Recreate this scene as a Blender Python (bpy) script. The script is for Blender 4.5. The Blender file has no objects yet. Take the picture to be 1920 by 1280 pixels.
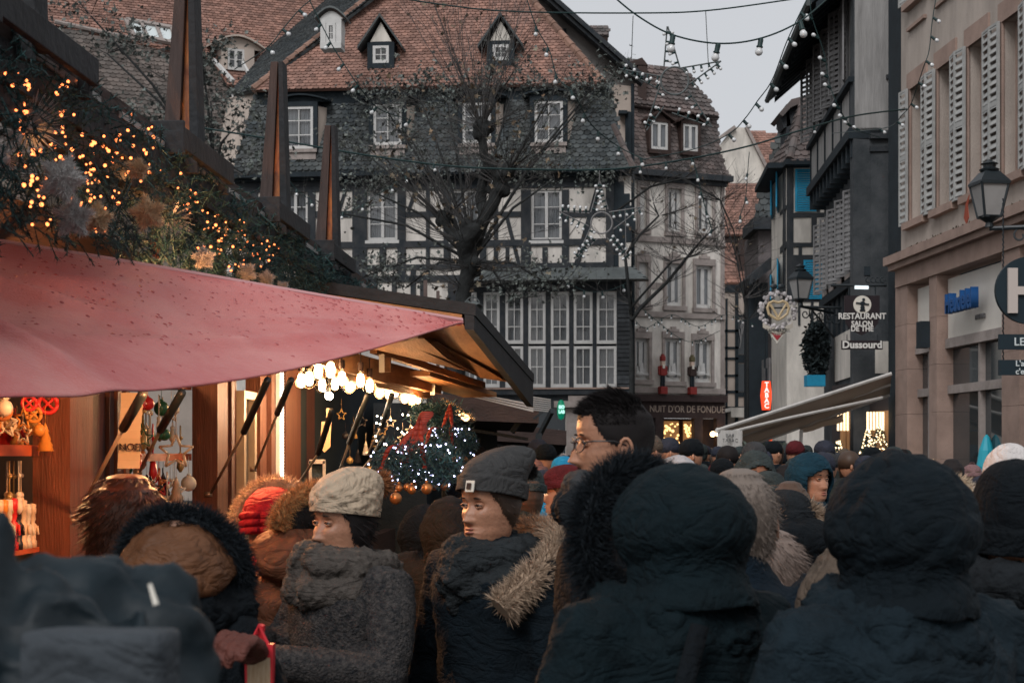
import bpy, bmesh, math, random
from mathutils import Vector, Matrix, noise
random.seed(7)
R = math.radians
SC = bpy.context.scene
# ---------------------------------------------------------------- camera
F = 3000.0; HZ = 850.0; CZ = 1.70          # focal length in photo pixels, horizon row, eye height
cam = bpy.data.cameras.new('camera'); camo = bpy.data.objects.new('camera', cam)
SC.collection.objects.link(camo); SC.camera = camo
cam.sensor_width = 36; cam.lens = F / 1920 * 36
cam.shift_y = (HZ - 640) / 1920
camo.location = (0, 0, CZ); camo.rotation_euler = (R(90), 0, 0)
cam.clip_start = 0.1; cam.clip_end = 2000
cam.dof.use_dof = True; cam.dof.focus_distance = 9.0; cam.dof.aperture_fstop = 9.0
# ---------------------------------------------------------------- world: overcast winter afternoon
w = bpy.data.worlds.new('World'); SC.world = w; w.use_nodes = True
nt = w.node_tree; nt.nodes.clear()
sky = nt.nodes.new('ShaderNodeTexSky'); sky.sky_type = 'NISHITA'; sky.sun_disc = False
sky.sun_elevation = R(42); sky.sun_rotation = R(200); sky.dust_density = 4; sky.air_density = 1
mixw = nt.nodes.new('ShaderNodeMixRGB'); mixw.inputs[0].default_value = 0.9
mixw.inputs[2].default_value = (4.25, 4.3, 4.42, 1)      # the even grey cloud layer
bgw = nt.nodes.new('ShaderNodeBackground'); bgw.inputs[1].default_value = 0.105
ow = nt.nodes.new('ShaderNodeOutputWorld')
nt.links.new(sky.outputs[0], mixw.inputs[1]); nt.links.new(mixw.outputs[0], bgw.inputs[0]); nt.links.new(bgw.outputs[0], ow.inputs[0])
sun = bpy.data.lights.new('sun', 'SUN'); suno = bpy.data.objects.new('sun', sun); SC.collection.objects.link(suno)
sun.energy = 1.2; sun.angle = R(25); sun.color = (0.98, 0.98, 1.0)
suno.rotation_euler = (R(48), 0, R(-20))
SC.view_settings.view_transform = 'Standard'; SC.view_settings.look = 'None'
SC.view_settings.exposure = 0.52; SC.view_settings.gamma = 1.0
try:
    SC.cycles.max_bounces = 6; SC.cycles.diffuse_bounces = 3; SC.cycles.transparent_max_bounces = 12
    SC.cycles.sample_clamp_indirect = 4; SC.cycles.sample_clamp_direct = 20
except Exception: pass

# ---------------------------------------------------------------- helpers
def P(px, py, D): return Vector(((px - 960) / F * D, D, CZ + (HZ - py) / F * D))
def rayplane(px, py, O, N):
    d = Vector(((px - 960) / F, 1, (HZ - py) / F)); c = Vector((0, 0, CZ))
    return c + d * ((O - c).dot(N) / d.dot(N))
def lerp(a, b, t): return a + (b - a) * t
def interp(xs, ys, x):
    if x <= xs[0]: return ys[0]
    for i in range(len(xs) - 1):
        if x <= xs[i + 1]:
            t = (x - xs[i]) / (xs[i + 1] - xs[i]); t = t * t * (3 - 2 * t) * .5 + t * .5
            return ys[i] + (ys[i + 1] - ys[i]) * t
    return ys[-1]
def rnd(a, b): return random.uniform(a, b)

class MB:
    def __init__(s): s.v = []; s.f = []; s.uv = None
    def add(s, vs, fs):
        n = len(s.v); s.v += [Vector(p) for p in vs]; s.f += [tuple(i + n for i in f) for f in fs]; return s
    def hexa(s, c):                       # 8 corners: bottom 4 (ccw from above), top 4
        return s.add(c, [(0, 3, 2, 1), (4, 5, 6, 7), (0, 1, 5, 4), (1, 2, 6, 5), (2, 3, 7, 6), (3, 0, 4, 7)])
    def box(s, x0, x1, y0, y1, z0, z1):
        return s.hexa([(x0, y0, z0), (x1, y0, z0), (x1, y1, z0), (x0, y1, z0), (x0, y0, z1), (x1, y0, z1), (x1, y1, z1), (x0, y1, z1)])
    def beam(s, a, b, w, h, up=(0, 0, 1)):
        a = Vector(a); b = Vector(b); d = (b - a).normalized(); sd = d.cross(Vector(up))
        if sd.length < 1e-4: sd = d.cross(Vector((1, 0, 0)))
        sd.normalize(); u = sd.cross(d); sd *= w / 2; u *= h / 2
        return s.hexa([a - sd - u, a + sd - u, b + sd - u, b - sd - u, a - sd + u, a + sd + u, b + sd + u, b - sd + u])
    def quad(s, a, b, c, d): return s.add([a, b, c, d], [(0, 1, 2, 3)])
    def poly(s, pts, thick=None):         # extruded polygon: thick is a vector
        n = len(pts); pts = [Vector(p) for p in pts]
        if thick is None: return s.add(pts, [tuple(range(n))])
        t = Vector(thick)
        return s.add(pts + [p + t for p in pts], [tuple(range(n)), tuple(range(2 * n - 1, n - 1, -1))] + [(i, i + n, (i + 1) % n + n, (i + 1) % n) for i in range(n)])
    def tube(s, pts, rad, n=6, cap=True):
        pts = [Vector(p) for p in pts]; m = len(pts)
        if not isinstance(rad, (list, tuple)): rad = [rad] * m
        base = len(s.v); prev = None
        for i, p in enumerate(pts):
            d = (pts[min(i + 1, m - 1)] - pts[max(i - 1, 0)])
            if d.length < 1e-7: d = Vector((0, 0, 1))
            d.normalize()
            if prev is None:
                a = Vector((0, 0, 1)) if abs(d.z) < .9 else Vector((1, 0, 0)); x = d.cross(a).normalized()
            else:
                x = (prev - d * prev.dot(d)); x = x.normalized() if x.length > 1e-5 else d.orthogonal().normalized()
            prev = x; y = d.cross(x)
            for k in range(n):
                t = 2 * math.pi * k / n; s.v.append(p + (x * math.cos(t) + y * math.sin(t)) * rad[i])
        for i in range(m - 1):
            for k in range(n):
                s.f.append((base + i * n + k, base + i * n + (k + 1) % n, base + (i + 1) * n + (k + 1) % n, base + (i + 1) * n + k))
        if cap: s.f.append(tuple(base + k for k in range(n))[::-1]); s.f.append(tuple(base + (m - 1) * n + k for k in range(n)))
        return s
    def loft(s, rings, cap=True):          # rings: list of equal-length point lists
        b = len(s.v); n = len(rings[0])
        for r in rings: s.v += [Vector(p) for p in r]
        for i in range(len(rings) - 1):
            for k in range(n): s.f.append((b + i * n + k, b + i * n + (k + 1) % n, b + (i + 1) * n + (k + 1) % n, b + (i + 1) * n + k))
        if cap: s.f.append(tuple(b + k for k in range(n))[::-1]); s.f.append(tuple(b + (len(rings) - 1) * n + k for k in range(n)))
        return s
    def lathe(s, prof, c=(0, 0, 0), n=16, ax=None):
        c = Vector(c); ax = Vector(ax or (0, 0, 1)).normalized(); x = ax.orthogonal().normalized(); y = ax.cross(x)
        return s.loft([[c + ax * z + (x * math.cos(2 * math.pi * k / n) + y * math.sin(2 * math.pi * k / n)) * max(r, 1e-4) for k in range(n)] for r, z in prof])
    def ball(s, c, r, n=10, m=6, sc=(1, 1, 1)):
        c = Vector(c)
        return s.loft([[c + Vector((r * sc[0] * math.sin(math.pi * (j + .02) / (m + .04)) * math.cos(2 * math.pi * k / n), r * sc[1] * math.sin(math.pi * (j + .02) / (m + .04)) * math.sin(2 * math.pi * k / n), -r * sc[2] * math.cos(math.pi * (j + .02) / (m + .04)))) for k in range(n)] for j in range(m + 1)])
    def blade(s, p, d, L, w, bend=None):
        p = Vector(p); d = Vector(d).normalized(); sd = d.cross(Vector((rnd(-1, 1), rnd(-1, 1), rnd(-1, 1)))).normalized() * w
        m = p + d * L * .55; e = p + d * L + (bend if bend else Vector((0, 0, 0)))
        return s.add([p - sd, p + sd, m + sd * .7, e, m - sd * .7], [(0, 1, 2, 4), (4, 2, 3)])
    def build(s, name, mat, parent=None, smooth=False, local=False, origin=True):
        me = bpy.data.meshes.new(name)
        off = Vector((0, 0, 0))
        if parent is None and origin and s.v and not local:
            off = Vector(((min(p.x for p in s.v) + max(p.x for p in s.v)) / 2, (min(p.y for p in s.v) + max(p.y for p in s.v)) / 2, min(p.z for p in s.v)))
        me.from_pydata([p - off for p in s.v], [], s.f); me.materials.append(mat)
        if smooth: me.polygons.foreach_set('use_smooth', [True] * len(me.polygons))
        me.update()
        o = bpy.data.objects.new(name, me); SC.collection.objects.link(o)
        if parent:
            o.parent = parent
            if not local: o.location = -WL(parent)
        else: o.location = off
        return o
def each(s, name, mat, parent, **k):
    par = list(range(len(s.v)))
    def fd(a):
        while par[a] != a: par[a] = par[par[a]]; a = par[a]
        return a
    for f in s.f:
        r = fd(f[0])
        for i in f[1:]: par[fd(i)] = r
    comp = {}
    for f in s.f: comp.setdefault(fd(f[0]), []).append(f)
    out = []
    for fs in comp.values():
        m = MB(); ix = {}
        for f in fs:
            for i in f:
                if i not in ix: ix[i] = len(m.v); m.v.append(s.v[i])
            m.f.append(tuple(ix[i] for i in f))
        out.append(m.build(name, mat, parent, **k))
    return out
def WL(o):
    l = Vector(o.location)
    while o.parent: o = o.parent; l = l + Vector(o.location)
    return l
def tag(o, label=None, cat=None, group=None, kind=None):
    if label: o['label'] = label
    if cat: o['category'] = cat
    if group: o['group'] = group
    if kind: o['kind'] = kind
    return o
def thing(name, label, cat, loc=(0, 0, 0), group=None, rz=0):
    o = bpy.data.objects.new(name, None); SC.collection.objects.link(o); o.location = loc; o.rotation_euler = (0, 0, rz)
    o.empty_display_size = .1
    return tag(o, label, cat, group)
def mods(o, remesh=None, smooth=0, sub=0, disp=None, solid=None, bevel=None):
    if solid: m = o.modifiers.new('s', 'SOLIDIFY'); m.thickness = solid; m.offset = -1
    if remesh: m = o.modifiers.new('r', 'REMESH'); m.mode = 'VOXEL'; m.voxel_size = remesh; m.use_smooth_shade = True
    if smooth: m = o.modifiers.new('sm', 'SMOOTH'); m.iterations = smooth; m.factor = .5
    if sub: m = o.modifiers.new('ss', 'SUBSURF'); m.levels = sub; m.render_levels = sub
    for i_, (st, sz) in enumerate(disp or []):
        t = bpy.data.textures.new('wr', 'CLOUDS'); t.noise_scale = sz; t.noise_depth = 2
        if i_ and len(disp) > 1: t.noise_type = 'HARD_NOISE'; t.noise_depth = 1
        m = o.modifiers.new('d', 'DISPLACE'); m.texture = t; m.strength = st; m.mid_level = .5
    if bevel: m = o.modifiers.new('b', 'BEVEL'); m.width = bevel; m.segments = 2
    return o
def copy_tree(o, parent=None):
    c = o.copy(); SC.collection.objects.link(c); c.parent = parent
    for ch in o.children: copy_tree(ch, c)
    return c

# ---------------------------------------------------------------- materials
MATS = {}
def mat(name, col, rough=.8, nz=0, ns=5, bump=0, bs=30, metal=0, isl=0, spec=.3, emit=None, es=0, col2=None, sheen=0, cs=None, stretch=None, fold=0, trans=0):
    if name in MATS: return MATS[name]
    m = bpy.data.materials.new(name); m.use_nodes = True; t = m.node_tree; b = t.nodes['Principled BSDF']; MATS[name] = m
    b.inputs['Base Color'].default_value = (*col, 1); b.inputs['Roughness'].default_value = rough; b.inputs['Metallic'].default_value = metal
    b.inputs['Specular IOR Level'].default_value = spec
    if sheen: b.inputs['Sheen Weight'].default_value = sheen; b.inputs['Sheen Roughness'].default_value = .5
    if emit: b.inputs['Emission Color'].default_value = (*emit, 1); b.inputs['Emission Strength'].default_value = es
    tc = t.nodes.new('ShaderNodeTexCoord'); vec = tc.outputs['Object']
    if stretch:
        mp = t.nodes.new('ShaderNodeMapping'); mp.inputs['Scale'].default_value = stretch; t.links.new(vec, mp.inputs['Vector']); vec = mp.outputs['Vector']
    cur = None
    def mix(f, a, c2, mode='MIX'):
        x = t.nodes.new('ShaderNodeMixRGB'); x.blend_type = mode
        if isinstance(f, (int, float)): x.inputs[0].default_value = f
        else: t.links.new(f, x.inputs[0])
        for i, q in ((1, a), (2, c2)):
            if isinstance(q, tuple): x.inputs[i].default_value = (*q, 1)
            else: t.links.new(q, x.inputs[i])
        return x.outputs[0]
    if nz or col2:
        n = t.nodes.new('ShaderNodeTexNoise'); n.inputs['Scale'].default_value = ns; n.inputs['Detail'].default_value = 6; n.inputs['Roughness'].default_value = .65
        t.links.new(vec, n.inputs['Vector'])
        cr = t.nodes.new('ShaderNodeMapRange'); cr.inputs[1].default_value = .35; cr.inputs[2].default_value = .68; t.links.new(n.outputs['Fac'], cr.inputs[0])
        c2 = col2 if col2 else tuple(c * (1 - nz) for c in col)
        cur = mix(cr.outputs[0], col, c2)
    if isl:
        g = t.nodes.new('ShaderNodeNewGeometry'); mr = t.nodes.new('ShaderNodeMapRange'); mr.inputs[3].default_value = 1 - isl; mr.inputs[4].default_value = 1 + isl
        t.links.new(g.outputs['Random Per Island'], mr.inputs[0])
        cc = t.nodes.new('ShaderNodeCombineXYZ')
        for i in range(3): t.links.new(mr.outputs[0], cc.inputs[i])
        cur = mix(1.0, cur if cur is not None else col, cc.outputs[0], 'MULTIPLY')
    if cur is not None: t.links.new(cur, b.inputs['Base Color'])
    if bump:
        n2 = t.nodes.new('ShaderNodeTexNoise'); n2.inputs['Scale'].default_value = bs; n2.inputs['Detail'].default_value = 4
        t.links.new(vec, n2.inputs['Vector']); bp = t.nodes.new('ShaderNodeBump'); bp.inputs['Strength'].default_value = bump; bp.inputs['Distance'].default_value = .02
        t.links.new(n2.outputs['Fac'], bp.inputs['Height']); t.links.new(bp.outputs[0], b.inputs['Normal'])
        if fold:
            mp2 = t.nodes.new('ShaderNodeMapping'); mp2.inputs['Scale'].default_value = (1, 1, 1.9); mp2.inputs['Rotation'].default_value = (.4, .5, .2); t.links.new(tc.outputs['Object'], mp2.inputs['Vector'])
            n3 = t.nodes.new('ShaderNodeTexNoise'); n3.inputs['Scale'].default_value = 7; n3.inputs['Detail'].default_value = 3; n3.inputs['Distortion'].default_value = 1.6; t.links.new(mp2.outputs[0], n3.inputs['Vector'])
            ab = t.nodes.new('ShaderNodeMath'); ab.operation = 'SUBTRACT'; ab.inputs[1].default_value = .5; t.links.new(n3.outputs['Fac'], ab.inputs[0]); a2 = t.nodes.new('ShaderNodeMath'); a2.operation = 'ABSOLUTE'; t.links.new(ab.outputs[0], a2.inputs[0])
            a3 = t.nodes.new('ShaderNodeMath'); a3.operation = 'POWER'; a3.inputs[1].default_value = .6; t.links.new(a2.outputs[0], a3.inputs[0])
            b3 = t.nodes.new('ShaderNodeBump'); b3.inputs['Strength'].default_value = fold; b3.inputs['Distance'].default_value = .03; t.links.new(a3.outputs[0], b3.inputs['Height']); t.links.new(bp.outputs[0], b3.inputs['Normal']); t.links.new(b3.outputs[0], b.inputs['Normal'])
    if trans:
        tl = t.nodes.new('ShaderNodeBsdfTranslucent'); tl.inputs[0].default_value = (*col, 1); mx = t.nodes.new('ShaderNodeMixShader'); mx.inputs[0].default_value = trans; ou = t.nodes['Material Output']
        t.links.new(b.outputs[0], mx.inputs[1]); t.links.new(tl.outputs[0], mx.inputs[2]); t.links.new(mx.outputs[0], ou.inputs[0])
    return m
def emis(name, col, st):
    if name in MATS: return MATS[name]
    m = bpy.data.materials.new(name); m.use_nodes = True; t = m.node_tree; t.nodes.clear(); e = t.nodes.new('ShaderNodeEmission'); o = t.nodes.new('ShaderNodeOutputMaterial')
    e.inputs[0].default_value = (*col, 1); e.inputs[1].default_value = st; t.links.new(e.outputs[0], o.inputs[0]); MATS[name] = m; return m
def glass(name, tint=(.8, .85, .9), refl=.15, rough=.05):
    m = bpy.data.materials.new(name); m.use_nodes = True; t = m.node_tree; t.nodes.clear(); MATS[name] = m
    a = t.nodes.new('ShaderNodeBsdfTransparent'); a.inputs[0].default_value = (*tint, 1); g = t.nodes.new('ShaderNodeBsdfGlossy'); g.inputs['Roughness'].default_value = rough
    x = t.nodes.new('ShaderNodeMixShader'); x.inputs[0].default_value = refl; o = t.nodes.new('ShaderNodeOutputMaterial')
    t.links.new(a.outputs[0], x.inputs[1]); t.links.new(g.outputs[0], x.inputs[2]); t.links.new(x.outputs[0], o.inputs[0]); return m
M = dict(
 plaster=mat('plaster', (.72, .67, .60), .9, .35, 1.6, .25, 25, stretch=(1.6, 1.6, .5)),
 plasterw=mat('plasterw', (.74, .69, .63), .9, .38, 1.6, .25, 25, stretch=(1.6, 1.6, .5)),
 cream=mat('cream', (.50, .42, .36), .9, .25, .8, .2, 20),
 greywall=mat('greywall', (.25, .235, .225), .95, .5, .7, .4, 15),
 pinkplaster=mat('pinkplaster', (.46, .395, .345), .92, .32, 1.1, .5, 45, stretch=(1.4, 1.4, .5)),
 sandstone=mat('sandstone', (.36, .255, .21), .9, .28, 2.5, .4, 40),
 stonegrey=mat('stonegrey', (.36, .31, .285), .9, .35, 3, .4, 30),
 timber=mat('timber', (.022, .028, .034), .85, .4, 4, .5, 40, col2=(.05, .052, .055)),
 timber2=mat('timber2', (.018, .027, .034), .8, .4, 3, .4, 40),
 whitepaint=mat('whitepaint', (.58, .57, .55), .6, .15, 6),
 shutter=mat('shutter', (.40, .40, .385), .65, .3, 4),
 shuttergrey=mat('shuttergrey', (.23, .225, .225), .7, .35, 4),
 blue=mat('blue', (.015, .30, .50), .55, .25, 5),
 redtile=mat('redtile', (.285, .155, .118), .85, .35, .9, 0, isl=.35, col2=(.20, .12, .098)),
 oldtile=mat('oldtile', (.15, .11, .10), .9, .4, .9, 0, isl=.4, col2=(.085, .08, .078)),
 slate=mat('slate', (.045, .056, .062), .8, .4, 1.2, 0, isl=.45, col2=(.08, .085, .082)),
 lead=mat('lead', (.12, .135, .135), .6, .4, 2, .2, 12),
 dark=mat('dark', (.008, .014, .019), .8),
 blackmetal=mat('blackmetal', (.012, .018, .022), .45, spec=.5),
 steel=mat('steel', (.45, .42, .38), .35, metal=.8),
 curtain=mat('curtain', (.42, .41, .40), .9, .45, 3, stretch=(6, 6, .4)),
 woodred=mat('woodred', (.07, .025, .019), .6, .45, 3, .25, 20, stretch=(6, 6, .6)),
 woodorange=mat('woodorange', (.135, .047, .026), .6, .45, 3, .25, 20, stretch=(6, 6, .6)),
 wooddark=mat('wooddark', (.05, .03, .025), .7, .4, 4, .3, 20, stretch=(1, .4, 3)),
 roofwood=mat('roofwood', (.42, .20, .08), .65, .5, 2.5, .2, 20, stretch=(4, .5, 4)),
 fascia=mat('fascia', (.022, .024, .027), .7, .4, 5, .3, 30),
 paperw=mat('paperw', (.7, .66, .58), .9, .1, 5),
 tileedge=mat('tileedge', (.27, .16, .12), .85, .4, 5, isl=.25),
 red=mat('red', (.27, .03, .025), .6, .2, 8),
 bark=mat('bark', (.028, .03, .03), .95, .5, 8, .8, 30),
 twig=mat('twig', (.055, .052, .05), .9, isl=.5),
 bulbglass=mat('bulbglass', (.62, .63, .63), .12, spec=.8),
 socket=mat('socket', (.01, .03, .03), .5),
 asphalt=mat('asphalt', (.06, .058, .055), .7, .4, 3, .6, 12),
)
GL = glass('windowglass', (.62, .66, .70), .12, .08)
DG = mat('darkglass', (.02, .028, .035), .12, spec=.6)

# ---------------------------------------------------------------- facade frame
class Fac:
    def __init__(s, px, D, d):
        s.O = Vector(((px - 960) / F * D, D, 0)); d = Vector((d[0], d[1], 0)).normalized(); s.d = d; s.n = Vector((d.y, -d.x, 0))
    def D(s, px):
        r = Vector(((px - 960) / F, 1, 0)); return s.O.dot(s.n) / r.dot(s.n)
    def u(s, px):
        D = s.D(px); return (Vector(((px - 960) / F * D, D, 0)) - s.O).dot(s.d)
    def z(s, px, py): return CZ + (HZ - py) / F * s.D(px)
    def pt(s, u, z, n=0): return s.O + s.d * u + s.n * n + Vector((0, 0, z))
    def pp(s, px, py, n=0): return s.pt(s.u(px), s.z(px, py), n)
    def box(s, mb, u0, u1, z0, z1, n0, n1):
        if u1 < u0: u0, u1 = u1, u0
        if z1 < z0: z0, z1 = z1, z0
        if n1 < n0: n0, n1 = n1, n0
        p = s.pt; return mb.hexa([p(u0, z0, n1), p(u1, z0, n1), p(u1, z0, n0), p(u0, z0, n0), p(u0, z1, n1), p(u1, z1, n1), p(u1, z1, n0), p(u0, z1, n0)])
    def pbox(s, mb, x0, y0, x1, y1, n0, n1, pxr=None):
        r = pxr if pxr is not None else (x0 + x1) / 2
        return s.box(mb, s.u(x0), s.u(x1), s.z(r, y0), s.z(r, y1), n0, n1)
    def uz(s, x0, y0, x1, y1):
        r = (x0 + x1) / 2; return (s.u(x0), s.u(x1), s.z(r, y1), s.z(r, y0))
    def beam(s, mb, a, b, w, n0, n1):       # a,b: (u,z)
        va = s.pt(a[0], a[1], (n0 + n1) / 2); vb = s.pt(b[0], b[1], (n0 + n1) / 2)
        return mb.beam(va, vb, w, abs(n1 - n0), up=s.n)
    def wall(s, mb, u0, u1, z0, z1, holes, depth=.22, n=0):
        us = sorted(set([u0, u1] + [h[0] for h in holes] + [h[1] for h in holes])); zs = sorted(set([z0, z1] + [h[2] for h in holes] + [h[3] for h in holes]))
        us = [q for q in us if u0 <= q <= u1]; zs = [q for q in zs if z0 <= q <= z1]
        for i in range(len(us) - 1):
            for j in range(len(zs) - 1):
                cu = (us[i] + us[i + 1]) / 2; cz = (zs[j] + zs[j + 1]) / 2
                if any(h[0] < cu < h[1] and h[2] < cz < h[3] for h in holes): continue
                mb.quad(s.pt(us[i], zs[j], n), s.pt(us[i + 1], zs[j], n), s.pt(us[i + 1], zs[j + 1], n), s.pt(us[i], zs[j + 1], n))
        for h in holes:
            a, b, c, e = h
            q = [(a, c), (b, c), (b, e), (a, e)]
            for k in range(4):
                p0 = q[k]; p1 = q[(k + 1) % 4]
                mb.quad(s.pt(p0[0], p0[1], n), s.pt(p0[0], p0[1], n - depth), s.pt(p1[0], p1[1], n - depth), s.pt(p1[0], p1[1], n))
        # ends, top and back
        q = [(u0, z0), (u1, z0), (u1, z1), (u0, z1)]; T = depth + .12
        for k in range(4):
            p0 = q[k]; p1 = q[(k + 1) % 4]
            mb.quad(s.pt(p0[0], p0[1], n), s.pt(p1[0], p1[1], n), s.pt(p1[0], p1[1], n - T), s.pt(p0[0], p0[1], n - T))
        mb.quad(*[s.pt(a, b, n - T) for a, b in q]); return mb
    def window(s, parent, h, cols=2, rows=3, fr=.06, mun=.025, n=-.12, mf=None, curtain=True, sill=True, sash=True, label=None, back=None, sm=None):
        a, b, c, e = h; mf = mf or M['whitepaint']; mb = MB()
        s.box(mb, a, a + fr, c, e, n - .05, n + .02); s.box(mb, b - fr, b, c, e, n - .05, n + .02)
        s.box(mb, a + fr, b - fr, c, c + fr * 1.3, n - .05, n + .022); s.box(mb, a + fr, b - fr, e - fr, e, n - .05, n + .022)
        if sash and cols % 2 == 0: m_ = (a + b) / 2; s.box(mb, m_ - fr * .6, m_ + fr * .6, c + fr * 1.3, e - fr, n - .045, n + .03)
        for i in range(1, cols):
            if sash and cols % 2 == 0 and i == cols // 2: continue
            x = a + (b - a) * i / cols; s.box(mb, x - mun / 2, x + mun / 2, c + fr * 1.3, e - fr, n - .03, n)
        for j in range(1, rows):
            z = c + (e - c) * j / rows; s.box(mb, a + fr, b - fr, z - mun / 2, z + mun / 2, n - .028, n + .003)
        W = mb.build('window', mf, parent)
        if label: W['label'] = label
        g = MB().quad(s.pt(a + fr * .5, c + fr * .5, n - .02), s.pt(b - fr * .5, c + fr * .5, n - .02), s.pt(b - fr * .5, e - fr * .5, n - .02), s.pt(a + fr * .5, e - fr * .5, n - .02))
        g.build('pane', GL, W)
        if curtain:
            cb = MB(); N = 22
            for side in ((a, lerp(a, b, .46 if curtain != 'open' else .3)), (lerp(a, b, .54 if curtain != 'open' else .7), b)):
                pts = [(lerp(side[0], side[1], i / N), -.02 * math.sin(i * 1.9 + h[0] * 7) - .01 * math.sin(i * .9)) for i in range(N + 1)]
                for i in range(N):
                    cb.quad(s.pt(pts[i][0], c, n - .085 + pts[i][1]), s.pt(pts[i + 1][0], c, n - .085 + pts[i + 1][1]), s.pt(pts[i + 1][0], e, n - .085 + pts[i + 1][1]), s.pt(pts[i][0], e, n - .085 + pts[i][1]))
            cb.build('curtain', M['curtain'], W, smooth=True)
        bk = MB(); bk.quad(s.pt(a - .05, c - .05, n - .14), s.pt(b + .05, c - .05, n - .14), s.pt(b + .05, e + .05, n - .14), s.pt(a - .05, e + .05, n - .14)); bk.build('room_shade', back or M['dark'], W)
        if sill:
            sb = MB(); s.box(sb, a - .06, b + .06, c - .09, c, n + .021, .07); sb.build('sill', sm or M['stonegrey'], W)
        return W

def inpoly(p, poly):
    x, y = p; r = False; n = len(poly)
    for i in range(n):
        x1, y1 = poly[i]; x2, y2 = poly[(i + 1) % n]
        if (y1 > y) != (y2 > y) and x < (x2 - x1) * (y - y1) / (y2 - y1) + x1: r = not r
    return r
def tiles(mb, O, U, V, poly, tw=.17, th=.14, rz=.022, sc=.05, base=None):
    U = U.normalized(); V = V.normalized(); N = U.cross(V)
    v0 = min(p[1] for p in poly); v1 = max(p[1] for p in poly); u0 = min(p[0] for p in poly); u1 = max(p[0] for p in poly)
    row = 0; v = v0
    while v < v1:
        u = u0 + (tw / 2 if row % 2 else 0) - tw; ox = rnd(-.01, .01)
        while u < u1 + tw:
            if inpoly((u, v + th * .5), poly):
                j = rnd(-.004, .004); z = rz + rnd(-.005, .006); w_ = tw * .485
                pts = [(u - w_, v + th * 1.25, 0), (u - w_, v + sc + j, z), (u - w_ * .55, v + j + sc * .15, z), (u + w_ * .55, v + j + sc * .15, z), (u + w_, v + sc + j, z), (u + w_, v + th * 1.25, 0)]
                q = [O + U * (a + ox) + V * b + N * c for a, b, c in pts]
                lo = [q[i] - N * (z * .9) for i in (1, 2, 3, 4)]
                mb.add(q + lo, [(0, 1, 2, 3, 4, 5), (1, 6, 7, 2), (2, 7, 8, 3), (3, 8, 9, 4)])
            u += tw
        v += th; row += 1
    mb.poly([O + U * a + V * b - N * .03 for a, b in poly], -N * .08)
    return mb
def roofpoly(O, U, V, pix):
    U = U.normalized(); V = V.normalized(); N = U.cross(V); out = []
    for px, py in pix:
        p = rayplane(px, py, O, N) - O; out.append((p.dot(U), p.dot(V)))
    return out
def ridge(mb, a, b, r=.09, step=.33):
    a = Vector(a); b = Vector(b); L = (b - a).length; n = max(1, int(L / step)); d = (b - a) / n
    for i in range(n): mb.tube([a + d * i, a + d * (i + 1.04)], [r * 1.12, r * .92], 7)
def shutter(fac, parent, u, z0, z1, w, n=.03, ang=0, m=None, thick=.035, panels=2, step=.085, name='shutter'):
    """louvred shutter hinged at u, swung open by ang degrees from the wall"""
    mb = MB(); a = R(ang); sgn = 1 if w > 0 else -1; w = abs(w)
    dx = fac.d * (math.cos(a) * sgn) + fac.n * math.sin(a); nn = fac.n * math.cos(a) - fac.d * (math.sin(a) * sgn)
    o = fac.pt(u, 0, n)
    def bx(x0, x1, a0, a1, y0, y1):
        q = [o + dx * x + nn * y + Vector((0, 0, z)) for z in (a0, a1) for x, y in ((x0, y1), (x1, y1), (x1, y0), (x0, y0))]
        mb.hexa(q)
    fr = .055
    bx(0, fr, z0, z1, 0, thick); bx(w - fr, w, z0, z1, 0, thick)
    zs = [z0 + (z1 - z0) * i / panels for i in range(panels + 1)]
    for i, z in enumerate(zs): bx(fr, w - fr, z - (fr * .7 if i else 0), z + (fr * .7 if i < panels else 0), .002, thick - .002)
    z = z0 + fr
    while z < z1 - fr:
        q = []
        q = [o + dx * x + nn * y + Vector((0, 0, zz)) for (y, zz) in ((thick * .9, z), (thick * .1, z + step * .55)) for x in (fr, w - fr)]
        t = Vector((0, 0, .014)); mb.add([q[0], q[1], q[3], q[2], q[0] + t, q[1] + t, q[3] + t, q[2] + t], [(0, 1, 2, 3), (4, 7, 6, 5), (0, 4, 5, 1), (3, 2, 6, 7)])
        z += step
    return mb.build(name, m or M['shutter'], parent)
def text(s, fac_pt, U, Vv, size, mat_, parent, name='lettering', ext=.004, align='CENTER', bold=0, sx=1):
    c = bpy.data.curves.new('t', 'FONT'); c.body = s; c.size = size; c.extrude = ext; c.align_x = align; c.align_y = 'CENTER'; c.offset = bold; c.resolution_u = 3
    o = bpy.data.objects.new('t', c); SC.collection.objects.link(o)
    dg = bpy.context.evaluated_depsgraph_get(); me = bpy.data.meshes.new_from_object(o.evaluated_get(dg)); bpy.data.objects.remove(o)
    U = U.normalized(); Vv = Vv.normalized(); N = U.cross(Vv)
    for v in me.vertices: v.co = Vector(fac_pt) + U * v.co.x * sx + Vv * v.co.y + N * v.co.z
    me.materials.clear(); me.materials.append(mat_); q = bpy.data.objects.new(name, me); SC.collection.objects.link(q)
    q.parent = parent
    if parent: q.location = -WL(parent)
    return q
UP = Vector((0, 0, 1)); XX = Vector((1, 0, 0))
# ================================================================ SETTING
g = MB(); g.add([(-150, -30, 0), (150, -30, 0), (150, 400, 0), (-150, 400, 0)], [(0, 1, 2, 3)])
tag(g.build('ground', M['asphalt']), kind='structure')

def rnd_beams(fac, mb, rects, n0=0, n1=.045):
    for (x0, y0, x1, y1) in rects: fac.pbox(mb, x0, y0, x1, y1, n0, n1)

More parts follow.
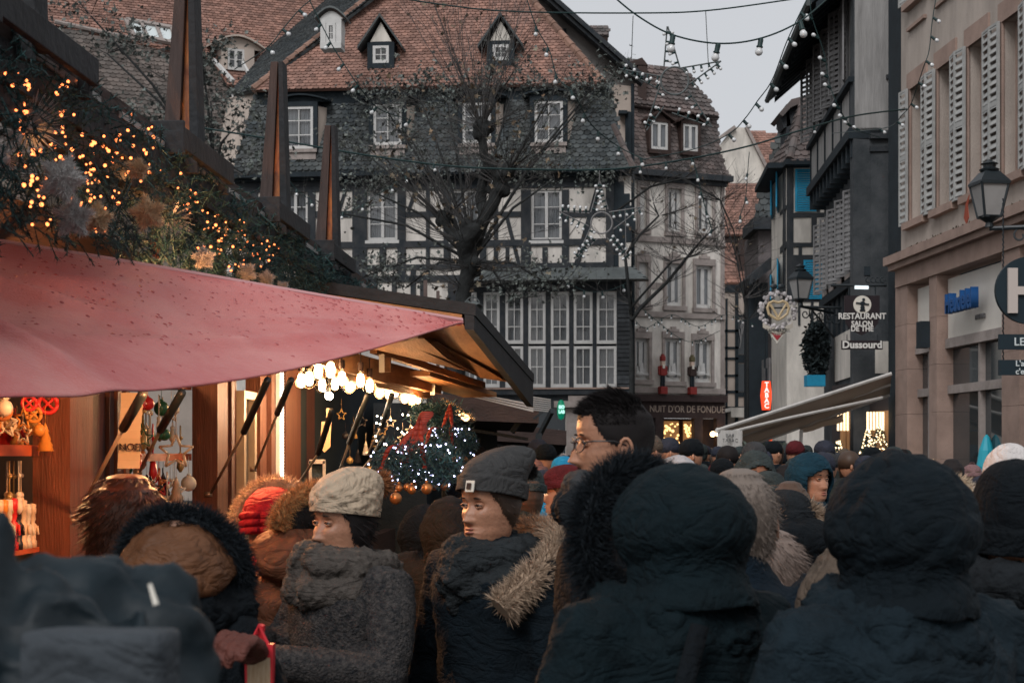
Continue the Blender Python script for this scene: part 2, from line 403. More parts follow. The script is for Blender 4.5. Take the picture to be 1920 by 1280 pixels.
# ---------------------------------------------------------------- big half-timbered house
A = Fac(480, 46.6, (1, -.1))
hA = thing('half_timbered_house', 'wide half-timbered house with red tiled roof and slate mansard filling the middle of the square', 'house', (A.O.x + 5, 46.2, 0))
wb = MB(); wins = []
rowU = [(530, 356, 577, 451), (689, 356, 745, 451), (846, 356, 899, 451), (996, 356, 1053, 451)]
tall = [(868, 894), (907, 937), (948, 981), (991, 1023), (1033, 1067), (1076, 1111), (1119, 1156)]
HU = [A.uz(*r) for r in rowU]
HT = [(A.u(a), A.u(b), A.z(b, 726), A.z(b, 548)) for a, b in tall]
HL = [A.uz(712, 548, 734, 640)]
A.wall(wb, A.u(425), A.u(1183), 0, A.z(800, 322), HU + HT + HL, depth=.2)
wb.build('wall', M['plasterw'], hA)
for h in HU: A.window(hA, h, cols=2, rows=3, fr=.07, n=-.07, sm=M['whitepaint'])
for h in HT:
    zm = lerp(h[2], h[3], (726 - 647) / (726 - 548.)); mf = M['whitepaint']
    A.window(hA, (h[0], h[1], zm + .04, h[3]), cols=2, rows=3, fr=.075, n=.03, sash=False, sill=False)
    A.window(hA, (h[0], h[1], h[2], zm - .03), cols=2, rows=2, fr=.075, n=.03, sash=False, sill=False)
for h in HL: A.window(hA, h, cols=2, rows=3, fr=.07, n=-.07)
tb = MB()
rnd_beams(A, tb, [(440, 326, 1150, 356)], 0, .05)
rnd_beams(A, tb, [(577.5, 356, 592, 520), (515, 356, 529.5, 520), (661, 356, 688.5, 520), (745.5, 356, 761, 520), (799, 356, 806, 520), (832, 356, 845.5, 500), (899.5, 356, 912, 500), (926, 356, 934, 500),
  (977, 356, 995.5, 500), (1053.5, 356, 1067, 500), (1136, 320, 1151, 500), (470, 356, 484, 520)], 0, .055)
rnd_beams(A, tb, [(440, 452, 1136, 464), (440, 496, 1136, 505)], 0, .06)
rnd_beams(A, tb, [(592.5, 396, 660.5, 408), (761.5, 397, 831, 407), (912.5, 397, 976.5, 407), (1067.5, 395, 1135, 407)], 0, .042)
rnd_beams(A, tb, [(620, 464, 632, 496), (712, 464, 719, 496), (860, 464, 872, 496), (1017, 464, 1027, 496), (948, 464, 955, 496), (440, 518, 884, 530), (720, 464, 724, 496), (700, 505, 708, 548), (770, 505, 780, 590), (735, 530, 744, 620), (788, 530, 800, 700)], 0, .05)
def abeam(a, b, w=.12, n1=.05): A.beam(tb, (A.u(a[0]), A.z(a[0], a[1])), (A.u(b[0]), A.z(b[0], b[1])), w, 0, n1)
abeam((1121, 354), (1081, 497), .15, .066); abeam((648, 356), (636, 397), .09, .036); abeam((950, 405), (973, 495), .11, .038); abeam((780, 356), (766, 396), .1, .036); abeam((1091, 408), (1060, 452), .01, .02)
# dark framing between the tall windows
for a, b in zip([840] + [t[1] for t in tall], [t[0] for t in tall] + [1183]): A.pbox(tb, a + .5, 530, b - .5, 735, 0, .07, pxr=1000)
rnd_beams(A, tb, [(840, 528, 1186, 547)], 0, .075); 
rnd_beams(A, tb, [(840, 727, 1186, 740)], 0, .2)
rnd_beams(A, tb, [(840, 740, 1186, 765)], -.05, .05)
tb.build('timber_frame', M['timber'], hA)
lg = MB(); A.pbox(lg, 860, 727, 1183, 730, 0, .24); lg.build('ledge', M['sandstone'], hA)
pier = MB()
for i in range(22):
    y = 548 + i * 8.2; A.pbox(pier, 1157.5 + (i % 2) * .6, y, 1182 - (i % 2) * .5, y + 7.2, .07, .12 + .015 * (i % 3))
pier.build('stone_pier', mat('pierstone', (.05, .055, .06), .9, .5, 6, .5, 20, isl=.3), hA)
# canopy of lead above the tall windows
zc0 = A.z(1000, 528); zc1 = A.z(1000, 503)
cn = MB(); ua, ub = A.u(878), A.u(1190)
prof = [(.08, zc1), (.28, zc1 - .07), (.5, zc1 - .2), (.72, zc0 + .03), (.74, zc0 - .03)]
for i in range(4):
    (n0, z0), (n1, z1) = prof[i], prof[i + 1]
    cn.quad(A.pt(ua, z1, n1), A.pt(ub + (n1) * .55, z1, n1), A.pt(ub + n0 * .55 - .2, z0, n0), A.pt(ua, z0, n0))
cn.quad(A.pt(ua, zc0 - .03, .74), A.pt(ua, zc0 - .03, 0), A.pt(ub + .38, zc0 - .03, 0), A.pt(ub + .4, zc0 - .03, .74))
cn.quad(A.pt(ub - .15, zc1, .08), A.pt(ub + .4, zc0 - .03, .74), A.pt(ub + .4, zc0 - .03, 0), A.pt(ub - .15, zc1, 0))
k = ua + .4
while k < ub:
    cn.tube([A.pt(k + .35 * t, lerp(zc1, zc0, t ** .8) + .02, .08 + .65 * t) for t in (0, .35, .7, 1)], .018, 4); k += .62
cn.build('canopy', M['lead'], hA)
# jetty corner on the right
jc = MB()
for i in range(8):
    t0, t1 = i / 8, (i + 1) / 8
    f = lambda t: A.u(1151) + .62 * (math.sin(t * math.pi) ** 1.1) * (1 if t < .5 else .9)
    A.box(jc, A.u(1150), max(f((t0 + t1) / 2), A.u(1160)), A.z(1150, lerp(500, 318, t0)), A.z(1150, lerp(500, 318, t1)) , -.6, .02)
A.pbox(jc, 1168, 500, 1184, 545, -.5, .04)
jc.build('corner_post', M['timber2'], hA)
# steep slate storey
zs = A.z(800, 324); O1 = A.pt(A.u(800), zs, .42); V1 = (UP - A.n * .27).normalized()
sl = MB(); poly1 = roofpoly(O1, A.d, V1, [(434, 324), (1190, 318), (1162, 250), (1146, 160), (486, 163)])
tiles(sl, O1, A.d, V1, poly1, .19, .135, .028, .06); sl.build('slate_roof', M['slate'], hA)
sof = MB(); A.box(sof, A.u(440), A.u(1186), zs - .12, zs + .02, 0, .42); A.box(sof, A.u(440), A.u(1186), zs - .2, zs - .12, .03, .2)
A.box(sof, A.u(486), A.u(1140), A.z(800, 190), A.z(800, 163), -.6, -.12)
sof.build('eave_board', M['timber2'], hA)
hr = MB(); ridge(hr, rayplane(1188, 316, O1, A.d.cross(V1)), rayplane(1150, 235, O1, A.d.cross(V1)), .09, .3); hr.build('hip_tiles', M['oldtile'], hA)
def mansard_window(parent, fac, x0, y0, x1, y1, nf, arc=True, cheek=True):
    h = fac.uz(x0, y0, x1, y1); a, b, c, e = h; mb = MB(); t = .13
    fac.box(mb, a - t, a, c - .1, e + t, nf - .9, nf + .03); fac.box(mb, b, b + t, c - .1, e + t, nf - .9, nf + .03)
    fac.box(mb, a, b, e, e + t, nf - .9, nf + .028)
    N = 8; top = [(a - .35 + (b - a + .8) * i / N, e + t + .16 * math.sin(math.pi * i / N)) for i in range(N + 1)]
    for i in range(N):
        p, q = top[i], top[i + 1]
        mb.hexa([fac.pt(p[0], p[1], nf + .16), fac.pt(q[0], q[1], nf + .16), fac.pt(q[0], q[1] + .1, nf - 1.1), fac.pt(p[0], p[1] + .1, nf - 1.1)] + [fac.pt(p[0], p[1] + .045, nf + .16), fac.pt(q[0], q[1] + .045, nf + .16), fac.pt(q[0], q[1] + .15, nf - 1.1), fac.pt(p[0], p[1] + .15, nf - 1.1)])
        mb.poly([fac.pt(p[0], e + t - .01, nf - .02), fac.pt(q[0], e + t - .01, nf - .02), fac.pt(q[0], q[1], nf - .02), fac.pt(p[0], p[1], nf - .02)])
    d = mb.build('dormer', M['timber2'], parent)
    if cheek:
        ck = MB(); ck.poly([fac.pt(b + t + .004, c + .05, nf - .05), fac.pt(b + t + .16, c + .3, nf - .3), fac.pt(b + t + .2, e, nf - .3), fac.pt(b + t + .004, e, nf - .05)], -fac.n * .04); ck.build('dormer_cheek', M['cream'], d)
    fac.window(parent, h, cols=2, rows=3, fr=.08, n=nf - .02, sill=False, mun=.03, sash=False)
    s_ = MB(); fac.box(s_, a - .12, b + .12, c - .1, c, nf - .3, nf + .09); fac.box(s_, a - .08, b + .08, c - .3, c - .1, nf - .3, nf + .03); s_.build('sill', M['stonegrey'], d)
for x0, y0, x1, y1 in [(538, 204, 592, 284), (704, 200, 757, 277), (870, 197, 923, 274), (1004, 194, 1057, 272)]: mansard_window(hA, A, x0, y0, x1, y1, .33)
# red tiled upper roof
zr = A.z(800, 165); O2 = A.pt(A.u(800), zr, .15); V2 = (UP * math.sin(R(54)) - A.n * math.cos(R(54))).normalized(); N2 = A.d.cross(V2)
poly2 = roofpoly(O2, A.d, V2, [(474, 168), (1130, 155), (990, -8), (905, -110), (800, -110), (690, 0)])
rt = MB(); tiles(rt, O2, A.d, V2, poly2, .17, .125, .026, .045); rt.build('tiled_roof', M['redtile'], hA)
hp = MB(); ridge(hp, rayplane(474, 168, O2, N2), rayplane(820, -105, O2, N2), .11, .36); hp.build('hip_tiles', M['tileedge'], hA); hp = MB(); ridge(hp, rayplane(1132, 156, O2, N2), rayplane(900, -112, O2, N2), .11, .36); hp.build('hip_tiles', M['tileedge'], hA)
# dark hip slope on the left
pA = rayplane(474, 168, O2, N2); pB = rayplane(820, -105, O2, N2); pC = P(425, 182, 50.5)
U3 = (pA - pC).normalized(); N3 = (pA - pC).cross(pB - pC).normalized()
if N3.y > 0: N3 = -N3
V3 = N3.cross(U3).normalized()
poly3 = roofpoly(pC, U3, V3, [(425, 182), (475, 167), (820, -100), (670, -105), (577, 3), (482, 115)])
hs = MB(); tiles(hs, pC, U3, V3, poly3, .19, .14, .026, .055); hs.build('hip_roof', M['slate'], hA)
# small white arched dormer on the hip
def small_dormer(parent, fac, x0, y0, x1, y1, nf, gable=True, wm=None):
    h = fac.uz(x0, y0, x1, y1); a, b, c, e = h; w_ = b - a; d = MB()
    ow_ = .16
    for (p, q) in ((a - ow_, a - .01), (b + .01, b + ow_)): fac.box(d, p, q, c - .1, e + .1, nf - (1.3 if gable else .5), nf - .01)
    fac.box(d, a - .01, b + .01, e, e + .12, nf - 1.3, nf - .012); fac.box(d, a - ow_, b + ow_, c - .16, c, nf - (1.2 if gable else .5), nf + .03)
    mid = (a + b) / 2
    if gable:
        gh = w_ * .95 + .25
        D_ = d.build('dormer', M['timber2'], parent)
        gb = MB(); gb.poly([fac.pt(a - .08, e + .12, nf - .03), fac.pt(b + .08, e + .12, nf - .03), fac.pt(mid, e + gh, nf - .03)], -fac.n * .1); gb.build('dormer_gable', M['plaster'], D_)
        rf = MB()
        for s_ in (-1, 1):
            o = fac.pt(mid + s_ * (w_ / 2 + .42), e - .12, nf + .18); t = fac.pt(mid, e + gh + .12, nf + .18); bk = -fac.n * 1.9
            th = Vector((0, 0, .09))
            rf.hexa([o, t, t + bk, o + bk, o + th, t + th, t + th + bk, o + th + bk])
        rf.build('dormer_roof', M['slate'], D_)
    else:
        D_ = d.build('dormer', wm or M['whitepaint'], parent); rf = MB(); N = 8
        for i in range(N):
            p = (a - .3 + (w_ + .6) * i / N, e + .1 + .28 * math.sin(math.pi * i / N)); q = (a - .3 + (w_ + .6) * (i + 1) / N, e + .1 + .28 * math.sin(math.pi * (i + 1) / N))
            rf.hexa([fac.pt(p[0], p[1], nf + .12), fac.pt(q[0], q[1], nf + .12), fac.pt(q[0], q[1], nf - .7), fac.pt(p[0], p[1], nf - .7), fac.pt(p[0], p[1] + .05, nf + .12), fac.pt(q[0], q[1] + .05, nf + .12), fac.pt(q[0], q[1] + .05, nf - .7), fac.pt(p[0], p[1] + .05, nf - .7)])
        rf.build('dormer_roof', M['lead'], D_)
        gb = MB(); gb.poly([fac.pt(a - .15, e + .1, nf - .02)] + [fac.pt(a - .2 + (w_ + .4) * i / 8, e + .1 + .22 * math.sin(math.pi * i / 8), nf - .02) for i in range(9)] + [fac.pt(b + .15, e + .1, nf - .02)], -fac.n * .1); gb.build('dormer_gable', wm or M['whitepaint'], D_)
    fac.window(parent, h, cols=2, rows=2, fr=.08, n=nf - .03, curtain=False, sill=False, sash=False)
# dormer faces stand where the roof plane is
def roofn(x, y):
    p = rayplane(x, y, O2, N2); return (p - A.O).dot(A.n)
class FacShift(Fac):
    pass
def facat(px, py, O, N, d):
    p = rayplane(px, py, O, N); f = Fac(960, 1, d); f.O = Vector((p.x, p.y, 0)); return f
small_dormer(hA, facat(713, 128, O2, N2, A.d), 699, 86, 729, 119, .02)
small_dormer(hA, facat(939, 124, O2, N2, A.d), 924, 84, 954, 114, .02)
small_dormer(hA, facat(610, 85, pC, N3, (1, -.1)), 606, 36, 624, 74, -.35, gable=False)
# low wing on the left under the hip roof
lw = MB(); lw.poly([P(428, 184, 50), P(478, 172, 47.5), P(436, 330, 47.5), P(400, 330, 50)], (0, .3, 0)); lw.build('side_wall', M['cream'], hA)
dp = MB(); dp.tube([P(437, 178, 49.6), P(439, 190, 49.6), P(455, 200, 49.4), P(458, 215, 49.4)], .05, 6); dp.build('downpipe', M['whitepaint'], hA)
# ground floor
gf = MB(); A.pbox(gf, 1062, 765, 1118, 860, -.1, .12); A.pbox(gf, 1066, 742, 1118, 757, .06, .16); gf.build('shop_pillar', M['stonegrey'], hA)
sg = MB(); A.pbox(sg, 860, 765, 1060, 952, -.03, .03); A.pbox(sg, 1120, 765, 1183, 952, -.03, .03); sg.build('shop_window', DG, hA)
gb = MB(); A.pbox(gb, 1040, 752, 1120, 764, .05, .3); gb.build('shop_awning_box', M['stonegrey'], hA)

# ---------------------------------------------------------------- grey gabled neighbour behind
hN = thing('gabled_house', 'grey rendered gable end with narrow tiled dormer rising behind the half-timbered house', 'house', P(1150, 850, 50) * 1)
hN.location.z = 0
nb = MB(); nb.poly([P(960, 900, 50), P(1188, 900, 50), P(1188, 165, 50), P(1192, 150, 50), P(1002, -22, 50), P(960, -60, 50)], (0, 6, 0)); nb.build('wall', M['greywall'], hN)
st = MB(); st.poly([P(1147, 950, 49.7), P(1186, 950, 49.7), P(1186, 162, 49.7), P(1147, 158, 49.7)], (0, .29, 0)); st.build('rendered_pilaster', M['cream'], hN)
cb = MB(); cb.beam(P(995, -34, 49.6), P(1206, 152, 49.6), 1.0, .13, up=(.66, 0, .75)); cb.beam(P(995, -26, 49.5), P(1204, 158, 49.5), .5, .1, up=(.66, 0, .75)); cb.build('gable_coping', M['timber'], hN)
sw = MB(); sw.box(*[q for q in (P(1043, 56, 49.95).x, P(1062, 56, 49.95).x)], 49.93, 50.02, P(0, 75, 50).z, P(0, 55, 50).z); sw.build('window', M['dark'], hN)
dd = MB(); dd.poly([P(1100, 95, 52), P(1138, 95, 52), P(1141, 62, 52), P(1094, 62, 52)], (0, 1.5, 0)); DDm = dd.build('dormer', M['wooddark'], hN)
dr = MB(); tiles(dr, P(1076, 66, 51.4), XX, Vector((0, .5, .87)), [(0, 0), (1.13, 0), (1.13, .4), (0, .4)], .17, .13, .025, .04); dr.build('dormer_roof', M['oldtile'], DDm)
dpn = MB(); dpn.tube([P(1186, 158, 49.6), P(1187, 500, 49.6), P(1187, 900, 49.6)], .06, 6); dpn.tube([P(1178, 210, 49.5), P(1178, 330, 49.5)], .1, 4); dpn.box(P(1160, 0, 49.4).x, P(1176, 0, 49.4).x, 49.3, 49.65, P(0, 214, 49.4).z, P(0, 208, 49.4).z)
dpn.build('downpipe', M['timber2'], hN)

# ---------------------------------------------------------------- pale house with stone window surrounds
B = Fac(1187, 58, (2.23, 1))
hB = thing('pale_house', 'narrow pale plastered house with three rows of stone framed windows and brown mansard', 'house', (B.O.x + 2, 59, 0))
rB = [[(1196, 350, 1215, 431), (1249, 352, 1281, 435), (1305, 358, 1339, 438)], [(1194, 490, 1218, 571), (1246, 492, 1283, 574), (1301, 496, 1339, 578)], [(1187.5, 632, 1220, 712), (1243, 632, 1281, 715), (1298, 636, 1337, 717)]]
HB = [B.uz(r[0] + 3, r[1] + 2, r[2] - 4, r[3]) for row in rB for r in row]; ue = B.u(1358)
bm = MB(); B.wall(bm, -.6, ue, 3.85, B.z(1190, 322), HB, .25); bm.build('wall', M['plasterw'], hB)
sr = MB()
for i, h in enumerate(HB):
    a, b, c, e = h; t = .115
    B.box(sr, a - t, a, c, e, 0, .06); B.box(sr, b, b + t, c, e, 0, .06); B.box(sr, a - t, b + t, e, e + .24, 0, .08); B.box(sr, a - t - .04, b + t + .04, c - .16, c, 0, .14)
    if i >= 3: B.box(sr, (a + b) / 2 - .22, (a + b) / 2 + .22, e + .24, e + .34, 0, .1); B.box(sr, (a + b) / 2 - .1, (a + b) / 2 + .1, e + .34, e + .42, 0, .09)
for y0, y1 in ((436, 449), (575, 590), (718, 733)):
    z0 = B.z(1190, y1 + 3); B.box(sr, -.5, ue, z0, z0 + .2, 0, .1)
B.box(sr, ue - .16, ue, 3.85, B.z(1190, 335), 0, .03)
B.box(sr, B.u(1218) , B.u(1245), B.z(1190, 540), B.z(1190, 528), 0, .03)
sr.build('stone_surrounds', M['stonegrey'], hB)
for i, h in enumerate(HB): B.window(hB, h, cols=2, rows=1, fr=.12, n=-.12, sill=False, curtain=('open' if i in (0, 1, 2, 6, 7, 8) else True))
O4 = B.pt(0, B.z(1190, 320), .35); V4 = (UP - B.n * .2).normalized()
ms = MB(); tiles(ms, O4, B.d, V4, roofpoly(O4, B.d, V4, [(1180, 320), (1369, 335), (1352, 290), (1344, 216), (1180, 188)]), .2, .15, .03, .06); ms.build('mansard_roof', M['oldtile'], hB)
O5 = B.pt(0, B.z(1190, 196), .14); V5 = (UP * .86 - B.n * .5).normalized()
us = MB(); tiles(us, O5, B.d, V5, roofpoly(O5, B.d, V5, [(1180, 194), (1350, 219), (1284, 127), (1218, 124), (1180, 110)]), .24, .2, .045, .07); us.build('tiled_roof', M['oldtile'], hB)
ev = MB(); B.box(ev, -.5, ue + .15, B.z(1190, 330), B.z(1190, 319), -.05, .42); B.box(ev, -.5, ue + .05, B.z(1190, 338), B.z(1190, 331), 0, .2); ev.build('eave_board', M['timber'], hB)
for (x0, y0, x1, y1) in [(1212, 232, 1244, 284), (1272, 236, 1300, 287)]:
    h = B.uz(x0, y0, x1, y1); a, b, c, e = h; db = MB(); t = .09
    B.box(db, a - t, a, c - .1, e + .1, -.9, .36); B.box(db, b, b + t, c - .1, e + .1, -.9, .36); B.box(db, a, b, e, e + .1, -.9, .357); B.box(db, a - t, b + t, c - .15, c, -.5, .42)
    mid = (a + b) / 2
    for s_ in (-1, 1): db.hexa([B.pt(mid + s_ * .58, e + .02, .5), B.pt(mid, e + .36, .5), B.pt(mid, e + .36, -1), B.pt(mid + s_ * .58, e + .02, -1), B.pt(mid + s_ * .58, e + .09, .5), B.pt(mid, e + .43, .5), B.pt(mid, e + .43, -1), B.pt(mid + s_ * .58, e + .09, -1)])
    db.poly([B.pt(a, e + .1, .33), B.pt(b, e + .1, .33), B.pt(mid, e + .36, .33)], -B.n * .05)
    db.build('dormer', M['wooddark'], hB); B.window(hB, h, cols=2, rows=1, fr=.09, n=.3, sill=False)
gd = MB(); gd.poly([P(1163, 122, 58.5), P(1215, 122, 58.5), P(1204, 108, 58.5)], (0, 2, 0)); gd.box(P(1196, 0, 58.2).x, P(1212, 0, 58.2).x, 58.1, 59, P(0, 188, 58.2).z, P(0, 125, 58.2).z)
gd.build('gable_dormer', M['wooddark'], hB)
# shop front below
sf = MB(); B.box(sf, -.6, ue, 3.6, 3.85, -.2, .25); B.box(sf, -.6, ue, 0, 3.0, -.9, -.6); B.box(sf, -.6, ue, 3.0, 3.6, -.2, .06)
for q in (-.6, .9, 2.55, ue - .35): B.box(sf, q, q + .35, 0, 3.0, -.2, .05)
sf.build('shop_front', mat('shopbrown', (.055, .035, .033), .8, .4, 5), hB)
text("NUIT D'OR DE FONDUE", B.pt(B.u(1287), 3.32, .08), B.d, UP, .36, mat('letterpale', (.42, .33, .27), .7), hB, sx=.82)

for (a, b) in ((1240, 1283), (1291, 1313)):
    q = MB(); q.quad(B.pt(B.u(a), 0, -.4), B.pt(B.u(b), 0, -.4), B.pt(B.u(b), 2.9, -.4), B.pt(B.u(a), 2.9, -.4)); q.build('lit_window', mat('warmroom', (.2, .1, .05), .9, .7, 6, emit=(1, .5, .18), es=.12), hB)
    q = MB()
    for i in range(60):
        u_ = B.u(rnd(a + 2, b - 2)); z_ = rnd(1.5, 2.8); q.ball(B.pt(u_, z_, -.33), rnd(.025, .06), 6, 4)
    q.build('window_lights', emis('warmglow', (1, .6, .22), 1.8), hB)
q = MB(); q.ball(B.pt(B.u(1330), 2.42, .25), .1, 8, 6); q.ball(B.pt(B.u(1341), 2.42, .25), .1, 8, 6); q.build('wall_lamp', emis('lampglow', (1, .62, .28), 8), hB)
# two soldier figures on the facade
for (px, hatc, lab) in ((1236.5, M['red'], 'painted wooden soldier figure with red hat on red box, left one on pale house'), (1291.5, mat('olive', (.12, .1, .05), .7), 'painted wooden soldier figure with olive hat on red box, right one on pale house')):
    u_ = B.u(px); t = thing('wooden_soldier', lab, 'figure', B.pt(u_, B.z(1290, 740), .25), 'wooden soldier figures on the pale house')
    def pr(nm, m_, boxes):
        q = MB()
        for (a, b, c, e, f, g_) in boxes: B.box(q, u_ + a, u_ + b, B.z(1290, 740) + c, B.z(1290, 740) + e, f, g_)
        return mods(q.build(nm, m_, t), bevel=.03)
    t.scale = (.72, .72, .86)
    pr('red_box', M['red'], [(-.2, .2, 0, .32, .08, .42)])
    pr('trousers', M['timber2'], [(-.11, -.01, .32, .78, .15, .3), (.01, .11, .32, .78, .15, .3)])
    pr('jacket', M['red'] if px < 1250 else M['wooddark'], [(-.16, .16, .78, 1.2, .12, .34), (-.25, -.17, .82, 1.18, .15, .3), (.17, .25, .82, 1.18, .15, .3)])
    pr('face', mat('facepaint', (.6, .45, .36), .6), [(-.1, .1, 1.2, 1.4, .13, .33)]); pr('beard', M['paperw'], [(-.07, .07, 1.08, 1.24, .335, .37)]); pr('hat', hatc, [(-.12, .12, 1.4, 1.62, .11, .35), (-.07, .07, 1.62, 1.7, .14, .3)])
for k_, px in enumerate((1199, 1259, 1314)):
    c = B.pp(px, 701, -.02); q = MB(); q.ball(c, .13, 8, 6, (1.5, .5, .7)); q.ball(c + B.d * -.2 + UP * .07, .06, 6, 5)
    q.poly([c + B.d * .02, c + B.d * .2 + UP * .05, c + B.d * .15 + UP * .42, c + UP * .3], B.n * .03); q.poly([c - B.d * .12, c + B.d * .02, c - B.d * .1 + UP * .33], B.n * .03); q.poly([c + B.d * .15, c + B.d * .4 - UP * .07, c + B.d * .36 + UP * .06], B.n * .03)
    tag(q.build('dove_figure', M['whitepaint']), 'white dove cutout on the window sill, %s on the pale house' % ('leftmost', 'middle one', 'rightmost')[k_], 'dove figure', 'white doves on the sills')

# ---------------------------------------------------------------- distant roofs in the gap
hC = thing('cream_gable_house', 'distant cream gable beside a strip of orange roof at the end of the street', 'house', (11, 76, 0))
q = MB(); q.poly([P(1335, 900, 76), P(1452, 900, 76), P(1452, 345, 76), P(1402, 240, 76), P(1376, 238, 76), P(1335, 290, 76)], (0, 5, 0)); q.build('wall', M['plaster'], hC)
q = MB(); q.beam(P(1399, 238, 75.9), P(1456, 352, 75.9), .25, .14, up=(.9, 0, .4)); q.beam(P(1378, 238, 75.9), P(1345, 262, 75.9), .25, .14, up=(-.5, 0, .8)); q.build('gable_trim', M['stonegrey'], hC)
Oq = P(1400, 345, 77); Vq = Vector((0, .6, .8)); q = MB(); tiles(q, Oq, XX, Vq, roofpoly(Oq, XX, Vq, [(1395, 345), (1475, 345), (1475, 252), (1382, 243)]), .2, .17, .03, .05); q.build('tiled_roof', M['redtile'], hC)
hD = thing('low_orange_roof_house', 'low old house with orange tiled roofs and timbered front at the end of the lane', 'house', (10, 72, 0))
Oq = P(1360, 440, 71); q = MB(); tiles(q, Oq, XX, Vq, roofpoly(Oq, XX, Vq, [(1356, 440), (1424, 440), (1424, 345), (1362, 342)]), .2, .17, .03, .05)
Oq = P(1360, 530, 69); Vr = Vector((0, .35, .93)); tiles(q, Oq, XX, Vr, roofpoly(Oq, XX, Vr, [(1358, 530), (1420, 530), (1412, 515), (1384, 510), (1374, 455), (1358, 455)]), .2, .17, .03, .05); q.build('tiled_roof', M['redtile'], hD)
q = MB(); q.box(P(1356, 0, 71.2).x, P(1450, 0, 71.2).x, 71.2, 74, 0, P(0, 440, 71.2).z); q.build('rear_wall', M['wooddark'], hD)
G1 = Fac(1359, 68.5, (1, 0)); q = MB(); G1.box(q, 0, G1.u(1450), 0, G1.z(1360, 535), -2, 0); q.build('wall', M['cream'], hD)
q = MB()
for r in [(1358, 535, 1450, 548), (1360, 560, 1364, 800), (1378, 548, 1384, 800), (1418, 560, 1424, 800), (1405, 735, 1412, 800), (1395, 745, 1398, 765), (1384, 590, 1450, 594), (1358, 618, 1384, 622), (1358, 650, 1384, 654), (1358, 670, 1384, 674), (1358, 702, 1384, 706), (1358, 732, 1384, 737), (1384, 665, 1450, 680), (1384, 735, 1450, 744), (1360, 762, 1450, 774)]: G1.pbox(q, *r, 0, .06)
q.build('timber_frame', M['timber2'], hD); q = MB(); G1.pbox(q, 1384, 682, 1405, 734, 0, .03); G1.pbox(q, 1384, 600, 1418, 664, 0, .03); q.build('shop_window', DG, hD)
q = MB()
for i in range(14): q.tube([G1.pt(G1.u(1386 + i * 2.3), 3.2 + (i * 37 % 17) * .1 + 3.0, .15), G1.pt(G1.u(1388 + i * 2.3 + i % 3), 3.5 + (i * 53 % 11) * .12 + 3.0, .18), G1.pt(G1.u(1385 + i * 2.4), 7.0 + (i * 29 % 7) * .05, .15)], .025, 5)
q.build('iron_ornament', M['shuttergrey'], hD)
q = MB(); q.box(P(1371, 0, 66).x, P(1422, 0, 66).x, 66, 68.4, 3.45, 3.6); q.box(P(1371, 0, 66).x, P(1422, 0, 66).x, 66, 66.1, 3.2, 3.45); q.build('canopy', M['plaster'], hD)
# grey tiled house
hE = thing('grey_tiled_house', 'narrow house with steep grey scalloped tiles left of the blue shuttered house', 'house', (8, 50, 0))
Oq = P(1416, 408, 50); Vq = Vector((.12, .12, 1)); q = MB(); tiles(q, Oq, XX, Vq.normalized(), roofpoly(Oq, XX, Vq.normalized(), [(1414, 408), (1470, 408), (1475, 236), (1441, 236)]), .26, .2, .04, .08); q.build('tiled_roof', M['slate'], hE)
q = MB(); q.box(P(1412, 0, 49.7).x, P(1470, 0, 49.7).x, 49.6, 52, P(0, 430, 49.7).z, P(0, 408, 49.7).z); q.poly([P(1403, 520, 48), P(1450, 478, 48), P(1452, 500, 48), P(1405, 535, 48)], (0, 3, 0)); q.build('eave_board', M['timber'], hE)
q = MB(); q.box(P(1422, 0, 50).x, P(1470, 0, 50).x, 50, 53, 0, P(0, 430, 50).z); q.build('wall', mat('dimwall', (.16, .14, .14), .9, .4, 2), hE)
q = MB(); q.box(P(1404, 0, 49).x, P(1440, 0, 49).x, 49, 50, 0, P(0, 530, 49).z); q.build('shop_front', M['timber2'], hE)
q = MB()
for i in range(7): q.box(P(1437 + i * 6.5, 0, 48).x, P(1440 + i * 6.5, 0, 48).x, 47.5, 48.9, P(0, 760, 48).z, P(0, 672 + (i % 3), 48).z)
q.build('slat_screen', M['shuttergrey'], hE)

# ---------------------------------------------------------------- blue shuttered house
E = Fac(1475, 42, (1, -.03)); EL = Fac(1448, 46, (P(1475, 0, 42).x - P(1448, 0, 46).x, -4))
hF = thing('blue_shutter_house', 'narrow timbered house with bright blue louvred shutters on its corner', 'house', (7.5, 43, 0))
ztop = E.z(1500, 300)
q = MB(); E.box(q, 0, E.u(1640), 0, ztop, -3, 0); EL.box(q, 0, EL.u(1475), 0, ztop, -1.5, -.002); q.build('wall', M['plaster'], hF)
q = MB(); rnd_beams(E, q, [(1475, 300, 1487, 560), (1487, 300, 1640, 315), (1531, 315, 1537, 398), (1487, 399, 1640, 408), (1521, 408, 1531, 455), (1487, 455, 1640, 463), (1487, 478, 1640, 487), (1497, 463, 1503, 478), (1540, 487, 1545, 560), (1487, 487, 1506, 560), (1475, 560, 1640, 566), (1496, 566, 1500, 610), (1520, 566, 1525, 610)], 0, .05)
for r in [(1449, 316, 1453, 560), (1471, 316, 1474, 560), (1448, 405, 1475, 412), (1448, 470, 1475, 482), (1455, 482, 1457, 560)]: EL.pbox(q, *r, 0, .05)
for i in range(5): EL.pbox(q, 1450 + i * 5, 430, 1451.5 + i * 5, 470, 0, .04)
q.build('timber_frame', M['timber'], hF)
h = E.uz(1490, 318, 1530, 397); shutter(E, hF, h[0], h[2], h[3], h[1] - h[0], .05, 0, M['blue'], panels=1, step=.06)
h = E.uz(1506, 488, 1540, 561); shutter(E, hF, h[0], h[2], h[3], h[1] - h[0], .05, 4, M['blue'], panels=1, step=.06)
h = E.uz(1545.5, 490, 1566, 560); E.window(hF, h, cols=2, rows=3, fr=.06, n=.04, curtain=False, sill=False)
